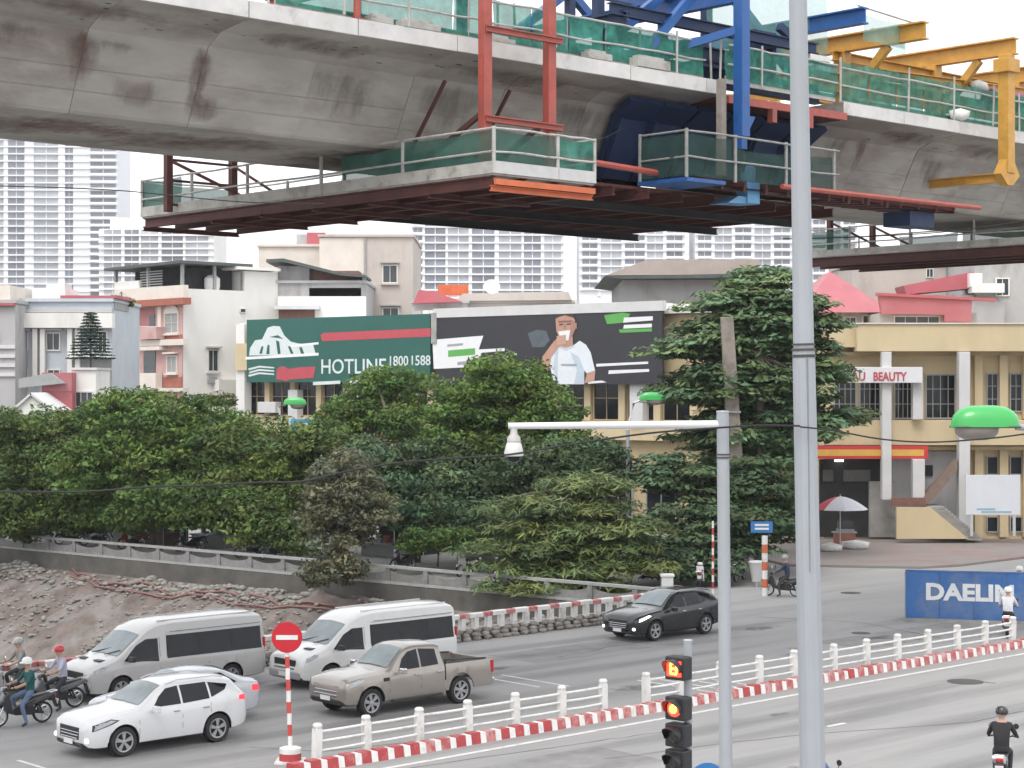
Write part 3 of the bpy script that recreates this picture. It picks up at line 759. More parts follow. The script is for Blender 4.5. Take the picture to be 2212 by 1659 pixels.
# ------------------------------------------------------------------ blue form traveller around the gap
A0 = 33.6
bt = thing('form_traveller', 'blue steel form traveller with dark red shutter bridging the gap in viaduct', 'form traveller', road(A0, 32.6, 0), ROAD)
def T(a, b_, z): return (a - A0, b_ - 32.6, z)
net_dark = M('dark_net', (0.028, 0.075, 0.062), 0.8, 0.35, 2.0, alpha=0.72); pipe_dull = M('dull_pipe', (0.24, 0.245, 0.235), 0.6, 0.25, 6)
# bottom shutter tray
for k in range(12):
    b0 = 35.0 + k * 0.775
    b = MB(); b.span(T(34.2, b0 + .01, 14.42), T(45.4, b0 + .765, 14.50)); b.build('shutter_board', red_dark, bt)
for k in range(9):
    a = 34.4 + k * 1.36
    b = MB(); b.ibeam(T(a, 34.6, 14.27), T(a, 44.6, 14.27), .12, .26); b.build('cross_beam', red_dark, bt)
for b_ in (36.0, 39.5, 43.0):
    b = MB(); b.ibeam(T(34.0, b_, 14.02), T(45.6, b_, 14.02), .14, .22); b.build('girder_beam', dark, bt)
# side shutter against the web (blue dark panels with ribs)
for a in (37.2, 38.6, 40.1, 41.6, 43.1, 44.6):
    b = MB(); b.extrude([T(a, 36.86, 14.9), T(a, 36.1, 16.6), T(a, 35.4, 17.05), T(a, 35.3, 16.9), T(a, 35.95, 16.5), T(a, 36.7, 14.9)], (1.36, 0, 0)); b.build('web_shutter', blue_dark, bt)
    b = MB(); b.beam(T(a + .1, 36.55, 14.9), T(a + .1, 35.8, 16.5), .1, .16); b.build('rib', blue_dark, bt)
b = MB(); b.extrude([T(40.05, 34.6, 17.1), T(40.05, 34.6, 17.25), T(40.05, 44.4, 17.25), T(40.05, 44.4, 17.1)], (5.6, 0, 0)); b.build('deck_shutter', red_dark, bt)
b = MB(); b.beam(T(40.3, 34.5, 17.18), T(45.8, 34.5, 17.22), .12, .22); b.build('edge_shutter', red_steel, bt)
for a in (42.3, 44.0):
    b = MB(); b.beam(T(a, 34.5, 17.1), T(a, 34.5, 16.7), .2, .2); b.build('edge_bracket', red_steel, bt)
b = MB(); b.span(T(38.2, 37.5, 14.55), T(39.9, 41.5, 17.0)); b.build('end_stop', dark, bt)
# near main column, jack and brackets
ca = a_of(1602, 33.75)
b = MB(); b.span(T(ca - .17, 33.58, 16.0), T(ca + .17, 33.92, 22.5)); b.build('column', blue_steel, bt, bevel=.02)
b = MB(); b.extrude([T(ca - .2, 33.70, 16.6), T(ca + .55, 33.70, 16.62), T(ca + .2, 33.70, 16.1), T(ca - .1, 33.70, 15.9)], (0, .12, 0)); b.build('bracket', blue_steel, bt)
b = MB(); b.span(T(ca - .12, 33.64, 15.65), T(ca + .12, 33.86, 15.99)); b.build('column_foot', blue_steel, bt, bevel=.01)
b = MB(); b.tube([T(ca + .05, 33.75, 15.64), T(ca + .12, 33.75, 14.9)], .05, 8); b.build('rod', dark, bt)
b = MB(); b.lathe([(.2, 14.75), (.22, 15.0), (.2, 15.15), (.1, 15.22)], 12, c=T(ca + .28, 33.75, 0)); b.span(T(ca + .02, 33.55, 14.15), T(ca + .55, 33.95, 14.74)); b.build('jack', blue_light, bt, smooth=40)
b = MB(); b.extrude([T(ca - .75, 33.6, 14.10), T(ca + .6, 33.6, 14.14), T(ca + .55, 33.6, 14.3), T(ca - .3, 33.6, 14.32)], (0, .7, 0)); b.build('jack_bracket', blue_light, bt)
# timber post beside the column
b = MB(); b.span(T(ca - .62, 33.95, 14.9), T(ca - .42, 34.15, 17.6)); b.build('prop', concrete_pole, bt)
# near walkway with railing and nets
wa0, wa1, wb = 37.0, 45.8, 33.1
b = MB(); b.span(T(wa0, wb, 14.50), T(wa0 + 1.6, 34.9, 14.60)); b.build('walkway', blue_steel, bt)
for k in range(9):
    a = wa0 + 1.7 + k * 0.95
    b = MB(); b.beam(T(a, wb + .2, 14.55), T(a + 1.2, 35.4, 14.98), .07, .3); b.build('rib', red_dark, bt)
b = MB(); b.add([T(wa0 + 1.5, wb + .3, 14.52), T(50.2, wb + .3, 14.52), T(50.6, 36.6, 14.80), T(wa0 + 1.5, 36.6, 14.80)], [(0, 1, 2, 3)]); b.add([T(wa0 + 1.5, wb + .3, 14.49), T(50.2, wb + .3, 14.49), T(50.6, 36.6, 14.77), T(wa0 + 1.5, 36.6, 14.77)], [(3, 2, 1, 0)]); b.build('walkway_plate', red_dark, bt)
for k in range(7):
    a = 44.2 + k * 0.95
    b = MB(); b.beam(T(a, wb + .25, 14.56), T(a + .25, 36.5, 14.85), .05, .22); b.build('rib', red_dark, bt)
b = MB(); b.tube([T(40.9, wb - .1, 14.62), T(51.3, wb + .25, 14.72)], .075, 8); b.build('tie_pipe', red_steel, bt, smooth=40)
b = MB(); b.span(T(48.0, wb + .6, 14.0), T(49.3, wb + 1.6, 14.45)); b.build('tray', blue_dark, bt)
for a in (wa0, 39.0, 41.2, 43.4):
    b = MB(); b.tube([T(a, wb, 14.6), T(a, wb, 15.9)], .05, 6); b.build('post', pipe_dull, bt)
b = MB(); b.tube([T(wa0, 34.8, 14.6), T(wa0, 34.8, 15.9)], .05, 6); b.build('post', pipe_dull, bt)
for z in (15.15, 15.85):
    b = MB(); b.tube([T(wa0 + k * 1.1, wb - .03, z + random.uniform(-.02, .02)) for k in range(7)], .03, 6); b.build('rail', pipe_dull, bt, smooth=50)
    b = MB(); b.tube([T(wa0, wb, z), T(wa0, 34.8, z)], .03, 6); b.build('rail', pipe_dull, bt, smooth=50)
net_sheet(T(wa0, wb + .03, 14.65), T(39.0, wb + .03, 14.65), 1.15, parent=bt, mat=net_dark); net_sheet(T(wa0 + .02, wb, 14.65), T(wa0 + .02, 34.8, 14.65), 1.15, parent=bt, mat=net_dark)
net_sheet(T(41.2, wb + .03, 14.65), T(43.4, wb + .03, 14.65), 1.0, parent=bt, mat=net_dark)
net_sheet(T(39.0, wb + .03, 14.65), T(41.2, wb + .03, 14.65), .9, parent=bt, mat=net_dark)
# top frame: main trusses, cross beams, diagonals
for b_ in (36.6, 42.4):
    b = MB(); b.ibeam(T(35.6, b_, 18.25), T(47.2, b_, 18.25), .35, .55); b.build('bottom_chord', blue_dark, bt)
    b = MB(); b.ibeam(T(36.6, b_, 21.9), T(46.6, b_, 21.9), .3, .45); b.build('top_chord', blue_steel, bt)
    for a in (37.2, 41.8, 46.2):
        b = MB(); b.beam(T(a, b_, 18.5), T(a, b_, 21.7), .26, .26); b.build('strut', blue_dark, bt)
    for a, a2 in ((37.3, 41.6), (46.1, 41.9)):
        b = MB(); b.beam(T(a, b_, 18.6), T(a2, b_, 21.6), .24, .26); b.build('diagonal', blue_steel, bt)
for a, z, b0, b1 in ((36.6, 19.0, 34.9, 44.6), (ca, 20.05, 33.6, 45.2), (46.0, 20.25, 33.9, 45.2), (43.2, 18.85, 35.2, 44.4)):
    b = MB(); b.ibeam(T(a, b0, z), T(a, b1, z), .3, .5, .05); b.build('cross_beam', blue_steel if z > 20 else blue_dark, bt)
b = MB(); b.beam(T(ca - .1, 33.9, 19.0), T(ca - 2.6, 36.4, 17.95), .18, .22); b.build('diagonal', blue_steel, bt)
b = MB(); b.beam(T(ca - 3.2, 34.9, 17.75), T(ca - .6, 34.9, 20.2), .2, .24); b.build('diagonal', blue_steel, bt)
b = MB(); b.ibeam(T(36.0, 35.0, 19.25), T(45.0, 35.0, 19.25), .22, .32); b.build('side_beam', blue_dark, bt)
b = MB(); b.ibeam(T(36.0, 35.3, 18.55), T(43.0, 35.3, 18.55), .3, .4); b.build('side_beam', blue_dark, bt)
b = MB(); b.span(T(42.6, 35.4, 18.3), T(43.6, 36.4, 19.6)); b.build('winch_box', blue_dark, bt)
b = MB(); b.beam(T(45.6, 35.0, 18.7), T(43.6, 35.3, 19.8), .2, .24); b.build('diagonal', blue_dark, bt)
net_sheet(T(41.2, 36.0, 19.0), T(46.8, 36.0, 19.0), 2.3, parent=bt, mat=net_pale, name='net_panel')
net_sheet(T(46.4, 34.3, 19.6), T(48.6, 34.3, 19.6), .8, parent=bt, mat=net_pale, name='net_panel')
b = MB(); b.tube([T(46.0, 34.2, 20.6), T(48.9, 34.2, 20.45)], .03, 6); b.build('rail', pipe_grey, bt)
for a, z in ((44.6, 18.9), (44.9, 18.6)):
    b = MB(); b.span(T(a, 34.9, z), T(a + 1.0, 35.4, z + .16)); b.build('white_board', white_paint, bt)

# ------------------------------------------------------------------ yellow form traveller on the right girder
YA = 47.0
yt = thing('form_traveller', 'yellow steel form traveller standing on the right girder above tall pole', 'form traveller', road(YA, 32.6, 0), ROAD)
def Ty(a, b_, z): return (a - YA, b_ - 32.6, z)
e1, e2 = a_of(2000, 33.4), a_of(2195, 33.4)
for a, z in ((e1, 20.05), (e2, 20.2), (e2 + 5.2, 20.2)):
    b = MB(); b.ibeam(Ty(a, 33.4, z), Ty(a, 45.4, z), .34, .55, .05); b.build('cross_beam', yellow_steel, yt)
    for b_, bb in ((36.6, 35.0), (42.4, 44.0)):
        b = MB(); b.span(Ty(a - .2, b_ - .2, 17.67), Ty(a + .2, b_ + .2, z - .28)); b.build('leg', yellow_steel, yt)
        b = MB(); b.beam(Ty(a, b_, 18.0), Ty(a, bb - .2, z - .3), .2, .26); b.build('brace', yellow_steel, yt)
for b_ in (36.6, 42.4):
    b = MB(); b.ibeam(Ty(e1 - 1.5, b_, 18.75), Ty(e2 + 8, b_, 18.75), .35, .6); b.build('main_beam', yellow_steel, yt)
    b = MB(); b.ibeam(Ty(e1 - .5, b_, 19.62), Ty(e2 + 7, b_, 19.62), .3, .3); b.build('main_beam', yellow_steel, yt)
    b = MB(); b.beam(Ty(e1 + .3, b_, 19.0), Ty(e2 - .6, b_, 19.5), .2, .24); b.build('brace', yellow_steel, yt)
b = MB(); b.ibeam(Ty(e1 + .2, 35.4, 18.95), Ty(e2 + 6, 35.4, 19.35), .24, .34); b.build('side_beam', yellow_steel, yt)
ya = a_of(2180, 33.5)
b = MB(); b.span(Ty(ya - .2, 33.4, 16.0), Ty(ya + .2, 33.8, 19.9)); b.build('column', yellow_steel, yt, bevel=.02)
b = MB(); b.span(Ty(ya - .34, 33.3, 19.3), Ty(ya + .34, 33.9, 19.75)); b.build('column_head', yellow_steel, yt, bevel=.02)
b = MB(); b.extrude([Ty(ya - .55, 33.45, 15.95), Ty(ya - .2, 33.45, 16.45), Ty(ya + .2, 33.45, 16.45), Ty(ya + .55, 33.45, 15.95), Ty(ya + .15, 33.45, 15.6), Ty(ya - .15, 33.45, 15.6)], (0, .3, 0)); b.build('column_foot', yellow_steel, yt)
b = MB(); b.ibeam(Ty(ya - .05, 33.8, 15.88), Ty(ya - .05, 36.55, 15.88), .2, .3); b.build('arm', yellow_steel, yt)
net_sheet(Ty(e2 - 1.5, 38, 20.5), Ty(e2 + .3, 38, 20.5), .7, parent=yt, mat=net_pale); 
b = MB(); b.tube([Ty(e2 - 1.6, 38, 21.2), Ty(e2 + .6, 38, 21.2)], .03, 6); b.build('rail', pipe_grey, yt)
b = MB(); b.tube([Ty(e1 + 1.2, 38, 20.6), Ty(e1 + 3.2, 38, 20.9)], .03, 6); b.build('rail', pipe_grey, yt)
plum = M('plum_tarp', (0.22, 0.09, 0.11), .8, .2, 2)
b = MB(); b.tube([Ty(e2 + 1.2, 35.2, 18.8), Ty(e2 + 4, 35.3, 18.9)], .35, 10); o = b.build('tarpaulin_roll', plum, yt, smooth=50)
# white sacks on the right deck edge
for k, (px, z) in enumerate(((2075, 17.75), (2150, 18.9))):
    q = iv * np.array([.5, .3, .24]) * (1 + rng.normal(0, .08, (len(iv), 1)))
    o = link('sack', np_mesh('sack', q, itri, white_paint, True)); a = a_of(px, 34.55); p = road(a, 34.55 if k == 0 else 35.2, 17.9 if k == 0 else 19.15); o.location = p; o.rotation_euler = (0, 0, ROAD)
    tag(o, ['white sack slumped on the right girder edge below yellow beam', 'white bundle lying on the yellow beam beside the column'][k], 'sack')

# ================================================================== VEHICLES
def pchip(xs, ys, q):
    xs, ys, q = np.asarray(xs, float), np.asarray(ys, float), np.asarray(q, float)
    h = np.diff(xs); d = np.diff(ys) / h; m = np.zeros_like(ys)
    m[0], m[-1] = d[0], d[-1]
    for i in range(1, len(xs) - 1):
        if d[i - 1] * d[i] > 0:
            w1, w2 = 2 * h[i] + h[i - 1], h[i] + 2 * h[i - 1]
            m[i] = (w1 + w2) / (w1 / d[i - 1] + w2 / d[i])
    k = np.clip(np.searchsorted(xs, q) - 1, 0, len(xs) - 2); t = (q - xs[k]) / h[k]
    return ((1 + 2 * t) * (1 - t) ** 2 * ys[k] + t * (1 - t) ** 2 * h[k] * m[k] + t * t * (3 - 2 * t) * ys[k + 1] + t * t * (t - 1) * h[k] * m[k + 1])

class Body:
    """lofted car body. st rows: x, zb, hw, zbelt, hwr, zr, zt   (front is +x)"""
    def __init__(s, st, wheels, ra, rc, zm=None):
        s.zm = zm or (lambda z: z)
        st = np.array(sorted([(r[0], r[1], r[2], s.zm(r[3]), r[4], s.zm(r[5]), s.zm(r[6])) for r in st]), float); s.st = st; s.wheels, s.ra, s.rc = wheels, ra, rc
        s.x0, s.x1 = st[0, 0], st[-1, 0]
    def par(s, x):
        x = np.clip(x, s.x0, s.x1)
        return [pchip(s.st[:, 0], s.st[:, k], [x])[0] for k in range(1, 7)]
    def ring(s, x, arch=True):
        zb, hw, zl, hwr, zr, zt = s.par(x)
        h = zl - zb
        r = [(0, zb), (hw * .80, zb), (hw * .955, zb + .05), (hw * .985, zb + h * .22), (hw, zb + h * .55), (hw * .99, zb + h * .80), (hw * .975, zl - .045), (hw * .945, zl),
             ((hw * .945 + hwr) / 2 + .012, (zl + zr) / 2), (hwr + .01, zr - .03), (hwr - .05, zr + .012), (hwr * .6, zr + (zt - zr) * .62), (0, zt)]
        if arch:
            za = -9
            for xw in s.wheels:
                if abs(x - xw) < s.ra: za = s.rc + math.sqrt(s.ra ** 2 - (x - xw) ** 2)
            if za > 0:
                r = [r[0]] + [(y, max(z, min(za, zl - .06))) for y, z in r[1:7]] + r[7:]
        return r
    def xs(s):
        q = list(np.linspace(s.x0, s.x1, 46)) + list(s.st[:, 0])
        for xw in s.wheels:
            q += [xw + s.ra * .999 * math.cos(math.pi * k / 14) for k in range(15)] + [xw - s.ra * 1.004, xw + s.ra * 1.004]
        q = sorted(q); out = [q[0]]
        for v in q[1:]:
            if v - out[-1] > .004: out.append(v)
        return out
    def y_at(s, x, z):
        r = s.ring(x, False)
        for (y0, z0), (y1, z1) in zip(r[1:10], r[2:11]):
            if z0 <= z <= z1 + 1e-6:
                return y0 + (y1 - y0) * ((z - z0) / max(z1 - z0, 1e-5))
        return r[10][0]
    def build(s, mats, parent, name='body'):
        b = MB(); xs = s.xs(); n = len(s.ring(0)); N = 2 * n - 2
        for x in xs:
            r = s.ring(x)
            for y, z in r: b.v.append((x, y, z))
            for y, z in r[1:-1][::-1]: b.v.append((x, -y, z))
        for i in range(len(xs) - 1):
            for j in range(N):
                k = (j + 1) % N
                under = j in (0, N - 1, 1, N - 2)
                b.f.append((i * N + j, i * N + k, (i + 1) * N + k, (i + 1) * N + j)); b.m.append(1 if under else 0)
        b.f.append(tuple(range(N))); b.m.append(0)
        b.f.append(tuple((len(xs) - 1) * N + j for j in range(N))[::-1]); b.m.append(0)
        me = b.mesh(name, mats)
        bm = bmesh.new(); bm.from_mesh(me); bmesh.ops.remove_doubles(bm, verts=bm.verts, dist=.0015); bmesh.ops.dissolve_degenerate(bm, edges=bm.edges, dist=.001); bm.to_mesh(me); bm.free()
        me.shade_smooth(); me.set_sharp_from_angle(angle=math.radians(38))
        return link(name, me, parent)
    def patch(s, poly, off, name, mat, parent, side=1, nx=10, nz=3, thick=0):
        """a sheet on the flank following the body; poly is convex in (x, z)"""
        poly = [(p[0], s.zm(p[1])) for p in poly]; xs_ = [p[0] for p in poly]; a, c = min(xs_), max(xs_); b = MB(); rows = []
        def zr(x):
            zz = []
            for (xa, za), (xb, zb) in zip(poly, poly[1:] + poly[:1]):
                if min(xa, xb) - 1e-6 <= x <= max(xa, xb) + 1e-6:
                    if abs(xa - xb) < 1e-6: zz += [za, zb]
                    else: zz.append(za + (zb - za) * (x - xa) / (xb - xa))
            return min(zz), max(zz)
        qs = sorted(set([round(v, 4) for v in list(np.linspace(a, c, nx + 1)) + xs_]))
        for x in qs:
            z0, z1 = zr(x)
            rows.append([(x, side * (s.y_at(x, z0 + (z1 - z0) * k / nz) + off), z0 + (z1 - z0) * k / nz) for k in range(nz + 1)])
        m = nz + 1
        b.add([p for r in rows for p in r], [(i * m + k, (i + 1) * m + k, (i + 1) * m + k + 1, i * m + k + 1) for i in range(len(rows) - 1) for k in range(nz)])
        return b.build(name, mat, parent, smooth=40)
    def cross(s, xa, xb, k0, off, name, mat, parent, n=6, zshrink=0.0):
        """a sheet over the top (windscreen, rear window, sunroof) between stations xa..xb, from ring point k0 across"""
        b = MB(); rows = []
        for i in range(n + 1):
            x = xa + (xb - xa) * i / n; r = s.ring(x, False); half = r[k0:]
            f = .93
            sl = (s.ring(x + .03, False)[-1][1] - s.ring(x - .03, False)[-1][1]) / .06; nl = math.hypot(1, sl); ox, oz = -sl / nl * (off + .016), (off + .016) / nl
            row = [(x + ox, y * f, z + oz) for y, z in half[:-1]] + [(x + ox, 0, half[-1][1] + oz)] + [(x + ox, -y * f, z + oz) for y, z in half[:-1][::-1]]
            rows.append(row)
        m = len(rows[0])
        b.add([p for r in rows for p in r], [(i * m + k, (i + 1) * m + k, (i + 1) * m + k + 1, i * m + k + 1) for i in range(n) for k in range(m - 1)])
        return b.build(name, mat, parent, smooth=60)

def wheel_meshes(R, w, spokes=5, rim_r=None):
    rr = rim_r or R * .68
    b = MB(); b.lathe([(rr, -w / 2 + .01), (R * .93, -w / 2), (R * .99, -w / 2 + .03), (R, -w / 4), (R, w / 4), (R * .99, w / 2 - .03), (R * .93, w / 2), (rr, w / 2 - .01), (rr * .97, w / 2 - .05), (rr * .97, -w / 2 + .05), (rr, -w / 2 + .01)], 28, axis='Y', cap=False)
    ty = b.mesh('tyre', black, 35)
    b = MB(); b.lathe([(rr * 1.0, w / 2 - .012), (rr * .9, w / 2 - .02), (rr * .88, w / 2 - .06), (rr * .3, w / 2 - .075), (.01, w / 2 - .075)], 28, axis='Y', mi=1, cap=False)
    b.lathe([(rr * 1.01, w / 2 - .018), (rr * 1.01, w / 2 - .004), (rr * .90, w / 2 - .008), (rr * .88, w / 2 - .03)], 28, axis='Y', mi=0, cap=False)
    for k in range(spokes):
        an = 2 * math.pi * k / spokes + .3
        for da in (-.14, .14):
            p = Vector((math.cos(an + da * .6) * rr * .14, w / 2 - .03, math.sin(an + da * .6) * rr * .14)); q = Vector((math.cos(an + da) * rr * .92, w / 2 - .026, math.sin(an + da) * rr * .92))
            b.beam(p, q, .03, .045, 0)
    b.lathe([(rr * .2, w / 2 - .06), (rr * .19, w / 2 - .012), (rr * .1, w / 2 - .006), (.005, w / 2 - .006)], 14, axis='Y', mi=0)
    rim = b.mesh('rim', [alloy, dark], 35)
    return ty, rim
def add_wheels(t, wheels, hw, R, w, tyre, rim):
    for xw in wheels:
        for sd_ in (1, -1):
            o = link('wheel', tyre, t); o.location = (xw, sd_ * (hw - w / 2 - .015), R); o.rotation_euler = (0, 0, 0 if sd_ > 0 else math.pi)
            link('rim', rim, o)
lamp_white = M('headlamp', (.34, .36, .39), .10, .3, 8, spec=.9)
lamp_lit = M('lit_lamp', (.9, .9, .9), .3, .02, 4, emit=(1, .98, .92), estr=2.2)
lamp_red = M('tail_lamp', (.42, .015, .02), .15, .05, 4)
lamp_red_lit = M('lit_tail_lamp', (.6, .02, .03), .2, .05, 4, emit=(1, .03, .05), estr=1.2)
plate_m = M('number_plate', (.72, .72, .7), .5, .05, 4)
trim_black = M('black_trim', (.022, .022, .024), .5, .15, 5)
def lbox(t, name, c, d, mat, bevel=.01, rz=0):
    b = MB(); b.box((0, 0, 0), d); o = b.build(name, mat, t, bevel=min(bevel, min(d) * .45)); o.location = c; o.rotation_euler = (0, 0, rz); return o
def paint(name, col, var=.03, metal=0.0):
    return M(name, col, .25, var, 1.5, metal=metal, coat=.55, dirt=tuple(c * .74 + .012 for c in col), dirt_scale=1.3, dirt_lo=.58, dirt_hi=.85)
def mirror(t, x, y, z, mat):
    for sd_ in (1, -1):
        b = MB(); b.box((0, 0, 0), (.13, .22, .16)); b.box((0.02, -.13 * sd_, -.05), (.06, .12, .05)); o = b.build('wing_mirror', mat, t, bevel=.035); o.location = (x, sd_ * (y + .14), z)
def put(t, front_a, b_center, L, x_front):
    """place a car heading towards -U; its nose at avenue coordinate front_a"""
    t.location = road(front_a + x_front, b_center, .004); t.rotation_euler = (0, 0, ROAD + math.pi)

# ---- white SUV in the foreground
def suv(label, pm, front_a, bc, dark_car=False, lit=False):
    t = thing('suv', label, 'car', group='suvs on the avenue')
    wb = (1.36, -1.34); R = .365
    st = [(2.33, .36, .62, .70, .50, .72, .74), (2.26, .27, .80, .80, .62, .86, .89), (2.02, .24, .905, .90, .72, .96, 1.00), (1.55, .24, .94, .97, .80, 1.03, 1.07), (1.02, .24, .945, 1.02, .82, 1.09, 1.13), (.86, .24, .945, 1.03, .80, 1.14, 1.18),
          (.10, .24, .945, 1.05, .64, 1.54, 1.60), (-.25, .24, .945, 1.06, .635, 1.60, 1.67), (-.9, .24, .945, 1.10, .63, 1.60, 1.68), (-1.5, .26, .94, 1.16, .61, 1.56, 1.64), (-1.95, .30, .925, 1.20, .58, 1.49, 1.57), (-2.18, .36, .88, 1.16, .60, 1.22, 1.26), (-2.30, .42, .78, .98, .58, 1.0, 1.02), (-2.36, .46, .64, .80, .48, .82, .84)]
    B = Body(st, wb, .43, R); bd = B.build([pm, trim_black], t)
    B.cross(.84, .13, 10, .006, 'windscreen', glass_screen, t); B.cross(-1.97, -2.15, 10, .008, 'rear_window', glass_dark, t)
    for sd_ in (1, -1):
        B.patch([(.52, 1.09), (-.28, 1.10), (-.28, 1.53), (.06, 1.49), (.30, 1.32)], .006, 'side_window', glass_dark, t, sd_)
        B.patch([(-.34, 1.10), (-1.12, 1.14), (-1.12, 1.53), (-.34, 1.53)], .006, 'side_window', glass_dark, t, sd_)
        B.patch([(-1.18, 1.16), (-1.62, 1.30), (-1.75, 1.42), (-1.18, 1.52)], .006, 'side_window', glass_dark, t, sd_)
        B.patch([(.90, .30), (.78, .30), (-.84, .30), (-.90, .30), (-.90, .24), (.90, .24)], .012, 'sill_trim', trim_black, t, sd_)
        for x in (.93, -.30, -1.14):
            B.patch([(x, .38), (x + .012, .38), (x + .012, 1.05), (x, 1.05)], .003, 'door_gap', trim_black, t, sd_, nx=1)
        for x in (-.12, -.98):
            o = lbox(t, 'door_handle', (x, sd_ * (B.y_at(x, .95) + .02), .95), (.19, .03, .035), chrome)
        B.patch([(2.20, .69), (1.70, .82), (1.48, .90), (1.70, .95), (2.18, .84)], .004, 'headlight_surround', trim_black, t, sd_)
        B.patch([(2.16, .72), (1.72, .845), (1.58, .90), (1.72, .925), (2.12, .82)], .010, 'headlight', lamp_lit if lit else lamp_white, t, sd_)
        B.patch([(-1.98, 1.02), (-2.20, 1.0), (-2.22, 1.14), (-2.0, 1.13)], .010, 'tail_light', lamp_red_lit if not dark_car else lamp_red, t, sd_)
        o = lbox(t, 'fog_light', (2.235, sd_ * .66, .47), (.12, .26, .10), lamp_lit, .03, rz=sd_ * -.35)
    for k, z in enumerate((.50, .57, .64, .71)):
        lbox(t, 'grille_bar', (2.345 - .01 * k, 0, z), (.03, .86 - .05 * abs(k - 2), .026), chrome)
    lbox(t, 'grille', (2.318, 0, .61), (.03, .92, .30), trim_black, .02)
    lbox(t, 'lower_intake', (2.30, 0, .36), (.06, 1.2, .12), trim_black, .02)
    lbox(t, 'number_plate', (2.365, 0, .40), (.02, .40, .12), plate_m, .004); lbox(t, 'number_plate', (-2.375, 0, .72), (.02, .40, .12), plate_m, .004)
    mirror(t, .56, .96, 1.08, pm)
    for sd_ in (1, -1):
        b = MB(); b.tube([(.0, sd_ * .60, 1.585), (-.3, sd_ * .60, 1.66), (-1.4, sd_ * .58, 1.645), (-1.7, sd_ * .57, 1.59)], .016, 6); b.build('roof_rail', alloy, t)
    ty, rim = wheel_meshes(R, .24); add_wheels(t, wb, .945, R, .24, ty, rim)
    put(t, front_a, bc, 4.7, 2.36); return t
suv('white suv with lit fog lamps in front of the white van', paint('white_car_paint', (.60, .605, .615)), 22.65, 40.32)
suv('black suv driving with lit headlights beside the river parapet', paint('black_car_paint', (.012, .013, .016)), 47.2, 45.5, True, True)

# ---- silver white sedan behind the SUV
def sedan():
    t = thing('sedan', 'silver white sedan half hidden between white suv and the van', 'car')
    pm = paint('silver_car_paint', (.50, .515, .55)); wb = (1.38, -1.32); R = .32
    st = [(2.25, .32, .60, .62, .48, .64, .66), (2.17, .22, .78, .70, .60, .74, .77), (1.9, .19, .87, .79, .70, .84, .88), (1.3, .19, .89, .86, .74, .92, .96), (.95, .19, .89, .89, .74, .97, 1.01), (.05, .19, .89, .92, .56, 1.36, 1.42), (-.5, .19, .89, .94, .56, 1.41, 1.47), (-1.1, .19, .89, .97, .55, 1.35, 1.41), (-1.85, .22, .87, 1.00, .66, 1.06, 1.09), (-2.12, .28, .82, .98, .64, 1.02, 1.04), (-2.25, .36, .70, .86, .52, .88, .90)]
    B = Body(st, wb, .375, R); B.build([pm, trim_black], t)
    B.cross(.93, .10, 10, .006, 'windscreen', glass_screen, t); B.cross(-1.18, -1.80, 10, .008, 'rear_window', glass_dark, t)
    for sd_ in (1, -1):
        B.patch([(.62, .95), (-.42, .98), (-.42, 1.34), (.05, 1.31), (.35, 1.14)], .006, 'side_window', glass_dark, t, sd_)
        B.patch([(-.48, .98), (-1.45, 1.04), (-1.05, 1.30), (-.48, 1.34)], .006, 'side_window', glass_dark, t, sd_)
        B.patch([(-1.9, .76), (-2.16, .74), (-2.18, .90), (-1.9, .92)], .008, 'tail_light', lamp_red_lit, t, sd_)
        B.patch([(2.1, .60), (1.7, .72), (1.7, .80), (2.05, .70)], .008, 'headlight', lamp_white, t, sd_)
    lbox(t, 'grille', (2.25, 0, .52), (.03, .8, .14), trim_black, .02); lbox(t, 'number_plate', (-2.26, 0, .7), (.02, .4, .12), plate_m, .004)
    mirror(t, .62, .90, .96, pm)
    ty, rim = wheel_meshes(R, .21); add_wheels(t, wb, .89, R, .21, ty, rim)
    put(t, 24.8, 42.5, 4.5, 2.25)
sedan()

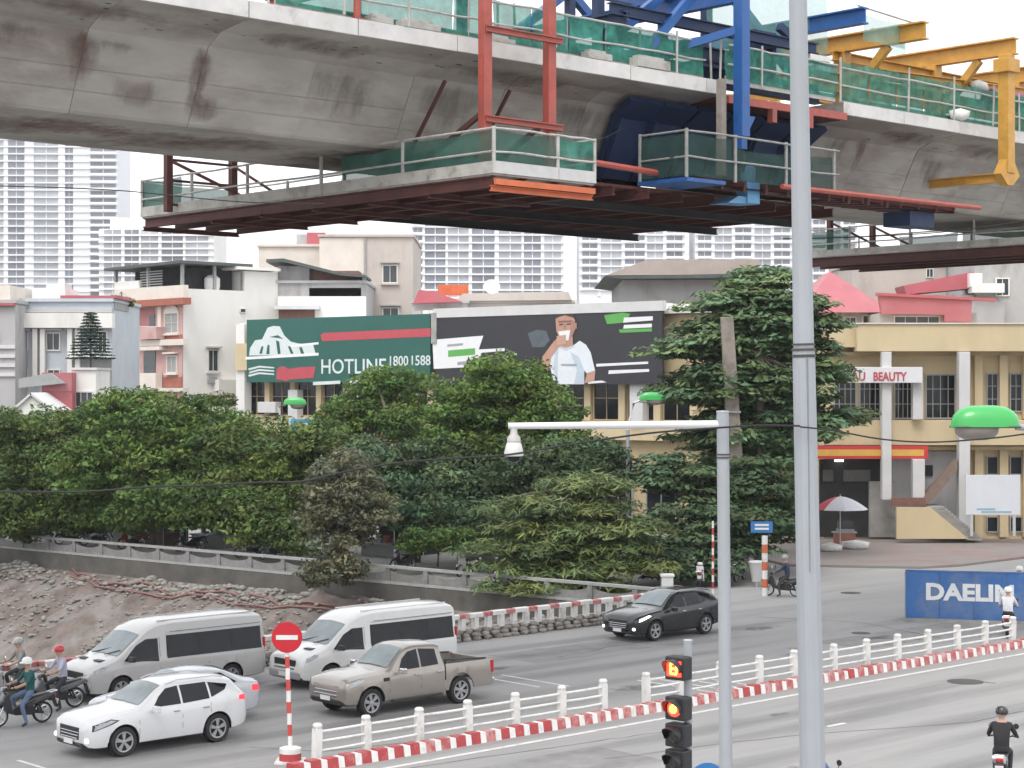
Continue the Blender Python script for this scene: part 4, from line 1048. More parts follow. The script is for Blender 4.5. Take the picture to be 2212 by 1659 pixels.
# ---- high roof vans
def van(label, pm, front_a, bc, stripe):
    t = thing('van', label, 'van', group='high roof vans on the avenue')
    wb = (1.95, -1.80); R = .35; ex = -3.05
    st = [(2.98, .40, .70, .62, .56, .64, .66), (2.90, .28, .88, .86, .66, .92, .96), (2.66, .24, .95, 1.02, .76, 1.10, 1.15), (2.25, .24, .98, 1.14, .82, 1.25, 1.30), (2.02, .24, .99, 1.20, .84, 1.34, 1.40), (1.35, .24, 1.0, 1.24, .80, 1.92, 2.00), (1.02, .24, 1.0, 1.26, .80, 2.22, 2.31), (.55, .24, 1.0, 1.27, .82, 2.40, 2.50), (0, .24, 1.0, 1.27, .83, 2.44, 2.56), (-1.5, .24, 1.0, 1.27, .83, 2.44, 2.57), (-2.85, .26, 1.0, 1.27, .82, 2.40, 2.52), (-3.0, .30, .98, 1.25, .80, 2.30, 2.40), (ex, .34, .93, 1.22, .76, 2.16, 2.22)]
    zm = lambda z: z if z < .8 else .8 + (z - .8) * .80
    B = Body(st, wb, .42, R, zm); B.build([pm, trim_black], t)
    B.cross(1.98, 1.22, 10, .006, 'windscreen', glass_screen, t, n=8)
    for sd_ in (1, -1):
        B.patch([(1.86, 1.22), (.72, 1.10), (.72, 1.92), (1.10, 1.92), (1.42, 1.72)], .007, 'front_window', glass_dark, t, sd_)
        B.patch([(1.72, 1.16), (.72, 1.16), (.72, 1.23), (1.72, 1.24)], .004, 'window_trim', trim_black, t, sd_)
        for xa, xb in ((.42, -.68), (-.70, -1.80), (-1.82, -2.86)):
            B.patch([(xa, 1.19), (xb, 1.19), (xb, 1.97), (xa, 1.97)], .012, 'side_window', glass_dark, t, sd_)
        B.patch([(.44, 1.17), (-2.88, 1.17), (-2.88, 1.99), (.44, 1.99)], .005, 'window_band', trim_black, t, sd_)
        B.patch([(.3, 2.10), (-2.9, 2.10), (-2.9, 2.12), (.3, 2.12)], .004, 'roof_seam', trim_black, t, sd_)
        B.patch([(.42, 2.06), (-2.8, 2.06), (-2.8, 2.085), (.42, 2.085)], .004, 'drip_rail', M('grey_trim', (.35, .35, .36), .5, .1, 3), t, sd_)
        B.patch([(1.4, .55), (-1.3, .55), (-1.3, .64), (1.4, .64)], .012, 'rub_strip', stripe, t, sd_)
        for x in (.66, -1.0):
            B.patch([(x, .40), (x + .014, .40), (x + .014, 1.95), (x, 1.95)], .003, 'door_gap', trim_black, t, sd_, nx=1)
        B.patch([(2.86, .82), (2.48, .98), (2.40, 1.08), (2.52, 1.10), (2.80, .98)], .008, 'headlight', lamp_white, t, sd_)
        lbox(t, 'tail_light', (ex + .06, sd_ * .90, 1.2), (.08, .12, .42), lamp_red, .02); lbox(t, 'fog_light', (2.93, sd_ * .62, .46), (.06, .18, .10), lamp_white, .02)
    b = MB(); b.tube([(.6, .62, zm(2.49)), (-2.8, .62, zm(2.50))], .02, 6); b.tube([(.6, -.62, zm(2.49)), (-2.8, -.62, zm(2.50))], .02, 6); b.build('roof_ridge', pm, t)
    for z in (.62, .72, .82): lbox(t, 'grille_bar', (2.985 - (z - .62) * .3, 0, z), (.03, 1.0, .045), chrome)
    lbox(t, 'grille', (2.955, 0, .72), (.03, 1.06, .32), trim_black, .02); lbox(t, 'bumper', (2.95, 0, .42), (.14, 1.5, .22), M('grey_bumper', (.30, .30, .32), .6, .1, 3), .05)
    lbox(t, 'number_plate', (3.03, 0, .44), (.02, .42, .12), plate_m, .004)
    lbox(t, 'rear_window', (ex - .002, 0, 1.45), (.03, 1.25, .42), glass_dark, .02)
    for sd_ in (1, -1): lbox(t, 'hood_vent', (2.35, sd_ * .42, zm(1.255)), (.22, .36, .03), trim_black, .01)
    mirror(t, 1.72, 1.02, 1.20, trim_black)
    b = MB(); b.tube([(2.06, -.5, zm(1.41)), (1.78, .1, zm(1.60))], .012, 5); b.tube([(2.06, .2, zm(1.41)), (1.80, .62, zm(1.58))], .012, 5); b.build('wiper', trim_black, t)
    ty, rim = wheel_meshes(R, .22, 6); add_wheels(t, wb, 1.0, R, .22, ty, rim)
    put(t, front_a, bc, 6.0, 2.98); return t
white_van = paint('white_van_paint', (.68, .68, .67)); silver_van = paint('silver_van_paint', (.46, .455, .45))
v1 = van('silver white high roof van at left, behind the white suv', silver_van, 26.7, 47.3, MATS['grey_trim'] if 'grey_trim' in MATS else trim_black)
v2 = van('white high roof van behind the pickup and the no-entry sign', white_van, 32.55, 45.15, trim_black)

# ---- silver pickup
def pickup():
    t = thing('pickup_truck', 'beige silver double cab pickup beside the median fence', 'pickup')
    pm = paint('champagne_paint', (.31, .283, .256), .05, .35); wb = (1.74, -1.48); R = .385; hw = .93
    st = [(2.62, .46, .68, .80, .56, .84, .86), (2.56, .36, .84, .94, .66, .99, 1.02), (2.3, .34, .91, 1.02, .76, 1.08, 1.12), (1.6, .34, .93, 1.08, .82, 1.14, 1.19), (1.22, .34, .93, 1.10, .82, 1.17, 1.22), (1.08, .34, .93, 1.11, .80, 1.22, 1.27), (.38, .34, .93, 1.12, .66, 1.70, 1.76), (.05, .34, .93, 1.13, .66, 1.76, 1.83), (-.62, .34, .93, 1.15, .66, 1.74, 1.81), (-.80, .34, .93, 1.16, .67, 1.70, 1.76), (-.86, .34, .93, 1.16, .80, 1.20, 1.22)]
    Bc = Body(st, (wb[0],), .47, R); Bc.build([pm, trim_black], t, 'cab')
    Bc.cross(1.06, .42, 10, .006, 'windscreen', glass_screen, t); Bc.cross(-.815, -.85, 10, .012, 'rear_window', glass_dark, t)
    for sd_ in (1, -1):
        Bc.patch([(.78, 1.16), (.02, 1.18), (.02, 1.68), (.34, 1.63), (.58, 1.46)], .006, 'side_window', glass_dark, t, sd_)
        Bc.patch([(-.04, 1.18), (-.66, 1.20), (-.64, 1.62), (-.04, 1.68)], .006, 'side_window', glass_dark, t, sd_)
        for x in (1.12, -.01):
            Bc.patch([(x, .46), (x + .014, .46), (x + .014, 1.12), (x, 1.12)], .003, 'door_gap', trim_black, t, sd_, nx=1)
        for x in (.14, -.66): lbox(t, 'door_handle', (x, sd_ * (hw + .015), 1.0), (.19, .035, .04), chrome)
        Bc.patch([(2.48, .86), (2.05, .98), (1.98, 1.03), (2.2, 1.05), (2.44, .97)], .008, 'headlight', lamp_white, t, sd_)
        b = MB(); b.span((-.75, sd_ * (hw - .02) - .07, .34), (1.05, sd_ * (hw - .02) + .07, .40)); b.build('side_step', trim_black, t, bevel=.02)
        lbox(t, 'fog_light', (2.52, sd_ * .62, .56), (.08, .16, .10), lamp_white, .03); lbox(t, 'side_vent', (1.24, sd_ * (hw + .002), .98), (.20, .02, .10), trim_black)
    # load bed
    bed = [(-.90, .36, .93, 1.16), (-1.1, .36, .93, 1.16), (-2.6, .40, .92, 1.17), (-2.66, .42, .90, 1.16)]
    b = MB(); xs = sorted(set([-.90, -1.0, -2.66, -2.6, -2.0, -1.9] + [wb[1] + .47 * math.cos(math.pi * k / 14) for k in range(15)]), reverse=True)
    n = 0
    for sd_ in (1, -1):
        rows = []
        for x in xs:
            zb = .42
            if abs(x - wb[1]) < .47: zb = max(zb, R + math.sqrt(.47 ** 2 - (x - wb[1]) ** 2))
            rows.append([(x, sd_ * .89, zb), (x, sd_ * .925, zb + .02), (x, sd_ * .935, max(zb + .03, .82)), (x, sd_ * .925, 1.08), (x, sd_ * .90, 1.17), (x, sd_ * .84, 1.17), (x, sd_ * .82, .80)])
        m = 7
        b.add([p for r in rows for p in r], [(i * m + k, (i + 1) * m + k, (i + 1) * m + k + 1, i * m + k + 1) for i in range(len(rows) - 1) for k in range(m - 1)])
    b.build('bed_side', pm, t, smooth=40)
    b = MB(); b.span((-2.62, -.82, .72), (-.92, .82, .79)); b.span((-.96, -.83, .72), (-.91, .83, 1.16)); b.build('bed_floor', trim_black, t)
    b = MB(); b.span((-2.70, -.86, .62), (-2.62, .86, 1.16)); b.build('tailgate', pm, t, bevel=.02)
    lbox(t, 'rear_bumper', (-2.74, 0, .52), (.16, 1.7, .18), chrome, .03)
    for sd_ in (1, -1): lbox(t, 'tail_light', (-2.64, sd_ * .885, .95), (.14, .1, .36), lamp_red, .02)
    b = MB(); b.tube([(-.98, .80, 1.17), (-.98, .80, 1.30)], .03, 6); b.tube([(-.98, -.80, 1.17), (-.98, -.80, 1.30)], .03, 6); b.beam((-1.0, .8, 1.28), (-2.5, .8, 1.19), .06, .04); b.beam((-1.0, -.8, 1.28), (-2.5, -.8, 1.19), .06, .04); b.build('bed_rail', trim_black, t)
    for z in (.62, .72, .82): lbox(t, 'grille_bar', (2.63 - (z - .62) * .15, 0, z), (.03, 1.0, .05), chrome)
    lbox(t, 'grille', (2.60, 0, .72), (.03, 1.1, .32), trim_black, .02); lbox(t, 'lower_intake', (2.6, 0, .46), (.05, 1.3, .12), trim_black, .02); lbox(t, 'number_plate', (2.65, 0, .53), (.02, .42, .12), plate_m, .004)
    mirror(t, .80, .96, 1.18, chrome)
    ty, rim = wheel_meshes(R, .26, 6); add_wheels(t, wb, hw, R, .26, ty, rim)
    put(t, 30.55, 40.45, 5.3, 2.62)
pickup()

# ================================================================== MOTORBIKES AND PEOPLE
skin_m = M('skin', (.42, .26, .19), .6, .08, 6)
def motorbike(label, loc, rz, col, group='motorbikes in traffic', top=None, seatcol=None):
    t = thing('motorbike', label, 'motorbike', loc, rz, group)
    pm = M('bike_paint_' + str(col), col, .3, .06, 3, coat=.5)
    R = .285
    for x in (.63, -.60):
        b = MB(); b.lathe([(R * .80, -.035), (R * .93, -.045), (R, -.015), (R, .015), (R * .93, .045), (R * .80, .035), (R * .80, -.035)], 22, axis='Y', cap=False); w = b.build('wheel', black, t, smooth=35); w.location = (x, 0, R)
        b = MB(); b.lathe([(R * .82, -.025), (R * .82, .025), (R * .74, .02), (R * .74, -.02), (R * .82, -.025)], 22, axis='Y', cap=False); b.lathe([(.06, -.05), (.06, .05)], 10, axis='Y')
        for k in range(5):
            an = k * 2 * math.pi / 5; b.beam((0.04 * math.cos(an), 0, .04 * math.sin(an)), (R * .78 * math.cos(an), 0, R * .78 * math.sin(an)), .03, .02)
        b.build('rim', alloy, w)
    b = MB(); b.tube([(.63, .075, R), (.47, .075, .62)], .025, 8); b.tube([(.63, -.075, R), (.47, -.075, .62)], .025, 8); b.tube([(.47, 0, .60), (.40, 0, .92)], .03, 8); b.build('fork', chrome, t, smooth=40)
    b = MB(); b.extrude([(.90, -.06, .48), (.80, -.06, .60), (.52, -.06, .62), (.40, -.06, .52), (.62, -.06, .58)], (0, .12, 0)); b.build('front_mudguard', pm, t, bevel=.02)
    b = MB(); b.extrude([(.50, -.16, .88), (.60, -.14, .66), (.42, -.19, .36), (.22, -.19, .30), (.30, -.16, .62), (.40, -.12, .92)], (0, .32, 0)); b.build('leg_shield', pm, t, bevel=.05)
    b = MB(); b.extrude([(.30, -.11, .40), (.20, -.11, .28), (-.35, -.11, .25), (-.40, -.11, .46), (-.10, -.11, .58), (.18, -.10, .50)], (0, .22, 0)); b.build('engine', trim_black, t, bevel=.03)
    b = MB(); b.extrude([(-.02, -.13, .60), (-.15, -.14, .46), (-.62, -.12, .58), (-.92, -.08, .74), (-.86, -.09, .82), (-.45, -.13, .73)], (0, .26, 0)); b.build('tail_fairing', pm, t, bevel=.04)
    b = MB(); b.extrude([(.06, -.12, .70), (.0, -.13, .78), (-.30, -.15, .75), (-.74, -.12, .82), (-.82, -.09, .79), (-.35, -.13, .67)], (0, .25, 0)); b.build('seat', trim_black, t, bevel=.03)
    b = MB(); b.tube([(-.75, .1, .80), (-.98, .1, .84), (-.98, -.1, .84), (-.75, -.1, .80)], .014, 6); b.build('grab_rail', chrome, t)
    b = MB(); b.box((0, 0, 0), (.06, .16, .08)); o = b.build('tail_light', lamp_red, t, bevel=.02); o.location = (-.93, 0, .72)
    b = MB(); b.extrude([(-.86, -.09, .66), (-.92, -.09, .66), (-1.02, -.09, .38), (-.98, -.09, .38)], (0, .18, 0)); b.build('rear_mudguard', trim_black, t)
    b = MB(); b.box((0, 0, 0), (.015, .19, .14)); o = b.build('number_plate', plate_m, t); o.location = (-1.0, 0, .54); o.rotation_euler = (0, -.3, 0)
    b = MB(); b.tube([(.30, .34, 1.02), (.40, .2, 1.03), (.44, 0, .97), (.40, -.2, 1.03), (.30, -.34, 1.02)], .017, 7); b.build('handlebar', trim_black, t, smooth=50)
    b = MB(); b.extrude([(.54, -.12, .92), (.52, -.1, 1.04), (.38, -.12, 1.06), (.36, -.12, .92)], (0, .24, 0)); o = b.build('front_cowl', pm, t, bevel=.04)
    b = MB(); b.lathe([(.075, 0), (.07, .03), (.01, .04)], 12, axis='X'); q = b.build('headlight', lamp_white, o); q.location = (.525, 0, .97)
    for s_ in (1, -1):
        b = MB(); b.tube([(.40, s_ * .2, 1.04), (.38, s_ * .27, 1.22)], .008, 5); b.lathe([(.065, -.01), (.06, .012), (.01, .014)], 10, c=(.375, s_ * .28, 1.26), axis='X'); b.build('mirror', chrome if s_ > 0 else trim_black, t)
    b = MB(); b.tube([(-.05, -.13, .28), (-.45, -.17, .30), (-.85, -.18, .42)], [.025, .045, .05], 9); b.build('exhaust', chrome, t, smooth=40)
    b = MB(); b.beam((-.60, .09, R), (-.1, .09, .36), .03, .06); b.beam((-.60, -.09, R), (-.1, -.09, .36), .03, .06); b.tube([(-.55, .1, .30), (-.42, .11, .62)], .03, 7); b.tube([(-.55, -.1, .30), (-.42, -.11, .62)], .03, 7); b.build('swing_arm', trim_black, t)
    b = MB(); b.beam((-.05, .12, .3), (.02, .30, 0.02), .03, .03); b.build('side_stand', chrome, t) if seatcol else None
    return t

def skin_person(name, label, loc, rz, J, mats, helmet=None, group=None, hat=None):
    """J: joint dict in local coordinates; mats = (top, trousers, shoe). One continuous body."""
    names = ['pelvis', 'belly', 'chest', 'neck', 'head', 'crown', 'shL', 'elL', 'wrL', 'haL', 'shR', 'elR', 'wrR', 'haR', 'hipL', 'knL', 'anL', 'toL', 'hipR', 'knR', 'anR', 'toR']
    rad = dict(pelvis=(.155, .14), belly=(.15, .12), chest=(.185, .13), neck=(.058, .058), head=(.085, .098), crown=(.075, .085), shL=(.075, .075), elL=(.05, .05), wrL=(.034, .034), haL=(.045, .03), hipL=(.095, .1), knL=(.068, .068), anL=(.046, .046), toL=(.045, .035))
    edges = [('pelvis', 'belly'), ('belly', 'chest'), ('chest', 'neck'), ('neck', 'head'), ('head', 'crown'), ('chest', 'shL'), ('shL', 'elL'), ('elL', 'wrL'), ('wrL', 'haL'), ('chest', 'shR'), ('shR', 'elR'), ('elR', 'wrR'), ('wrR', 'haR'), ('pelvis', 'hipL'), ('hipL', 'knL'), ('knL', 'anL'), ('anL', 'toL'), ('pelvis', 'hipR'), ('hipR', 'knR'), ('knR', 'anR'), ('anR', 'toR')]
    me = bpy.data.meshes.new('sk'); me.from_pydata([J[n] for n in names], [(names.index(a), names.index(b)) for a, b in edges], [])
    bm = bmesh.new(); bm.from_mesh(me); lay = bm.verts.layers.skin.verify(); bm.verts.ensure_lookup_table()
    for i, n in enumerate(names):
        r = rad.get(n) or rad[n[:-1] + 'L']; bm.verts[i][lay].radius = r; bm.verts[i][lay].use_root = (n == 'pelvis')
    bm.to_mesh(me); bm.free()
    tmp = bpy.data.objects.new('sk', me); COL.objects.link(tmp)
    tmp.modifiers.new('s', 'SKIN').use_smooth_shade = True
    sb = tmp.modifiers.new('d', 'SUBSURF'); sb.levels = 2; sb.render_levels = 2
    dg = bpy.context.evaluated_depsgraph_get(); body = bpy.data.meshes.new_from_object(tmp.evaluated_get(dg))
    bpy.data.objects.remove(tmp)
    # fingers and face, joined into the same mesh
    b = MB()
    for s_ in ('L', 'R'):
        h, w = Vector(J['ha' + s_]), Vector(J['wr' + s_]); f = (h - w).normalized(); sd_ = f.cross(Vector((0, 0, 1))).normalized(); dn = sd_.cross(f) * -1
        if dn.z > 0: dn = -dn
        for k in range(4):
            q = h + sd_ * (.027 * (k - 1.5)) + f * .02; ln = (.036, .042, .04, .03)[k]
            b.tube([q, q + f * ln + dn * .008, q + f * (ln * 1.35) + dn * .032, q + f * (ln * .9) + dn * .055], [.0095, .009, .0085, .007], 6)
        q = w + (h - w) * .5 + sd_ * (.038 if s_ == 'R' else -.038); b.tube([q, q + f * .03 + sd_ * (.015 if s_ == 'R' else -.015), q + f * .06 + dn * .015], [.011, .01, .008], 6)
    hd = Vector(J['head']); fw = Vector(J.get('face', (1, 0, 0))).normalized(); sdv = fw.cross(Vector((0, 0, 1))).normalized()
    b.tube([hd + fw * .085 + Vector((0, 0, .035)), hd + fw * .115 + Vector((0, 0, -.005)), hd + fw * .09 + Vector((0, 0, -.02))], [.010, .017, .012], 6)
    for k in (-1, 1):
        b.lathe([(.001, -.013), (.013, -.006), (.015, 0), (.013, .006), (.001, .013)], 8, c=hd + fw * .084 + sdv * (.032 * k) + Vector((0, 0, .03)), mi=3)
        b.lathe([(.001, -.03), (.013, -.015), (.015, .01), (.001, .03)], 7, c=hd + sdv * (.092 * k) + Vector((0, 0, .01)))
    b.tube([hd + fw * .088 - sdv * .024 + Vector((0, 0, -.05)), hd + fw * .096 + Vector((0, 0, -.052)), hd + fw * .088 + sdv * .024 + Vector((0, 0, -.05))], .007, 5, mi=4)
    ex = b.mesh('x', [skin_m])
    bm = bmesh.new(); bm.from_mesh(body); nb = len(bm.faces); bm.from_mesh(ex)
    for m in (mats[0], mats[1], mats[2], skin_m, M('hair_dark', (.02, .018, .016), .6, .2, 8), M('eye_dark', (.02, .018, .016), .3, .1, 8), M('lip', (.36, .15, .13), .5, .1, 8)): pass
    pe, ch = Vector(J['pelvis']), Vector(J['chest'])
    segs = {k: (Vector(J[a]), Vector(J[c])) for k, (a, c) in {'t': ('pelvis', 'chest'), 'n': ('neck', 'crown'), 'aL': ('shL', 'elL'), 'fL': ('elL', 'wrL'), 'hL': ('wrL', 'haL'), 'aR': ('shR', 'elR'), 'fR': ('elR', 'wrR'), 'hR': ('wrR', 'haR'), 'l1': ('hipL', 'knL'), 'l2': ('knL', 'anL'), 'l3': ('anL', 'toL'), 'r1': ('hipR', 'knR'), 'r2': ('knR', 'anR'), 'r3': ('anR', 'toR')}.items()}
    def dist(p, s):
        a, c = s; d = c - a; t_ = max(0, min(1, (p - a).dot(d) / d.length_squared)); return (p - a - d * t_).length
    rr = dict(t=.15, n=.085, aL=.06, fL=.04, hL=.04, aR=.06, fR=.04, hR=.04, l1=.08, l2=.055, l3=.045, r1=.08, r2=.055, r3=.045)
    bare = J.get('bare_arms', False)
    for i, f in enumerate(bm.faces):
        if i >= nb:
            f.material_index = 3 if ex.polygons[i - nb].material_index in (0,) else 4; f.smooth = True; continue
        c = f.calc_center_median(); k = min(segs, key=lambda s: dist(c, segs[s]) - rr[s])
        if k == 't': mi = 1 if (c - pe).dot((ch - pe).normalized()) < .06 else 0
        elif k == 'n': mi = 3 if c.z < hd.z + .05 or (c - hd).dot(fw) > .03 else 4
        elif k[0] == 'a': mi = 0
        elif k[0] == 'f': mi = 3 if bare else 0
        elif k[0] == 'h': mi = 3
        else: mi = 2 if k[1] == '3' else 1
        f.material_index = mi; f.smooth = True
    me2 = bpy.data.meshes.new(name); bm.to_mesh(me2); bm.free()
    for m in (mats[0], mats[1], mats[2], skin_m, MATS['hair_dark']): me2.materials.append(m)
    o = link(name, me2); o.location = loc; o.rotation_euler = (0, 0, rz); tag(o, label, 'person', group)
    if helmet:
        b = MB(); prof = [(.135, -.02), (.145, .03), (.135, .09), (.10, .135), (.05, .155), (.005, .16)]
        b.lathe(prof, 16); b.extrude([(.10, -.10, .01), (.20, -.06, .0), (.20, .06, .0), (.10, .10, .01)], (0, 0, .018)); q = b.build('helmet', helmet, o, smooth=40)
        q.location = hd + Vector((0, 0, .055)) - fw * .005; q.rotation_euler = (0, 0, math.atan2(fw.y, fw.x))
    return o
def rider_pose(lean=.12, foot_down=0, look=0.0, seat_x=-.28):
    J = {}
    J['pelvis'] = (seat_x, 0, .86); J['belly'] = (seat_x + lean * .4, 0, 1.06); J['chest'] = (seat_x + lean, 0, 1.28)
    J['neck'] = (seat_x + lean + .02, 0, 1.46); J['head'] = (seat_x + lean + .05, 0, 1.58); J['crown'] = (seat_x + lean + .04, 0, 1.68)
    J['face'] = (math.cos(look), math.sin(look), 0)
    for s, n in ((1, 'L'), (-1, 'R')):
        J['sh' + n] = (seat_x + lean, s * .19, 1.38); J['el' + n] = (seat_x + lean + .16, s * .30, 1.14); J['wr' + n] = (.24, s * .31, 1.05); J['ha' + n] = (.31, s * .30, 1.055)
        J['hip' + n] = (seat_x + .06, s * .10, .84); J['kn' + n] = (.17, s * .17, .72); J['an' + n] = (.06, s * .17, .33); J['to' + n] = (.21, s * .18, .28)
        if foot_down in (s, 2):
            J['kn' + n] = (.10, s * .30, .56); J['an' + n] = (.0, s * .40, .10); J['to' + n] = (.15, s * .43, .04)
    return J
def cloth(name, col): return M('cloth_' + name, col, .85, .2, 6)
shoe = M('shoe_dark', (.04, .04, .045), .6, .2, 8)
hel_white, hel_red, hel_grey, hel_black = (M('helmet_' + n, c, .25, .05, 4, coat=.4) for n, c in (('white', (.78, .78, .76)), ('red', (.5, .03, .05)), ('grey', (.30, .31, .31)), ('black', (.02, .02, .022))))
away, toward = ROAD, ROAD + math.pi
# rider in black, near lane, right edge
p = road(36.6, 23.2, .004)
motorbike('white motorbike carrying the rider in black at lower right', p, away + .5, (.62, .62, .62))
skin_person('person', 'person in black jacket riding away on a white motorbike', p, away + .5, rider_pose(.10), (cloth('black', (.02, .02, .022)), cloth('charcoal', (.035, .035, .04)), shoe), hel_black, 'riders')
# rider behind the tall pole
p = gnd(1765, 1782); p.z = .004
motorbike('dark motorbike mostly hidden behind the foot of the tall pole', p, away, (.03, .03, .035))
skin_person('person', 'person in blue shirt riding behind the foot of the tall pole', p, away, rider_pose(.14), (cloth('blue', (.08, .13, .24)), cloth('charcoal', (.035, .035, .04)), shoe), hel_black, 'riders')
# waiting riders at the left
spots = [
    (gnd(45, 1566), .06, (.03, .03, .035), cloth('teal', (.015, .09, .085)), cloth('jeans', (.12, .17, .28)), hel_white, 1, 'person in teal shirt and jeans with white helmet astride a motorbike', 'black motorbike under the rider in teal shirt at left'),
    (gnd(118, 1533), .10, (.10, .10, .11), cloth('lilac', (.42, .42, .52)), cloth('charcoal', (.035, .035, .04)), hel_red, 1, 'person in pale lilac shirt with red helmet waiting beside the van', 'grey motorbike under the rider in lilac shirt'),
    (gnd(30, 1512), .10, (.35, .35, .36), cloth('greyshirt', (.22, .22, .22)), cloth('charcoal', (.035, .035, .04)), hel_grey, 1, 'person in grey with grey helmet behind the teal rider', 'silver motorbike at left edge behind the teal rider'),
]
for p, lean, col, top, tr, hel, fd, lab, lab2 in spots:
    p.z = .004
    motorbike(lab2, p, toward - .1, col, 'motorbikes waiting at the left')
    J = rider_pose(lean, fd); J['bare_arms'] = True
    skin_person('person', lab, p, toward - .1, J, (top, tr, shoe), hel, 'riders')

# ================================================================== BUILDINGS
class Facade:
    """a vertical plane through world point O along d (rightwards as seen); outward is -y in its frame"""
    def __init__(s, root, O, d):
        s.root, s.O, s.d = root, Vector((O[0], O[1], 0)), Vector((d[0], d[1], 0)).normalized()
        s.ang = math.atan2(s.d.y, s.d.x); s.n = Vector((s.d.y, -s.d.x, 0))
    def s(s, px, out=0.0):
        q = s.O + s.n * out; dx = (px - 1106.0) / FPX
        return (dx * q.y - q.x) / (s.d.x - dx * s.d.y)
    def Y(s, t, out=0.0): return (s.O + s.n * out + s.d * t).y
    def P(s, px, py, out=0.0):
        t = s.s(px, out); return t, z_of(py, s.Y(t, out))
    def attach(s, o, t=0, z=0, out=0.0):
        w = s.O + s.d * t + s.n * out; r = s.root
        l = Matrix.Rotation(-r.rotation_euler.z, 3, 'Z') @ (w - Vector((r.location.x, r.location.y, 0)))
        o.location = (l.x, l.y, z - r.location.z); o.rotation_euler = (0, 0, s.ang - r.rotation_euler.z); return o
    def rect(s, name, px0, py0, px1, py1, o0, o1, mat, parent=None, bevel=0):
        t0, z1 = s.P(px0, py0, o1); t1, z0 = s.P(px1, py1, o1)
        return s.block(name, t0, t1, z0, z1, o0, o1, mat, bevel)
    def block(s, name, t0, t1, z0, z1, o0, o1, mat, bevel=0):
        b = MB(); b.span((t0 - (t0 + t1) / 2, -o1, z0), (t1 - (t0 + t1) / 2, -o0, z1)); o = b.build(name, mat, s.root, bevel=bevel)
        return s.attach(o, (t0 + t1) / 2)
    def poly(s, name, pts, out, mat, th=.012):
        q = [s.P(px, py, out) for px, py in pts]
        b = MB(); b.extrude([(t, -out, z) for t, z in q], (0, th, 0)); return s.attach(b.build(name, mat, s.root))
    def window(s, px0, py0, px1, py1, frame, pane=None, nx=2, nz=1, sill=None, hood=None, arch=False, out=0.0, depth=.12):
        t0, z1 = s.P(px0, py0, out); t1, z0 = s.P(px1, py1, out); return s.window_m(t0, t1, z0, z1, frame, pane, nx, nz, sill, hood, arch, out, depth)
    def window_m(s, t0, t1, z0, z1, frame, pane=None, nx=2, nz=1, sill=None, hood=None, arch=False, out=0.0, depth=.12):
        w, h = t1 - t0, z1 - z0; f = min(.08, w * .1); b = MB()
        b.span((-w / 2, -depth, 0), (-w / 2 + f, 0, h)); b.span((w / 2 - f, -depth, 0), (w / 2, 0, h)); b.span((-w / 2 + f, -depth, 0), (w / 2 - f, 0, f)); b.span((-w / 2 + f, -depth, h - f), (w / 2 - f, 0, h))
        for k in range(1, nx): b.span((-w / 2 + w * k / nx - .02, -depth * .7, f), (-w / 2 + w * k / nx + .02, -.03, h - f))
        for k in range(1, nz): b.span((-w / 2 + f, -depth * .72, h * k / nz - .02), (w / 2 - f, -.032, h * k / nz + .02))
        if arch:
            n = 10; pts = [(w / 2 * math.cos(math.pi * k / n), 0, h - .002 + w * .32 * math.sin(math.pi * k / n)) for k in range(n + 1)]
            b.extrude([(x, -depth, z) for x, _, z in pts], (0, depth, 0))
        o = b.build('window', frame, s.root); s.attach(o, (t0 + t1) / 2, z0, out)
        pb = MB(); pb.span((-w / 2 + f * .5, -.035, f * .5), (w / 2 - f * .5, -.012, h - f * .5)); pb.build('pane', pane or glass_win, o)
        if sill: sb = MB(); sb.span((-w / 2 - .12, -.28, -.14), (w / 2 + .12, 0, -.004)); sb.build('sill', sill, o)
        if hood: hb = MB(); hb.span((-w / 2 - .15, -.4, h + .12), (w / 2 + .15, 0, h + .24)); hb.build('hood', hood, o)
        return o
wall_white = M('white_render', (.74, .73, .70), .9, .07, .6, dirt=(.45, .43, .40), dirt_scale=.35, dirt_lo=.55, dirt_hi=.85, stretch=(1, 1, .35))
wall_pink = M('pink_render', (.52, .33, .31), .9, .10, .8, dirt=(.40, .24, .22), dirt_scale=.6)
wall_cream = M('cream_trim', (.66, .60, .54), .85, .08, 1)
wall_yellow = M('ochre_render', (.58, .475, .30), .9, .10, .5, dirt=(.44, .36, .24), dirt_scale=.5, dirt_lo=.52, dirt_hi=.8, stretch=(1, 1, .4))
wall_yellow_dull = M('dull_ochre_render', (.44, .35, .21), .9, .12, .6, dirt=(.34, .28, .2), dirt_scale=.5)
wall_beige = M('beige_render', (.50, .45, .41), .9, .08, .5, dirt=(.40, .36, .33), dirt_scale=.5, stretch=(1, 1, .4))
wall_grey = M('grey_render', (.42, .42, .42), .9, .10, .5, dirt=(.28, .27, .26), dirt_scale=.5, stretch=(1, 1, .4))
wall_bluegrey = M('bluegrey_render', (.48, .52, .56), .9, .08, .7)
brick_m = M('brick_red_panel', (.34, .12, .08), .85, .15, 3)
roof_red = M('red_sheet_roof', (.42, .10, .12), .55, .10, .7, dirt=(.34, .12, .12), dirt_scale=.5)
roof_pink = M('faded_red_roof', (.40, .125, .145), .6, .08, .7, dirt=(.40, .17, .18), dirt_scale=.5)
roof_tan = M('tan_roof', (.36, .31, .28), .8, .10, .8)
roof_dark = M('dark_canopy', (.07, .085, .08), .6, .15, 1)
white_col = M('white_column', (.58, .58, .58), .8, .07, 1)
shutter = M('brown_shutter', (.20, .10, .08), .7, .2, 3)
steel_grey = M('grey_shutter', (.30, .31, .31), .6, .12, 2)

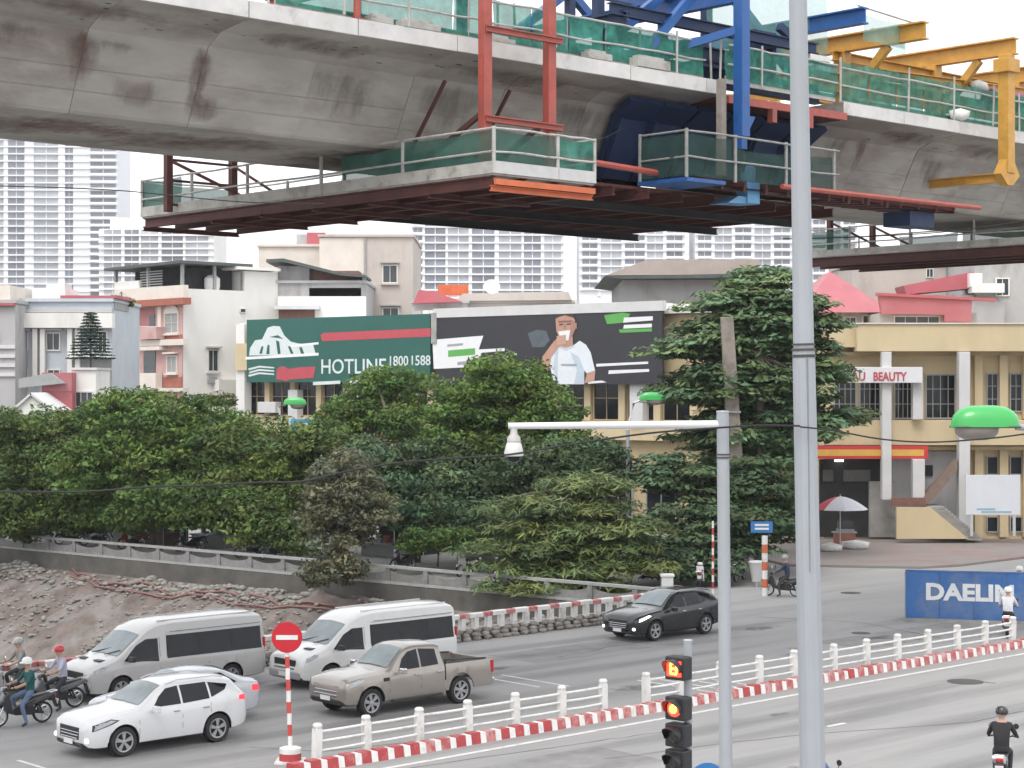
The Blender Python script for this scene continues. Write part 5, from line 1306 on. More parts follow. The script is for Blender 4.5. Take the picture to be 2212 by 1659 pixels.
# ---- far towers
tower_wall = M('tower_white', (.84, .845, .86), .8, .05, .05)
tower_wall2 = M('tower_grey', (.70, .715, .745), .8, .05, .05)
tower_cream = M('tower_cream', (.78, .77, .75), .8, .05, .05)
tower_glass = M('tower_glass', (.22, .235, .275), .25, .5, .05, spec=.5)
tower_glass2 = M('tower_glass_pale', (.40, .415, .45), .3, .4, .05, spec=.5)
def tower(label, px0, px1, top_py, Y, depth, bays, fl_px, vis_py, wall, band, rot=0.0, name='apartment_tower'):
    t = thing(name, label, 'tower', ((((px0 + px1) / 2) - 1106) / FPX * Y, Y, 0), rot, 'far apartment towers')
    F = Facade(t, t.location, (math.cos(rot), math.sin(rot)))
    t0, t1 = F.s(px0), F.s(px1); ztop = z_of(top_py, Y); fh = fl_px * Y / FPX
    b = MB(); b.span((t0, 0.01, 0), (t1, depth, ztop)); b.build('wall', wall, t)
    b = MB(); b.span((t0 + 3, 3, ztop + .01), (t0 + 9, 9, ztop + 4)); b.span((t1 - 11, 4, ztop + .01), (t1 - 5, 10, ztop + 3.2)); b.build('roof_room', wall, t)
    zlo = z_of(vis_py, Y); nfl = int((ztop - zlo) / fh)
    sb = MB(); sb.span((0, -1.0, -.22), (t1 - t0, .0, .12)); sm = sb.mesh('floor_slab', band)
    rb = MB(); rb.span((0, -1.02, .13), (t1 - t0, -.92, .85)); rm = rb.mesh('balcony_front', band)
    wm = {}
    for k, (p0, p1, g) in enumerate(bays):
        w = F.s(p1) - F.s(p0); b = MB(); b.span((0, -.12, .45), (w, -.02, fh - .35)); b.span((w * .48, -.16, .45), (w * .52, -.121, fh - .35), 1); wm[k] = (F.s(p0), b.mesh('window', [tower_glass if g == 1 else tower_glass2, wall]), g)
    wins = 0
    for f in range(nfl):
        z = ztop - (f + 1) * fh
        o = inst('floor_slab', sm, t, (t0, 0, z))
        for k, (ts, m, g) in wm.items():
            if wins < 290: inst('window', m, t, (ts, 0, z)); wins += 1
            if g == 1 and k % 2 == 0:
                w = F.s(bays[k][1]) - F.s(bays[k][0])
                key = ('bal', round(w, 2))
                if key not in wm_cache:
                    q = MB(); q.span((-.3, -1.35, .12), (w + .3, -1.25, 1.0)); q.span((-.3, -1.249, .0), (w + .3, -1.001, .12)); wm_cache[key] = q.mesh('balcony', band)
                inst('balcony', wm_cache[key], t, (ts, 0, z))
    for k, (p0, p1, g) in enumerate(bays[:-1]):
        a, c = F.s(p1), F.s(bays[k + 1][0])
        if c - a > .5:
            b = MB(); b.span((a + .1, -.5, zlo), (c - .1, -.004, ztop)); b.build('pier', wall if k % 2 else band, t)
    return t
wm_cache = {}
tower('tall white apartment tower at the far left edge', -150, 254, 130, 760, 30, [(-140, -100, 1), (-80, -45, 1), (-25, 8, 0), (18, 53, 1), (74, 126, 0), (141, 158, 1), (196, 250, 1)], 15.6, 660, tower_wall2, tower_wall, .03)
tower('low cream apartment block between the left tower and houses', 214, 462, 494, 620, 25, [(225, 262, 0), (270, 300, 1), (306, 342, 0), (350, 395, 1), (402, 450, 0)], 14.5, 640, tower_cream, tower_wall, -.02, 'apartment_block')
tower('white balconied apartment block left of centre under the viaduct', 888, 1218, 440, 740, 24, [(893, 912, 1), (918, 962, 1), (968, 1012, 0), (1020, 1068, 1), (1078, 1126, 0), (1132, 1168, 1), (1176, 1212, 0)], 17.0, 660, tower_wall, tower_wall, .02, 'apartment_block')
tower('white balconied apartment block in the centre behind the black billboard', 1252, 1480, 440, 740, 24, [(1258, 1290, 1), (1298, 1342, 0), (1350, 1392, 1), (1398, 1432, 0), (1440, 1474, 1)], 17.0, 640, tower_wall, tower_wall, .02, 'apartment_block')
tower('white balconied apartment block right of centre behind the tall tree', 1502, 1712, 440, 740, 24, [(1508, 1536, 1), (1544, 1580, 0), (1588, 1622, 1), (1630, 1664, 0), (1672, 1706, 1)], 17.0, 640, tower_wall, tower_wall, .02, 'apartment_block')
tower('white apartment block right of the tall pole under the second platform', 1752, 1852, 440, 740, 24, [(1757, 1782, 1), (1790, 1815, 0), (1822, 1847, 1)], 17.0, 620, tower_wall, tower_wall, .02, 'apartment_block')

# ---- generic helpers for houses
def parapet(F, t0, t1, z, depth, mat, h=.5, th=.2):
    F.block('parapet', t0, t1, z, z + h, -.18, .06, mat)
def body(root, F, t0, t1, h, depth, mat, name='wall'):
    b = MB(); b.span((0, 0, 0), (t1 - t0, depth, h)); o = b.build(name, mat, root); return F.attach(o, t0)

# ---- left edge houses
def simple(label, px0, px1, top, Y, mat, wins=(), name='house', d=(1, 0), depth=9, extra=None, top_mat=None):
    t = thing(name, label, 'house', ((px0 - 1106) / FPX * Y, Y, 0), math.atan2(d[1], d[0]))
    F = Facade(t, t.location, d)
    t0, t1 = F.s(px0), F.s(px1); h = z_of(top, Y)
    body(t, F, t0, t1, h, depth, mat)
    F.block('roof_edge', t0 - .12, t1 + .12, h + .004, h + .22, -depth, .22, top_mat or mat)
    for w in wins:
        F.window(*w[:4], wall_white, **(w[4] if len(w) > 4 else {}))
    return t, F
t, F = simple('grey rendered house cut by the left edge with cream top', -60, 33, 655, 119, wall_grey, [(-30, 700, -8, 740)])
F.rect('upper_wall', -60, 616, 22, 654, -6, -.5, wall_cream); F.rect('ledge', -60, 655, 30, 660, -.1, .35, roof_red)
for y in (745, 765, 785, 805): F.rect('louvre', -60, y, 32, y + 8, .01, .14, white_col)
t, F = simple('blue grey two storey house with tall columns behind the conifer', 33, 242, 652, 122, wall_bluegrey, [(42, 718, 62, 758, dict(nx=2, hood=white_col)), (100, 718, 131, 758, dict(nx=2, hood=white_col)), (42, 797, 62, 815), (102, 797, 131, 815), (212, 715, 232, 760)])
F.rect('cornice', 33, 676, 242, 708, 0.0, .9, wall_white); F.rect('cornice', 33, 668, 242, 675, 0.0, .5, wall_grey)
for p in (70, 86, 145, 162): F.rect('column', p, 710, p + 10, 830, .25, .55, wall_white)
F.rect('balcony', 150, 765, 242, 772, 0.01, .9, wall_white); F.rect('dark_wall', 185, 773, 240, 860, 0.01, .10, steel_grey)
F.rect('roof_room', 70, 622, 140, 651, -5, -1.2, wall_white); F.rect('roof_shed', 140, 645, 248, 668, -5, -.6, steel_grey); F.rect('roof_sheet', 130, 638, 252, 644, -6, 0, roof_red)
F.rect('roof_vent', 100, 612, 140, 622, -4, -2, white_col)
# small yard buildings
t = thing('shed', 'red sheet metal shed with grey lean-to at far left', 'shed', ((88 - 1106) / FPX * 114, 114, 0)); F = Facade(t, t.location, (1, 0))
F.rect('wall', 90, 805, 156, 905, -4, 0, roof_red); F.rect('upper_sheet', 90, 806, 155, 845, 0.01, .06, roof_pink); F.poly('lean_to', [(40, 818), (108, 806), (138, 828), (40, 838)], .7, steel_grey, .6)
t = thing('annex', 'white annex box standing left of the pink house', 'house', ((156 - 1106) / FPX * 115, 115, 0)); F = Facade(t, t.location, (1, 0))
F.rect('wall', 156, 798, 207, 905, -4, 0, wall_white); F.window(162, 845, 202, 880, white_col, nx=3); F.rect('roof_edge', 154, 794, 209, 799, -4, .15, white_col)
t = thing('gable_roof', 'small white gabled roof above the trees at far left', 'roof', ((72 - 1106) / FPX * 110, 110, 0)); F = Facade(t, t.location, (1, 0))
F.poly('gable', [(24, 884), (66, 850), (116, 886), (116, 940), (24, 940)], .0, wall_white, .3); F.poly('roof_slope', [(22, 886), (66, 848), (68, 852), (26, 890)], .2, white_col, 5); F.poly('roof_slope', [(66, 848), (120, 888), (116, 891), (64, 852)], .2, white_col, 5)

# ---- pink and white corner house
HY = 141.0
hc = at(396, 835, HY)
t = thing('corner_house', 'white house with pink facade and roof terrace left of green billboard', 'house', (hc.x, hc.y, 0), ROAD)
FR = Facade(t, hc, U); FL = Facade(t, hc, -V)
zt = z_of(623, HY); lu = FR.s(533); lv = -FL.s(247)
b = MB(); b.span((0, 0.0, 0), (lu, lv, zt)); b.build('wall', wall_white, t)
b = MB(); b.span((-.10, .02, 0), (-.002, lv, zt - 1.0)); b.build('pink_facade', wall_pink, t)
FL.rect('cornice', 247, 626, 396, 652, .0, .45, wall_cream); FL.rect('cornice', 247, 652, 396, 657, .0, .7, brick_m)
FL.rect('ledge', 247, 737, 396, 745, .1, .6, wall_cream); FL.rect('ledge', 247, 838, 396, 846, .1, .6, wall_cream)
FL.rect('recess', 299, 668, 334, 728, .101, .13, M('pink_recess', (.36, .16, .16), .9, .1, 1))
FL.rect('door', 322, 680, 334, 727, .131, .17, glass_win)
FL.rect('lower_door', 310, 760, 335, 805, .101, .16, glass_win); FL.rect('door_hood', 296, 749, 344, 756, .1, .75, wall_cream)
for w in ((257, 676, 283, 722), (357, 676, 387, 720)): FL.window(*w, wall_cream, steel_grey, nx=2, nz=2, arch=True, sill=wall_cream, out=.1)
for w in ((262, 773, 279, 815), (362, 768, 384, 806)): FL.window(*w, wall_cream, steel_grey, nx=2, sill=wall_cream, hood=wall_cream, out=.1)
for w in ((250, 728, 288, 737), (352, 724, 392, 736), (352, 815, 392, 836), (252, 822, 288, 838)): FL.rect('brick_panel', *w, .101, .18, brick_m)
FL.rect('balcony', 295, 708, 338, 732, .2, .95, wall_pink)
b = MB(); q = [FL.P(p, 706, .95) for p in (295, 317, 338)]; b.tube([(s_, -.9, z_) for s_, z_ in q], .04, 6); FL.attach(b.build('balcony_rail', white_col, t))
FL.rect('balcony', 296, 806, 336, 842, .2, .8, wall_cream)
for p in (291, 340): FL.rect('pilaster', p, 660, p + 7, 737, .1, .22, wall_cream)
FR.window(448, 755, 471, 803, white_col, glass_win, nx=2, sill=white_col, hood=wall_grey); FR.window(517, 666, 530, 676, white_col, glass_win, nx=1); FR.rect('vent', 452, 815, 470, 828, 0.01, .3, steel_grey)
FR.rect('side_wing', 473, 820, 532, 905, 0, .8, wall_white)
FR.rect('stair_tower', 528, 585, 600, 700, -7, .02, wall_white); FR.rect('tower_cap', 512, 575, 606, 586, -7.2, .6, wall_white); FR.rect('stair_wing', 531, 700, 572, 900, -6, -.3, wall_white)
# roof terrace: dark canopy on posts, louvres, tank
zc = z_of(575, HY + 3)
b = MB(); b.extrude([(-.6, -.4, zc), (-.6, lv + .6, zc - .1), (-.6, lv + .6, zc + .12), (-.6, -.4, zc + .22)], (lu + .9, 0, 0)); b.build('canopy', roof_dark, t)
for x, y in ((0, .2), (0, lv / 2), (0, lv - .2), (lu - .3, .2), (lu - .3, lv - .2), (lu / 2, .2)):
    b = MB(); b.span((x, y, zt + .004), (x + .22, y + .22, zc)); b.build('post', steel_grey, t)
b = MB(); b.span((1.6, 1.5, zt + .004), (lu - .4, lv - .5, zc - .15)); b.build('terrace_room', dark, t)
for k in range(7):
    b = MB(); b.span((.02, lv * .30, zt + .25 + k * .2), (.07, lv * .62, zt + .33 + k * .2)); b.build('louvre', steel_grey, t)
FR.rect('terrace_screen', 470, 580, 526, 622, -2.0, -1.9, steel_grey)
b = MB(); b.lathe([(.55, zt), (.62, zt + .3), (.62, zt + .9), (.35, zt + 1.15), (.05, zt + 1.2)], 16, c=(lu * .55, .9, 0)); b.build('water_tank', wall_white, t, smooth=40)
FL.rect('terrace_wall', 247, 610, 300, 626, -.2, .1, wall_white)
# ---- concrete house behind with balcony
t, F = simple('concrete house with shaded balcony behind the corner house', 596, 790, 612, 147, wall_grey, [(600, 672, 672, 690, dict(nx=3))])
F.rect('front_wall', 600, 640, 790, 702, 0.005, .5, wall_white); F.rect('awning', 592, 660, 690, 668, .5, 1.3, white_col); F.rect('shutter', 602, 668, 680, 700, .5, .56, shutter)
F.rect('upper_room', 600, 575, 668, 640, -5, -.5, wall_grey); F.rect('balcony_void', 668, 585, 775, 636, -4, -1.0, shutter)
F.poly('canopy', [(575, 560), (612, 558), (740, 590), (790, 594), (790, 599), (736, 595), (610, 565), (575, 567)], 1.0, roof_dark, 6)
F.rect('balcony_rail', 668, 622, 780, 642, -.2, .0, wall_beige); F.rect('side_post', 782, 590, 790, 700, -.5, .1, steel_grey)
# ---- beige tall house
t, F = simple('tall beige house with small windows left of the white blocks', 690, 892, 512, 156, wall_beige, [(826, 572, 859, 612, dict(nx=2, hood=wall_grey, sill=wall_beige)), (826, 664, 862, 690, dict(nx=2, hood=wall_grey))], depth=14)
F.rect('paler_wall', 690, 514, 788, 720, .003, .04, wall_cream); F.rect('downpipe', 786, 514, 790, 700, .05, .2, steel_grey)
t, F = simple('low pale rooftop house left of the tall beige house', 558, 692, 533, 158, wall_cream, [], depth=12)
F.rect('roof_room', 640, 506, 760, 533, -8, -3, wall_grey); F.rect('red_hoarding', 663, 502, 703, 531, -2.9, -2.6, roof_red)
# ---- small roofs in the middle
t, F = simple('low house with red sheet roof behind the billboards', 890, 1010, 655, 140, wall_grey)
F.poly('red_roof', [(892, 655), (905, 626), (940, 630), (998, 652)], 1.5, roof_red, 6); F.rect('orange_hoarding', 946, 615, 1012, 638, -3.2, -3.0, orange_steel)
t, F = simple('low house with tan roof behind the billboards', 985, 1240, 655, 142, wall_beige)
F.poly('tan_roof', [(985, 650), (1000, 634), (1228, 630), (1236, 648)], .6, wall_beige, 8)
b = MB(); b.lathe([(.01, -.1), (.7, .05), (1.0, .35), (.9, .33), (.6, .08)], 18); o = b.build('satellite_dish', white_col, smooth=50); o.location = at(1062, 622, 138); o.rotation_euler = (1.1, .2, 0); o.scale = (.62, .62, .62); tag(o, 'white satellite dish on the roof left of the central blocks', 'satellite dish')
b = MB(); b.tube([(0, 0, 0), (0, 0, 1.0)], .05, 6); m_ = b.build('mast', steel_grey, o); m_.location = (0, 0, -1.0)
t, F = simple('building with wide tan hipped roof behind the tall tree', 1345, 1640, 600, 145, wall_grey, depth=16)
F.poly('eave', [(1305, 597), (1640, 590), (1640, 600), (1345, 602)], 2.0, roof_dark, 18); F.poly('hip_roof', [(1308, 595), (1395, 562), (1640, 560), (1640, 592)], 1.9, roof_tan, 14)

# ---- long riverside building carrying the billboards
OF = Vector((21.55, 104.8, 0))
tb = thing('riverside_building', 'long ochre building with dark openings behind the two billboards', 'building', OF, math.atan2(-W.y, -W.x))
FF = Facade(tb, OF, -W)
s0, s1 = FF.s(528), FF.s(1540)
zr = z_of(668, FF.Y(FF.s(1430)))
body(tb, FF, s0, s1, zr - .3, 14, wall_yellow_dull)
FF.block('roof_slab', s0 - .3, s1 + .3, zr - .3 + .003, zr - .05, -14.3, .5, white_col)
for k in range(30):
    a = FF.s(900) + (FF.s(1440) - FF.s(900)) * k / 30; c = FF.s(900) + (FF.s(1440) - FF.s(900)) * (k + .82) / 30
    FF.block('roof_tile', a, c, zr - .045, zr + .42 + .03 * math.sin(k * 2.1), -3.2, .15, wall_white if k % 3 else wall_beige)
zw0, zw1 = z_of(908, FF.Y(FF.s(1300))), z_of(832, FF.Y(FF.s(1300)))
st_ = s0 + .4
while st_ < s1 - 2.6:
    FF.window_m(st_, st_ + 2.1, zw0, zw1 + .6, wall_yellow_dull, glass_dark, nx=2, nz=2)
    FF.block('pier', st_ + 2.14, st_ + 2.64, zw0, zw1 + .3, 0.0, .32, wall_yellow); st_ += 2.7
FF.block('floor_band', s0, s1, zw0 - 1.2, zw0 - .02, 0, .5, wall_yellow)
FF.rect('column', 1360, 828, 1388, 915, .1, .8, white_col); FF.rect('column', 622, 842, 642, 935, .1, .7, white_col); FF.rect('column', 888, 850, 905, 920, .1, .7, white_col); FF.rect('column', 510, 700, 528, 905, .2, .9, wall_white); FF.rect('ledge_panel', 508, 742, 534, 800, .9, 1.1, wall_yellow)
st_ = s0 + .6
while st_ < s1 - 3:
    FF.window_m(st_, st_ + 2.3, .5, 3.9, steel_grey, glass_dark, nx=2, nz=1); st_ += 3.3
for p0, y0, p1, y1, lab in ((556, 868, 594, 892, 'outdoor air conditioner unit under the green billboard'),):
    o = FF.rect('outdoor_unit', p0, y0, p1, y1, .32, .95, white_col, bevel=.03)
FF.rect('awning', 740, 852, 810, 858, .3, 1.4, white_col)
ts = thing('shop_sign', 'blue and white shop sign among the crowns below green billboard', 'sign', OF + FF.n * 2.2, math.atan2(-W.y, -W.x)); Fs = Facade(ts, OF + FF.n * 2.2, -W)
Fs.rect('board', 628, 905, 712, 935, 0, .2, M('sky_blue_sign', (.06, .28, .52), .5, .15, 2)); Fs.rect('stripe', 640, 914, 700, 922, .2, .215, white_paint); Fs.rect('post', 630, 935, 634, 1150, -.1, .05, galv); Fs.rect('post', 706, 935, 710, 1150, -.1, .05, galv)

# ---- green billboard
OB = OF + FF.n * 1.15
g_board = M('dark_green_board', (.018, .105, .085), .55, .06, 1); g_red = M('board_red', (.46, .07, .09), .6, .08, 2); g_white = M('board_white', (.62, .68, .67), .6, .06, 2)
t = thing('billboard', 'dark green billboard with white hill emblem and red stripe', 'billboard', OB, math.atan2(-W.y, -W.x)); F = Facade(t, OB, -W)
F.rect('board', 533, 691, 929, 825, -.25, 0, g_board)
def post_row(F, pxs, ytop, name='support'):
    for p in pxs: F.rect(name, p, ytop, p + 5, ytop + 22, -.9, -.3, steel_grey)
post_row(F, (560, 640, 720, 800, 880), 800)
F.poly('emblem_hill', [(538, 768), (540, 752), (551, 735), (566, 733), (578, 708), (590, 704), (604, 705), (614, 725), (628, 738), (645, 742), (676, 744), (682, 766)], .02, g_white)
for pts in ([(575, 765), (578, 745), (582, 745), (582, 765)], [(600, 765), (596, 735), (603, 738), (606, 764)], [(560, 764), (565, 748), (569, 748), (566, 764)], [(628, 764), (622, 748), (627, 748), (634, 764)], [(582, 728), (600, 724), (612, 732), (600, 730)], [(650, 764), (646, 750), (652, 750), (657, 764)]):
    F.poly('emblem_gap', pts, .03, g_board, .008)
F.poly('emblem_line', [(530, 771), (688, 762), (688, 768), (530, 777)], .025, M('board_bright', (.75, .78, .78), .6, .05, 2)); F.poly('emblem_line', [(628, 745), (688, 739), (688, 744), (628, 750)], .025, MATS['board_bright'])
F.poly('red_stripe', [(692, 724), (700, 719), (930, 709), (930, 727), (696, 737)], .02, g_red)
F.poly('red_panel', [(598, 798), (604, 792), (616, 792), (622, 797), (650, 793), (682, 792), (677, 816), (626, 820), (616, 824), (606, 820), (597, 820)], .02, g_red)
for k in range(3):
    F.poly('script_line', [(536 + 3 * (k % 2), 796 + 7 * k), (560, 790 + 7 * k), (592, 793 + 7 * k), (592, 796 + 7 * k), (560, 794 + 7 * k), (538, 800 + 7 * k)], .02, g_white)
for p0, p1, y in ((676, 735, 829), (755, 810, 826)): F.poly('small_print', [(p0, y - 4), (p1, y - 7), (p1, y), (p0, y + 3)], .02, g_white)
def board_text(F, s, px, py, hpx, mat, wpx=None, bold=.0, out=.02):
    t0, z0 = F.P(px, py, out); size = hpx / FPX * F.Y(t0, out) / .70
    me = text_mesh(s, size, .008, 'LEFT', bold); me.materials.append(mat)
    o = link('lettering', me, F.root); F.attach(o, t0, z0, out); o.rotation_euler = (math.pi / 2, 0, o.rotation_euler.z)
    if wpx:
        xs_ = [v.co.x for v in me.vertices]; o.scale = ((F.s(px + wpx) - t0) / (max(xs_) - min(xs_)), 1, 1)
    return o
board_text(F, 'HOTLINE', 692, 807, 31, g_white, 140, .012); board_text(F, '1800', 838, 790, 21, g_white, 40, .01); board_text(F, '1588', 885, 789, 21, g_white, 41, .01)
# ---- black billboard
k_board = M('charcoal_board', (.028, .028, .034), .5, .08, .8)
t = thing('billboard', 'charcoal billboard printed with a person in white shirt drinking', 'billboard', OB, math.atan2(-W.y, -W.x)); F = Facade(t, OB, -W)
F.rect('board', 943, 671, 1430, 830, -.25, 0, k_board); F.rect('edge_post', 931, 676, 942, 742, -.3, .1, concrete_grey); post_row(F, (1000, 1090, 1180, 1280, 1380), 806)
F.rect('top_edge', 935, 667, 1432, 671, -.3, .06, white_col)
pg = M('print_green', (.10, .36, .08), .6, .06, 2); pw = M('print_white', (.72, .73, .74), .6, .04, 2); pk = M('print_pale', (.66, .70, .74), .6, .06, 2); sk = M('print_skin', (.46, .26, .19), .6, .10, 3); pgr = M('print_grey', (.30, .33, .35), .6, .1, 2)
F.poly('print_panel', [(934, 734), (1044, 725), (1034, 755), (1090, 752), (1090, 758), (1040, 762), (1030, 792), (937, 797)], .02, pw)
F.poly('print_green', [(968, 757), (1026, 752), (1026, 766), (968, 771)], .03, pg); F.poly('print_line', [(966, 744), (1000, 741), (1000, 746), (966, 749)], .03, pgr); F.poly('print_line', [(988, 782), (1038, 776), (1034, 783), (988, 789)], .03, pgr)
F.poly('print_line', [(1085, 768), (1116, 763), (1116, 769), (1085, 773)], .02, pw)
F.poly('print_green', [(1305, 681), (1345, 675), (1362, 678), (1348, 697), (1311, 700)], .02, pg); F.poly('print_green', [(1337, 712), (1408, 709), (1408, 716), (1339, 719)], .02, pg)
F.poly('print_line', [(1348, 686), (1410, 683), (1410, 692), (1346, 697)], .03, pw); F.poly('print_line', [(1348, 702), (1408, 699), (1408, 707), (1346, 710)], .03, pw)
F.poly('print_line', [(1288, 786), (1400, 781), (1400, 786), (1288, 792)], .02, pw); F.poly('print_line', [(1315, 800), (1402, 797), (1402, 803), (1314, 808)], .02, pw); F.poly('print_line', [(1270, 824), (1300, 822), (1310, 826), (1270, 829)], .02, pw)
F.poly('print_glow', [(1140, 720), (1160, 712), (1180, 715), (1188, 735), (1175, 750), (1150, 750)], .02, M('print_smoke', (.09, .11, .13), .6, .2, 2))
# printed figure
F.poly('print_shirt', [(1178, 790), (1184, 762), (1196, 748), (1206, 744), (1222, 752), (1240, 745), (1252, 736), (1266, 745), (1276, 762), (1286, 803), (1270, 810), (1262, 800), (1262, 830), (1198, 830), (1190, 800)], .03, pk)
F.poly('print_shirt_fold', [(1232, 760), (1250, 770), (1262, 800), (1262, 828), (1240, 829), (1246, 800)], .04, M('print_shade', (.46, .54, .62), .6, .06, 2)); F.poly('print_shirt_line', [(1212, 786), (1246, 786), (1246, 791), (1212, 790)], .045, pgr)
F.poly('print_neck', [(1206, 722), (1236, 722), (1238, 746), (1222, 752), (1206, 746)], .035, sk)
F.poly('print_head', [(1200, 690), (1206, 678), (1220, 674), (1234, 678), (1242, 692), (1242, 712), (1234, 730), (1222, 736), (1210, 732), (1202, 716)], .04, sk)
F.poly('print_hair', [(1198, 690), (1204, 676), (1220, 671), (1236, 675), (1244, 690), (1238, 686), (1220, 681), (1204, 686)], .045, M('print_hair', (.05, .035, .03), .6, .1, 3))
F.poly('print_ear', [(1241, 698), (1246, 697), (1246, 710), (1241, 711)], .045, M('print_skin_dim', (.36, .19, .14), .6, .1, 3)); F.poly('print_cheek', [(1232, 690), (1242, 694), (1241, 712), (1233, 730), (1226, 733), (1232, 714)], .043, MATS['print_skin_dim'])
F.poly('print_eye', [(1208, 700), (1216, 699), (1216, 702), (1208, 703)], .052, M('print_dark', (.06, .04, .035), .6, .1, 3)); F.poly('print_eye', [(1224, 699), (1232, 698), (1232, 701), (1224, 702)], .052, MATS['print_dark']); F.poly('print_nose', [(1218, 700), (1222, 700), (1224, 711), (1217, 711)], .05, MATS['print_skin_dim'])
F.poly('print_shirt_fold', [(1200, 752), (1206, 752), (1204, 800), (1206, 828), (1199, 828), (1196, 790)], .04, M('print_shade', (.46, .54, .62), .6, .06, 2)); F.poly('print_neckline', [(1206, 745), (1222, 753), (1239, 746), (1238, 750), (1222, 757), (1208, 750)], .045, MATS['print_shade'])
F.poly('print_brow', [(1206, 693), (1234, 692), (1234, 696), (1206, 697)], .05, M('print_brow', (.20, .10, .08), .6, .1, 3))
F.poly('print_cup', [(1206, 716), (1232, 713), (1228, 735), (1212, 737)], .052, pw)
F.poly('print_forearm', [(1170, 800), (1172, 770), (1196, 738), (1206, 728), (1222, 726), (1222, 744), (1206, 750), (1190, 772), (1186, 800)], .055, sk)
for k in range(4): F.poly('print_finger', [(1202, 726 + 5 * k), (1222, 723 + 5 * k), (1223, 726.5 + 5 * k), (1203, 730 + 5 * k)], .065, M('print_skin_lit', (.54, .33, .26), .6, .1, 3))
F.poly('print_forearm', [(1268, 806), (1286, 800), (1284, 822), (1262, 828)], .035, sk)

# ---- ochre building at the right
YB = 108.0
ty_ = thing('ochre_building', 'ochre building with white columns and outside stairs at the right', 'building', ((1800 - 1106) / FPX * YB, YB, 0)); F = Facade(ty_, ty_.location, (1, 0))
s0, s1 = F.s(1780), F.s(2480)
body(ty_, F, s0, s1, z_of(722, YB), 16, wall_yellow)
F.rect('parapet', 1852, 700, 2480, 759, -.3, 1.6, wall_yellow, bevel=.03); F.rect('parapet', 1790, 710, 1905, 750, -.3, .9, wall_yellow); F.rect('parapet_cap', 1850, 697, 2480, 700, -.4, 1.7, wall_cream)
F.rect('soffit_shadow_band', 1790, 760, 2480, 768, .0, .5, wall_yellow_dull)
F.rect('floor_band', 1680, 908, 2480, 962, .0, 1.3, wall_yellow, bevel=.03); F.rect('floor_band_low', 1700, 964, 2480, 972, 0, .9, wall_yellow_dull)
for p0, p1, y1 in ((1906, 1926, 1080), (2072, 2096, 1160), (2300, 2325, 1160)): F.rect('column', p0, 760, p1, y1, 1.35, 2.0, white_col, bevel=.03)
F.rect('column', 1972, 827, 1994, 906, 1.3, 1.8, white_col, bevel=.03); F.rect('column', 1972, 992, 1998, 1088, 1.4, 2.0, white_col, bevel=.03)
for p0, p1 in ((1800, 1850), (1855, 1902), (1930, 1970), (1998, 2064)): F.window(p0, 808, p1, 905, steel_grey, glass_dark, nx=4, nz=3, out=.02)
for p0, p1 in ((2130, 2156), (2180, 2208), (2228, 2256), (2270, 2298)): F.window(p0, 806, p1, 890, steel_grey, glass_dark, nx=2, nz=3, out=.02)
for p0 in (2106, 2160, 2211, 2260): F.rect('pilaster', p0, 768, p0 + 17, 905, .0, .4, wall_yellow)
F.rect('opening_shade', 1770, 992, 1905, 1160, .02, .12, dark); F.rect('inner_panel', 1778, 1015, 1800, 1040, .13, .2, M('dim_panel', (.10, .10, .095), .8, .2, 2)); F.rect('inner_panel', 1822, 1015, 1880, 1040, .13, .2, MATS['dim_panel'])  # near-black panel and dim inner panels paint the shade of a deep opening
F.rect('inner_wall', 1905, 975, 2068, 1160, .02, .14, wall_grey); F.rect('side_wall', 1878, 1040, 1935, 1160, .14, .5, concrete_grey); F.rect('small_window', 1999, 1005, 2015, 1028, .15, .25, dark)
for p0, p1 in ((2130, 2156), (2180, 2208), (2230, 2258)): F.window(p0, 985, p1, 1026, steel_grey, glass_dark, nx=1, out=.02); F.window(p0, 1115, p1, 1150, steel_grey, glass_dark, nx=1, out=.02)
for p0 in (2106, 2160, 2211): F.rect('pilaster', p0, 972, p0 + 18, 1160, .0, .4, wall_yellow)
tube_lit = M('lit_tube', (.9, .9, .9), .4, .02, 3, emit=(1, .97, .9), estr=3.0); F.rect('tube_light', 1804, 993, 1822, 997, .2, .35, tube_lit)
# stairs
for k in range(14):
    f = k / 13
    F.rect('stair_tread', 2012 + 80 * f - 4, 1098 + 66 * f - 3, 2042 + 80 * f, 1098 + 66 * f + 3, .5, 3.0, concrete_grey)
F.poly('stair_flank', [(1937, 1096), (2010, 1096), (2092, 1164), (1937, 1164)], 3.2, wall_yellow, .25); F.poly('stair_flight', [(1996, 1072), (2068, 992), (2068, 1016), (2014, 1082), (1996, 1092)], 2.0, M('stair_brown', (.22, .16, .13), .8, .2, 2), .8)
F.rect('landing_rail', 1926, 1075, 2000, 1094, 2.2, 2.3, shutter)
# sign and banner on this building
tsn = thing('shop_sign', 'white fascia sign with red letters on the ochre building', 'sign', (ty_.location.x, YB - 2.3, 0)); F2 = Facade(tsn, tsn.location, (1, 0))
F2.rect('board', 1812, 793, 1993, 827, -.5, 0, M('sign_white', (.68, .68, .70), .6, .05, 2), bevel=.02); board_text(F2, 'LAU', 1830, 822, 18, g_red, 38, .02); board_text(F2, 'BEAUTY', 1886, 822, 18, g_red, 72, .02)
F2.rect('arm', 1830, 800, 1835, 806, -2.0, -.5, galv); F2.rect('arm', 1960, 800, 1965, 806, -2.0, -.5, galv)
tsn = thing('banner', 'red and yellow banner hung over the ground floor opening', 'banner', (ty_.location.x, YB - 1.6, 0)); F2 = Facade(tsn, tsn.location, (1, 0))
by = M('banner_yellow', (.62, .36, .08), .7, .1, 2); br = M('banner_red', (.52, .04, .04), .7, .1, 2)
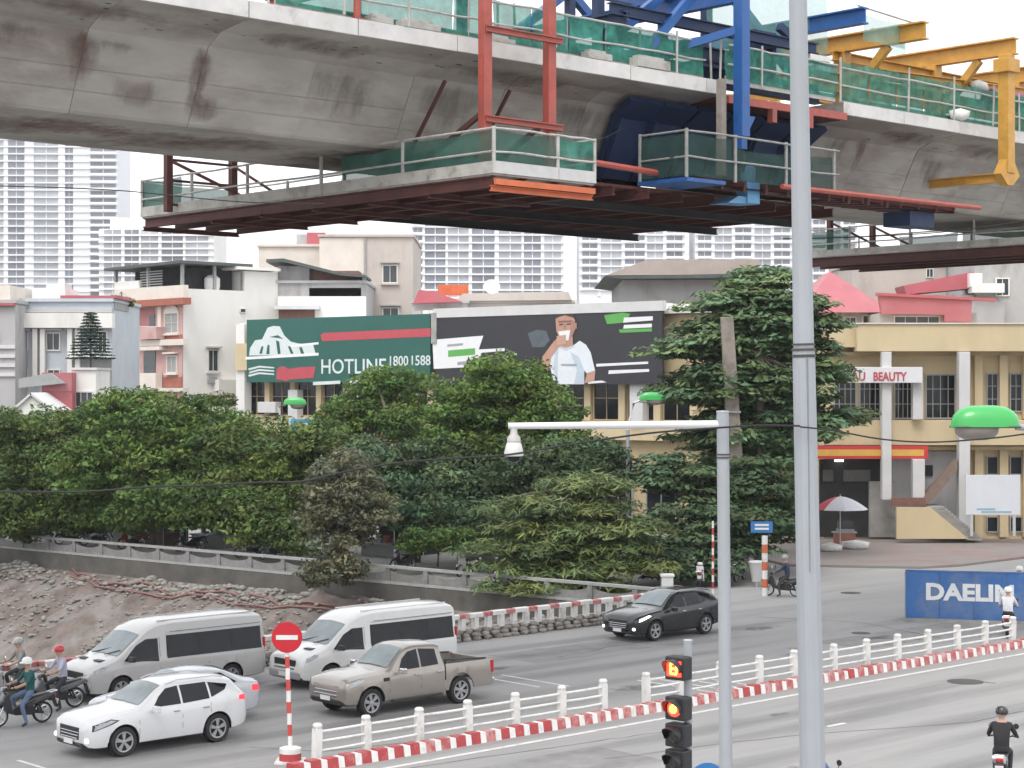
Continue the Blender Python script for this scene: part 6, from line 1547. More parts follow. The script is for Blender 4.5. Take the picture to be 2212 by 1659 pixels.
F2.rect('cloth', 1762, 963, 2005, 991, -.06, 0, br); F2.rect('yellow_stripe', 1762, 971, 1996, 985, 0, .012, by)
tsn = thing('notice_board', 'large white notice board in front of the ochre building', 'sign', (F.s(2090) + ty_.location.x, YB - 3.6, 0)); F2 = Facade(tsn, tsn.location, (1, 0))
F2.rect('board', 2086, 1026, 2204, 1112, -.12, 0, M('notice_white', (.62, .65, .69), .5, .05, 1), bevel=.01); F2.rect('post', 2096, 1112, 2102, 1158, -.1, -.02, galv); F2.rect('post', 2188, 1112, 2194, 1158, -.1, -.02, galv)
for k, (p0, p1, y) in enumerate(((2110, 2150, 1098), (2120, 2185, 1104))): F2.rect('print', p0, y, p1, y + 4, 0, .01, M('notice_print', (.25, .40, .52), .5, .1, 2))
# ---- red roofs and walls behind
t = thing('red_roof_house', 'house with faded red hipped roof above the ochre building', 'house', ((1765 - 1106) / FPX * 122, 122, 0)); F = Facade(t, t.location, (1, 0))
F.rect('wall', 1745, 672, 1925, 900, -8, 0, wall_grey); F.window(1822, 684, 1850, 700, white_col, nx=2); F.window(1862, 680, 1892, 700, white_col, nx=2)
b = MB(); x0, x1 = F.s(1722), F.s(1926); zb, zp = z_of(676, 122), z_of(586, 124); xm = F.s(1808)
b.add([(x0, -1.0, zb), (x1, -1.0, zb), (x1, 9, zb), (x0, 9, zb), (xm, 2.5, zp), (xm, 5.5, zp)], [(0, 1, 4), (1, 2, 5, 4), (2, 3, 5), (3, 0, 4, 5), (3, 2, 1, 0)]); F.attach(b.build('hip_roof', roof_pink, t))
t = thing('red_roof_house', 'house with long red sheet roof right of the faded hipped roof', 'house', ((1900 - 1106) / FPX * 118, 118, 0)); F = Facade(t, t.location, (1, 0))
F.rect('wall', 1900, 676, 2110, 900, -8, 0, wall_grey); F.poly('sheet_roof', [(1898, 636), (2100, 650), (2098, 696), (2040, 694), (2040, 680), (1905, 678)], .8, roof_pink, .5); F.poly('ridge', [(1895, 632), (2152, 645), (2152, 651), (1895, 638)], 1.0, roof_red, .6); F.window(1930, 682, 2030, 700, white_col, nx=4)
t = thing('red_sheet_shed', 'dark red slanting sheet shed on top at upper right', 'shed', ((1950 - 1106) / FPX * 128, 128, 0)); F = Facade(t, t.location, (1, 0))
F.poly('sheet', [(1952, 617), (2100, 587), (2108, 622), (1958, 636)], .3, roof_red, 3); F.rect('wall', 1955, 637, 2108, 800, -5, 0, wall_grey)
t, F = simple('beige wall house behind the red roofs', 1840, 2045, 572, 136, wall_beige, [(2000, 580, 2016, 600)])
t, F = simple('pale grey house rising at the right edge', 2105, 2330, 555, 128, wall_grey, [(2150, 600, 2180, 640)], depth=12)
F.rect('white_wing', 2100, 612, 2170, 632, 0, 1.2, wall_white); F.rect('white_wing', 2095, 590, 2122, 620, 0, 1.0, wall_white); F.rect('low_wall', 2085, 650, 2170, 700, 0, .6, wall_grey)

# ================================================================== TREES
def leaf_mat(name, col, sub): return M(name, col, .55, .22, .6, sub=sub, translucent=.28, spec=.2)
leaf_a = leaf_mat('leaf_mid_green', (0.060, 0.106, 0.030), (0.124, 0.170, 0.044))
leaf_b = leaf_mat('leaf_bright_green', (0.060, 0.122, 0.028), (0.128, 0.196, 0.046))
leaf_c = leaf_mat('leaf_olive', (0.092, 0.104, 0.058), (0.178, 0.176, 0.110))
leaf_d = leaf_mat('leaf_deep_green', (0.045, 0.086, 0.041), (0.101, 0.153, 0.072))
leaf_e = leaf_mat('leaf_yellow_green', (0.095, 0.142, 0.049), (0.196, 0.243, 0.092))
leaf_f = leaf_mat('leaf_blue_green', (0.039, 0.072, 0.055), (0.058, 0.098, 0.072))
leaf_g = leaf_mat('leaf_tier_green', (0.070, 0.128, 0.058), (0.160, 0.235, 0.110))
bark = M('bark', (.12, .095, .075), .9, .25, 4, bump=.4, bscale=15)
def foliage(name, clumps, leaf, mat, parent, flat=.5, asp=.45, rnd=None, droop=0.0):
    """clumps: array rows (x,y,z,rx,ry,rz,n). leaf-sized rhombs spread through each clump"""
    g = rnd or rng; P_, T_ = [], []
    for c in clumps:
        n = int(c[6]); d = g.normal(size=(n, 3)); d /= np.linalg.norm(d, axis=1, keepdims=True)
        d[:, 2] = np.where(d[:, 2] < -.2, d[:, 2] * .5, d[:, 2])
        r = g.uniform(.25, 1, (n, 1)) ** .45
        pos = c[:3] + d * r * c[3:6]
        if droop: pos[:, 2] -= droop * (np.abs(d[:, 0]) + np.abs(d[:, 1])) ** 2 * c[3] * .35
        nr = g.normal(size=(n, 3)); nr /= np.linalg.norm(nr, axis=1, keepdims=True)
        nr = nr * (1 - flat) + np.array([0, 0, 1.0]) * flat + d * .35; nr /= np.linalg.norm(nr, axis=1, keepdims=True)
        a = np.cross(nr, g.normal(size=(n, 3))); a /= np.linalg.norm(a, axis=1, keepdims=True); b_ = np.cross(nr, a)
        s_ = leaf * g.uniform(.65, 1.35, (n, 1))
        q = np.stack([pos - a * s_, pos - b_ * s_ * asp, pos + a * s_, pos + b_ * s_ * asp], 1)
        P_.append(q.reshape(-1, 3))
        base = g.uniform(.55, 1.35); hue = g.uniform(-.16, .14)
        tt = np.clip(base * g.uniform(.8, 1.2, (n, 1)), .4, 1.7) * np.array([[1 + hue, 1.0, 1 - hue]])
        T_.append(np.repeat(np.concatenate([tt, np.ones((n, 1))], 1), 4, 0))
    P = np.concatenate(P_); T = np.concatenate(T_)
    me = np_mesh(name, P, np.arange(len(P)).reshape(-1, 4), mat, False)
    at_ = me.color_attributes.new('tint', 'FLOAT_COLOR', 'POINT'); at_.data.foreach_set('color', T.astype(np.float32).ravel())
    o = link(name, me, parent); return o
def tree(label, base, lobes, mat, leaf=.15, dens=95, flat=.45, clump=.85, group=None, trunk_r=.22, name='tree', asp=.45, tier=False, droop=0.0, seed=1, shell=.55, trunk=True, fill=1.0):
    """lobes: (px, py, Y, rx, ry_depth, rz) ellipsoids in metres around photo-measured centres"""
    g = np.random.default_rng(seed); rd = random.Random(seed)
    t = thing(name, label, 'tree' if name != 'shrub' else 'shrub', base, 0, group)
    base = Vector(base); cl = []; tips = []
    for (px, py, Y, rx, ry, rz) in lobes:
        c = at(px, py, Y) - base; area = 4 * math.pi * ((rx * ry + rx * rz + ry * rz) / 3)
        nc = max(6, int(area / (clump * clump * 1.5) * fill))
        for k in range(nc):
            d = g.normal(size=3); d /= np.linalg.norm(d); r = g.uniform(shell, 1.0)
            if d[2] < -.35: r *= .8
            p = np.array([c.x + d[0] * rx * r, c.y + d[1] * ry * r, c.z + d[2] * rz * r])
            cr = clump * g.uniform(.6, 1.25)
            if tier: cl.append([*p, cr * 1.45, cr * 1.45, cr * .30, dens * (cr / clump) ** 2])
            else: cl.append([*p, cr, cr, cr * .62, dens * (cr / clump) ** 2])
            if k % 7 == 0: tips.append((Vector(p), c))
        for k in range(max(2, nc // 5)):
            d = g.normal(size=3); d /= np.linalg.norm(d); r = g.uniform(.1, .6)
            cl.append([c.x + d[0] * rx * r, c.y + d[1] * ry * r, c.z + d[2] * rz * r, clump * 1.1, clump * 1.1, clump * .8, dens * .8])
    foliage('crown', np.array(cl), leaf, mat, t, flat, asp, g, droop)
    if trunk:
        b = MB(); c0 = at(*lobes[0][:3]) - base; fork = Vector((c0.x * .35, c0.y * .35, max(1.2, c0.z - lobes[0][5] * .9)))
        b.tube([(0, 0, -.1), (0.05, .02, fork.z * .5), fork], [trunk_r, trunk_r * .8, trunk_r * .68], 9); b.build('trunk', bark, t, smooth=60)
        b = MB()
        for tip, c in tips[:26]:
            mid = fork.lerp(tip, .5) + Vector((rd.uniform(-.3, .3), rd.uniform(-.3, .3), .15))
            b.tube([fork, mid, tip], [trunk_r * .42, trunk_r * .25, .02], 5)
        b.build('limb', bark, t, smooth=60)
    return t
RG = 'trees along the riverside street'
tree('broad green tree at the left edge behind the balustrade', gnd(60, 1182), [(70, 960, 105, 4.6, 3.5, 2.4), (20, 1070, 103, 3.6, 3, 2.4), (170, 1040, 103, 3.3, 3, 2.5), (150, 935, 108, 2.8, 2.5, 1.4), (60, 1125, 101, 3.4, 2.4, 1.3), (180, 1115, 101, 2.8, 2.4, 1.2)], leaf_a, group=RG, seed=3)
tree('wide green tree second from the left below the corner house', gnd(330, 1190), [(330, 925, 101, 4.4, 3.5, 2.1), (250, 1020, 99, 3.6, 3, 2.4), (400, 1030, 98, 3.6, 3, 2.6), (470, 940, 101, 2.6, 3, 1.5), (330, 1090, 97, 3.0, 2.5, 1.5), (270, 1115, 99, 2.8, 2.2, 1.1), (430, 1110, 96, 2.6, 2.2, 1.0), (240, 890, 103, 2.0, 2, .9)], leaf_b, group=RG, seed=4)
tree('green tree third from the left below the green billboard', gnd(560, 1205), [(560, 985, 98, 3.6, 3, 2.2), (520, 1080, 95, 3.2, 2.6, 1.9), (650, 1020, 96, 2.8, 2.6, 2.2), (610, 1110, 93, 2.6, 2, 1.4), (560, 1150, 92, 2.2, 1.8, .9), (650, 1160, 91, 1.8, 1.6, .9), (700, 960, 100, 2.0, 2, 1.3)], leaf_a, group=RG, seed=5)
tree('bright green tree whose top covers the corner of the green billboard', gnd(830, 1190), [(850, 850, 106, 3.1, 2.5, 1.5), (790, 905, 104, 2.6, 2.5, 1.2), (910, 930, 103, 3.0, 2.5, 1.8), (720, 940, 103, 1.8, 2, 1.0)], leaf_b, group=RG, seed=6)
tree('tall bright green tree in the centre in front of the charcoal billboard', gnd(1090, 1215), [(1100, 835, 97, 2.7, 2.6, 1.75), (1030, 890, 96, 2.3, 2.4, 1.9), (1170, 900, 96, 1.9, 2.3, 1.8), (1080, 960, 95, 4.1, 2.8, 1.9), (1235, 975, 95, 2.2, 2.3, 1.3)], leaf_b, group=RG, seed=7)
tree('dark green tree low in the centre behind the olive tree', gnd(900, 1215), [(900, 1030, 93, 3.6, 2.6, 2.1), (1030, 1060, 92, 3.6, 2.6, 1.9), (830, 1010, 94, 2.6, 2.4, 1.8), (1190, 1020, 92, 3.0, 2.4, 1.7), (930, 1110, 90, 2.6, 2.2, 1.0), (850, 1090, 91, 2.2, 2, 1.3), (1040, 1130, 89, 2.2, 2, 1.0), (1290, 1000, 94, 2.0, 2, 1.2)], leaf_d, group=RG, seed=8)
tree('brownish olive tree leaning over the balustrade in the middle', gnd(745, 1252), [(745, 1040, 86, 1.7, 1.6, 1.7), (715, 1130, 85, 1.5, 1.5, 1.8), (780, 1120, 85, 1.5, 1.5, 1.7), (740, 1215, 83.5, 1.25, 1.3, 1.3), (690, 1240, 82.5, .8, .9, .8)], leaf_c, leaf=.13, dens=60, clump=.62, group=RG, seed=9, trunk_r=.14)
tree('small bright green shrub left of the drooping tree', gnd(945, 1225), [(930, 1165, 87, 1.1, 1.0, .6), (985, 1168, 86, .9, .9, .6), (890, 1175, 87, .7, .8, .45)], leaf_b, leaf=.12, dens=70, clump=.45, name='shrub', seed=10, trunk_r=.06)
tree('drooping yellow green tree hanging over the balustrade near the black suv', gnd(1250, 1262), [(1270, 1042, 84, 2.4, 2, .35), (1215, 1085, 83, 3.6, 2.4, .4), (1250, 1130, 82.5, 4.3, 2.6, .4), (1215, 1172, 82, 4.6, 2.6, .42), (1245, 1215, 81, 4.6, 2.2, .4), (1215, 1255, 80, 3.7, 1.6, .3)], leaf_e, leaf=.26, dens=60, clump=.6, flat=.66, asp=.17, group=RG, seed=11, tier=True, droop=.55, fill=1.15)
tree('tall tiered tree with flat leaf layers in front of the ochre building', gnd(1640, 1222), [(1640, 720, 94.2, 3.2, .9, 1.2), (1620, 830, 93.6, 3.8, .9, 1.4), (1650, 930, 93.4, 3.6, .9, 1.2), (1645, 604, 97, 2.0, 2.0, .8), (1620, 652, 97, 3.7, 3.2, .8), (1645, 702, 97, 4.4, 3.6, .8), (1600, 752, 97, 5.0, 3.8, .8), (1665, 802, 97, 5.0, 3.8, .8), (1590, 850, 96, 4.8, 3.6, .8), (1685, 896, 96, 4.4, 3.4, .8), (1600, 942, 96, 4.3, 3.2, .8), (1650, 990, 95, 3.4, 2.6, .8)], leaf_g, leaf=.23, dens=105, clump=.85, flat=.66, asp=.42, tier=True, droop=.25, seed=12, trunk_r=.28, fill=1.35, shell=.3, group='trees at the forecourt')
tree('low tiered tree behind the camera pole near the blue sign', gnd(1560, 1240), [(1540, 1060, 90, 2.6, 2.2, 1.5), (1450, 1030, 91, 2.2, 2, 1.1), (1640, 1060, 89, 2.2, 2, 1.5), (1500, 1120, 88, 2.6, 2, 1.0), (1600, 1130, 87, 2.3, 2, 1.0), (1470, 1175, 85, 2.2, 1.5, .9), (1580, 1185, 86, 1.9, 1.4, .9), (1665, 1130, 89, 1.6, 1.5, 1.2), (1520, 1225, 84, 1.8, 1.1, .7), (1420, 1220, 83, 1.4, 1.1, .7)], leaf_d, leaf=.17, dens=75, clump=.75, flat=.65, tier=True, group='trees at the forecourt', seed=13)
# conifer in front of the blue grey house
def conifer():
    base = gnd(196, 1140); base = Vector(((196 - 1106) / FPX * 117, 117, 0)); t = thing('conifer', 'slim dark conifer standing before the blue grey house', 'tree', base)
    cl = []; g = np.random.default_rng(31)
    for k in range(15):
        z = z_of(772, 117) + (z_of(676, 117) - z_of(772, 117)) * k / 14; r = 1.25 * (1 - k / 15) + .12
        n = 9
        for j in range(n):
            a = 2 * math.pi * j / n + k
            for f in (.35, .7, 1.0): cl.append([math.cos(a) * r * f, math.sin(a) * r * f, z - .06 * f, .24, .24, .07, 26])
    foliage('crown', np.array(cl), .09, leaf_f, t, .6, .4, g)
    b = MB(); b.tube([(0, 0, 0), (0, 0, z_of(680, 117))], [.16, .03], 8); b.build('trunk', bark, t, smooth=60)
conifer()
# potted greenery on roofs and balcony
for k, (px, py, Y, rx, rz, lab) in enumerate(((262, 652, 127, 1.0, .45, 'small plants trailing over the corner house cornice'), (470, 868, 118, 1.5, .5, 'light shrub growing beside the white house wing'))):
    p = at(px, py, Y); tree(lab, (p.x, p.y, max(0, p.z - .5)), [(px, py, Y, rx, .6, rz)], leaf_a, leaf=.1, dens=50, clump=.35, name='shrub', seed=40 + k, trunk_r=.04)

# ================================================================== FOREGROUND AND STREET FURNITURE
# ---- tall galvanised lighting column in front
ptop, pcol, pbot = at(1717, -420, 20.0), at(1736, 752, 20.0), at(1776, 2635, 20.0)
pbot = Vector((pbot.x, pbot.y, 0)); ax = (ptop - pbot).normalized()
t = thing('lamp_column', 'tall pale galvanised lamp column crossing the picture right of centre', 'lamp column', pbot)
def rel(p): return Vector(p) - pbot
b = MB(); b.tube([rel(pbot), rel(pcol)], [.158, .122], 12); b.build('lower_shaft', galv_light, t, smooth=25)
b = MB(); b.tube([rel(pcol) + ax * .003, rel(ptop)], [.113, .088], 12); b.build('upper_shaft', galv_light, t, smooth=25)
for dz, r, h in ((-.10, .128, .03), (-.03, .132, .025), (.03, .124, .02)):
    b = MB(); c = rel(pcol) + ax * dz; b.tube([c, c + ax * h], r, 14); b.build('collar', M('dark_band', (.06, .055, .05), .6, .2, 4), t, smooth=40)
b = MB(); c = rel(pcol); b.tube([c + Vector((.02, -.125, -.1)), c + Vector((.03, -.128, -.9)), c + Vector((.045, -.135, -2.4))], .008, 5); b.build('seam', M('seam_grey', (.22, .22, .22), .7, .1, 3), t)
b = MB(); b.span((-.3, -.3, 0), (.3, .3, .03)); b.build('base_plate', galv, t)
b = MB(); b.tube([rel(ptop) - ax * .1, rel(ptop) + Vector((.4, .2, .5)), rel(ptop) + Vector((1.6, .8, .8))], .04, 8); b.build('arm', galv_light, t, smooth=50)
green_shell = M('green_lamp_shell', (.035, .36, .075), .35, .06, 2, coat=.4); lamp_bowl = M('lamp_bowl', (.22, .20, .18), .25, .08, 2)
def lamp_head(parent, loc, rz, L=.75):
    """cobra-head street lamp: green shell, smoky bowl"""
    n, m = 18, 12
    def shell(z0, z1, sx, sy, x0, x1, up):
        b = MB(); vs, fs = [], []
        for i in range(n + 1):
            u = i / n; x = x0 + (x1 - x0) * u; w = (1 - abs(2 * u - 1) ** 3.2) ** .5 if 0 < u < 1 else 0.02
            for j in range(m + 1):
                a = math.pi * j / m
                vs.append((x, math.cos(a) * sy * w, up * math.sin(a) ** .8 * sx * w))
        for i in range(n):
            for j in range(m): q = i * (m + 1) + j; fs.append((q, q + 1, q + m + 2, q + m + 1))
        b.add(vs, fs); return b
    o = shell(0, 0, .23 * L / .75, .17, -L / 2, L / 2, 1).build('lamp_shell', green_shell, parent, smooth=60); o.location = loc; o.rotation_euler = (0, 0, rz)
    k = shell(0, 0, .14 * L / .75, .15, -L * .44, L * .20, -1).build('lamp_bowl', lamp_bowl, o, smooth=60); k.location = (0, 0, -.005)
    b = MB(); b.tube([(-L * .46, -.15, 0), (L * .46, -.15, 0)], .012, 5); b.tube([(-L * .46, .15, 0), (L * .46, .15, 0)], .012, 5); b.build('rim', M('rim_dark', (.05, .10, .06), .5, .1, 3), o)
    return o
# ---- near lamp at the right edge, its column stands outside the frame
gp = Vector(((2560 - 1106) / FPX * 20.0, 20.2, 0)); hp = at(2128, 922, 20.0)
t = thing('street_lamp', 'near street lamp with bright green shell at the right edge', 'street lamp', gp, 0, 'green street lamps')
lamp_head(t, hp - gp, 0.0, .76)
b = MB(); q = hp - gp; b.tube([q + Vector((.33, 0, .0)), q + Vector((.7, 0, -.03)), q + Vector((1.5, .1, -.25)), (0, 0, 7.6)], .035, 8); b.build('arm', galv_light, t, smooth=50)
b = MB(); b.tube([(0, 0, 0), (0, 0, 7.9)], [.10, .055], 10); b.build('column', galv_light, t, smooth=40)
# ---- far lamps over the riverside street
for px, py, Y, L, dxp, lab in ((637, 874, 101, 1.3, -34, 'far green street lamp under the green billboard'), (1408, 864, 93, 1.3, -52, 'far green street lamp between charcoal billboard and tiered tree')):
    h = at(px, py, Y); g = Vector((at(px + dxp, py, Y).x, Y, 0)); t = thing('street_lamp', lab, 'street lamp', g, 0, 'green street lamps')
    lamp_head(t, h - g, .0 + math.pi, L); b = MB(); q = h - g; b.tube([q + Vector((-.5, 0, 0)), q + Vector((-.9, 0, -.15)), (.12, 0, q.z - .9), (0, 0, q.z - 1.6)], .06, 8); b.build('arm', white_col, t, smooth=50)
    b = MB(); b.tube([(0, 0, 0), (0, 0, q.z - 1.5)], [.13, .09], 10); b.build('column', galv_light, t, smooth=40)
# ---- surveillance camera pole
Yc = 20.0; ct, cb = at(1561, 890, Yc), at(1577, 2635, Yc); cb = Vector((cb.x, cb.y, 0)); ax = (ct - cb)
t = thing('camera_pole', 'grey pole with long arm carrying a white dome camera', 'camera pole', cb)
b = MB(); b.tube([(0, 0, 0), ax], [.078, .066], 14); b.build('shaft', galv_light, t, smooth=30)
b = MB(); b.lathe([(.07, 0), (.07, .012), (.01, .016)], 14, c=ax); b.build('cap', galv, t)
aL, aR = at(1098, 920, Yc) - cb, at(1556, 917, Yc) - cb
b = MB(); b.tube([aR, aL], [.046, .034], 12); b.build('arm', M('pale_arm', (.62, .62, .63), .5, .05, 2), t, smooth=40)
dp = at(1110, 985, Yc) - cb
b = MB(); b.lathe([(.10, .0), (.105, .03), (.085, .12), (.07, .15)], 18, c=dp); b.build('dome_housing', M('camera_white', (.60, .59, .57), .45, .05, 3), t, smooth=40)
b = MB(); b.lathe([(.075, .155), (.07, .20), (.04, .235), (.035, .30)], 16, c=dp); b.build('neck', M('camera_grey', (.42, .41, .40), .5, .05, 3), t, smooth=40)
b = MB(); b.lathe([(.088, -.004), (.07, -.05), (.03, -.072), (.005, -.075)], 16, c=dp); b.build('lens_dome', glass_dark, t, smooth=60)
for y in (983, 990):
    c = at(1563, y, Yc) - cb; b = MB(); b.lathe([(.078, 0), (.078, .016)], 14, c=c, cap=False); b.build('band', M('dark_band', (.06, .055, .05)), t)
b = MB(); b.span((-.22, -.22, 0), (.22, .22, .03)); b.build('base_plate', galv, t)
# ---- cable strung past both poles, and a thin wire at the left
def wire(name, pts, r, mat, label):
    b = MB(); sm = []
    P4 = [Vector(p) for p in pts]
    for i in range(len(P4) - 1):
        p0, p1, p2, p3 = P4[max(i - 1, 0)], P4[i], P4[i + 1], P4[min(i + 2, len(P4) - 1)]
        for k in range(5):
            u = k / 5; sm.append(.5 * ((2 * p1) + (p2 - p0) * u + (2 * p0 - 5 * p1 + 4 * p2 - p3) * u * u + (3 * p1 - p0 - 3 * p2 + p3) * u ** 3))
    sm.append(P4[-1]); b.tube(sm, r, 6); o = b.build(name, mat, smooth=60); return tag(o, label, 'cable', 'overhead cables')
wire('cable', [at(px, py, 19.85 + .0 * k) for k, (px, py) in enumerate(((-120, 1060), (20, 1062), (180, 1062), (320, 1052), (440, 1049), (560, 1042), (650, 1040), (740, 1020), (850, 1001), (980, 990), (1100, 982), (1220, 962), (1400, 936), (1552, 924), (1640, 919), (1728, 920)))], .012, black, 'sagging black cable strung across the trees to the tall column')
wire('cable', [at(px, py, 19.8) for px, py in ((1728, 922), (1800, 930), (1900, 948), (2000, 955), (2100, 950), (2230, 935), (2560, 880))], .010, black, 'black cable sagging right of the tall column below green lamp')
wire('cable', [at(px, py, 38) for px, py in ((-80, 400), (120, 405), (250, 411), (330, 418), (520, 436), (700, 440))], .012, black, 'thin dark wire at left in front of the far tower')
wire('cable', [at(px, py, 60) for px, py in ((1690, 516), (1850, 512), (2050, 500), (2260, 470))], .018, black, 'dark wire below the right girder beside the second platform')
# ---- traffic signal
Yt = 24.0; tp = Vector((at(1486, 1400, Yt).x, Yt, 0))
t = thing('traffic_signal', 'black traffic signal showing red beside the median fence', 'traffic light', tp)
zt_ = z_of(1384, Yt); b = MB(); b.tube([(0, 0, 0), (0, 0, zt_)], .055, 12); b.build('pole', galv_light, t, smooth=40)
b = MB(); b.lathe([(.06, zt_), (.06, zt_ + .012), (.01, zt_ + .02)], 12); b.build('cap', galv, t)
led_red = M('red_signal_led', (.5, .01, .01), .4, .02, 3, emit=(1, .035, .02), estr=3.0); led_hot = M('amber_signal_core', (.6, .3, .02), .4, .02, 3, emit=(1, .55, .05), estr=4.0); sig_black = M('signal_black', (.018, .018, .02), .5, .15, 4); lens_off = M('lens_off', (.03, .035, .03), .2, .1, 4)
rz = math.radians(-130)        # direction the heads face
for k, (py, kind) in enumerate(((1440, 'digit'), (1526, 'red'), (1584, 'off'), (1640, 'off'), (1696, 'off'))):
    z = z_of(py, Yt)
    b = MB(); b.box((0, 0, 0), (.20, .30, .30)); h = b.build('signal_head', sig_black, t, bevel=.02); h.location = (-.13, -.10, z); h.rotation_euler = (0, 0, rz)
    b = MB(); b.box((0, 0, 0), (.12, .05, .05)); a_ = b.build('bracket', galv, t); a_.location = (-.05, -.04, z + .1); a_.rotation_euler = (0, 0, rz)
    n = 14; vs, fs = [], []
    for i in range(n + 1):
        a = -.35 + (math.pi + .7) * i / n
        for x, r in ((.10, .125), (.10 + .19 * (.35 + .65 * max(0, math.sin(a))), .122), (.10 + .185 * (.35 + .65 * max(0, math.sin(a))), .117), (.10, .118)): vs.append((x, math.cos(a) * r, math.sin(a) * r))
    for i in range(n):
        for j in range(4): fs.append((i * 4 + j, i * 4 + (j + 1) % 4, (i + 1) * 4 + (j + 1) % 4, (i + 1) * 4 + j))
    b = MB(); b.add(vs, fs); b.build('visor', sig_black, h, smooth=50)
    if kind == 'digit':
        b = MB(); b.box((.107, 0, 0), (.012, .22, .20)); b.build('display', led_red, h)
        for (y, z_, w, hh) in ((0, .065, .10, .022), (0, 0, .10, .022), (0, -.065, .10, .022), (-.045, .033, .022, .06), (.045, .033, .022, .06), (.045, -.033, .022, .06), (-.045, -.033, .022, .06)):
            b = MB(); b.box((.118, y, z_), (.01, w, hh)); b.build('digit_bar', led_hot, h)
    else:
        b = MB(); b.lathe([(.105, .098), (.10, .112), (.06, .125), (.005, .13)], 20, axis='X'); b.build('lens', led_red if kind == 'red' else lens_off, h, smooth=60)
        if kind == 'red': b = MB(); b.lathe([(.06, .127), (.03, .134), (.004, .135)], 14, axis='X'); b.build('lamp_core', led_hot, h, smooth=60)
# blue sign plate at the bottom edge
bs_ = gnd(1518, 1652 + 240); t = thing('road_sign', 'blue road sign whose top edge shows at the bottom beside the signal', 'sign', (at(1520, 1650, 24.3).x, 24.3, 0), .5)
zz = z_of(1646, 24.3); b = MB(); b.lathe([(.32, -.012), (.32, .012)], 28, axis='Y', c=(0, -.05, zz - .32)); b.build('plate', M('sign_blue', (.03, .16, .42), .45, .08, 2), t); b = MB(); b.tube([(0, 0, 0), (0, 0, zz - .1)], .035, 8); b.build('post', galv, t)
b = MB(); b.beam((-.15, -.066, zz - .32), (.15, -.066, zz - .32), .008, .06); b.build('arrow', white_paint, t)
# ---- no-entry sign on a striped post with drum base
np_ = gnd(627, 1646); t = thing('no_entry_sign', 'round red no-entry sign on striped post with drum base', 'sign', np_)
zc_ = z_of(1376, np_.y); b = MB(); b.lathe([(.36, -.012), (.37, 0), (.36, .012)], 32, axis='Y', c=(-.07, -.07, zc_)); b.build('disc', M('sign_red', (.48, .008, .02), .5, .05, 2), t, smooth=30)
b = MB(); b.span((-.33, -.094, zc_ - .055), (.19, -.084, zc_ + .055)); b.build('bar', white_paint, t)
z0 = 0.36; i = 0; step_ = (zc_ - .2 - z0) / 9
while z0 < zc_ + .3:
    b = MB(); b.tube([(-.01 * i, 0, z0), (-.01 * i, 0, min(z0 + step_, zc_ + .32))], .055, 10); b.build('post_band', white_paint if i % 2 == 0 else M('post_red', (.5, .06, .05), .5, .1, 3), t, smooth=40); z0 += step_; i += 1
b = MB(); b.lathe([(.27, .0), (.26, .22)], 20); b.build('drum', red_paint, t, smooth=40); b = MB(); b.lathe([(.262, .222), (.26, .34), (.18, .37), (.02, .38)], 20); b.build('drum_top', white_paint, t, smooth=40); b = MB(); b.span((-.34, -.34, 0.004), (.34, .34, .05)); b.build('base_slab', white_paint, t)
# ---- concrete utility pole among the trees
Yp = 92.6; up, ub = at(1570, 685, Yp), at(1600, 1235, Yp); ub = Vector((ub.x, Yp, 0)); ax = up - ub
t = thing('utility_pole', 'square concrete utility pole standing in front of the tiered tree', 'utility pole', ub)
def sq(p, h): return [Vector(p) + Vector((i * h, j * h * .8, 0)) for i, j in ((-1, -1), (1, -1), (1, 1), (-1, 1))]
b = MB(); b.add(sq((0, 0, 0), .42) + sq(ax, .30), [(0, 1, 5, 4), (1, 2, 6, 5), (2, 3, 7, 6), (3, 0, 4, 7), (4, 5, 6, 7)]); b.build('shaft', concrete_pole, t, bevel=.02)
for f in (.40, .42, .62): c = ax * f; b = MB(); b.box(c, (.95 - f * .25, .8, .10)); b.build('clamp', steel_grey, t)
# ---- blue hoarding with white lettering
h0, h1 = gnd(1957, 1341), gnd(2212, 1349); hd_ = (h1 - h0).normalized()
t = thing('hoarding', 'blue construction hoarding with white lettering on the far carriageway', 'hoarding', h0, math.atan2(hd_.y, hd_.x)); F = Facade(t, h0, hd_)
hb = M('hoarding_blue', (.035, .13, .36), .5, .12, .9, dirt=(.17, .22, .32), dirt_scale=.6, dirt_lo=.46, dirt_hi=.72)
for k in range(6):
    F.block('panel', k * 1.25 + .01, (k + 1) * 1.25 - .01, .12, 1.92, -.05, 0, hb)
for k in range(7): F.block('post', k * 1.25 - .03, k * 1.25 + .03, 0, 1.96, -.12, -.052, steel_grey)
F.block('foot', -.1, 7.6, 0.004, .11, -.3, .15, concrete_grey); F.block('top_rail', 0, 7.5, 1.925, 1.97, -.08, .03, hb)
b = MB(); b.span((-.05, 0, .1), (0, 1.3, 1.9)); F.attach(b.build('return_panel', M('hoarding_pale', (.20, .26, .38), .6, .12, 1), t))
o = text_obj('lettering', 'DAELIM', .86, M('letter_white', (.70, .72, .72), .6, .06, 2), t, (.72, -.012, .86), (math.pi / 2, 0, 0), .008, .035, sx=1.12)
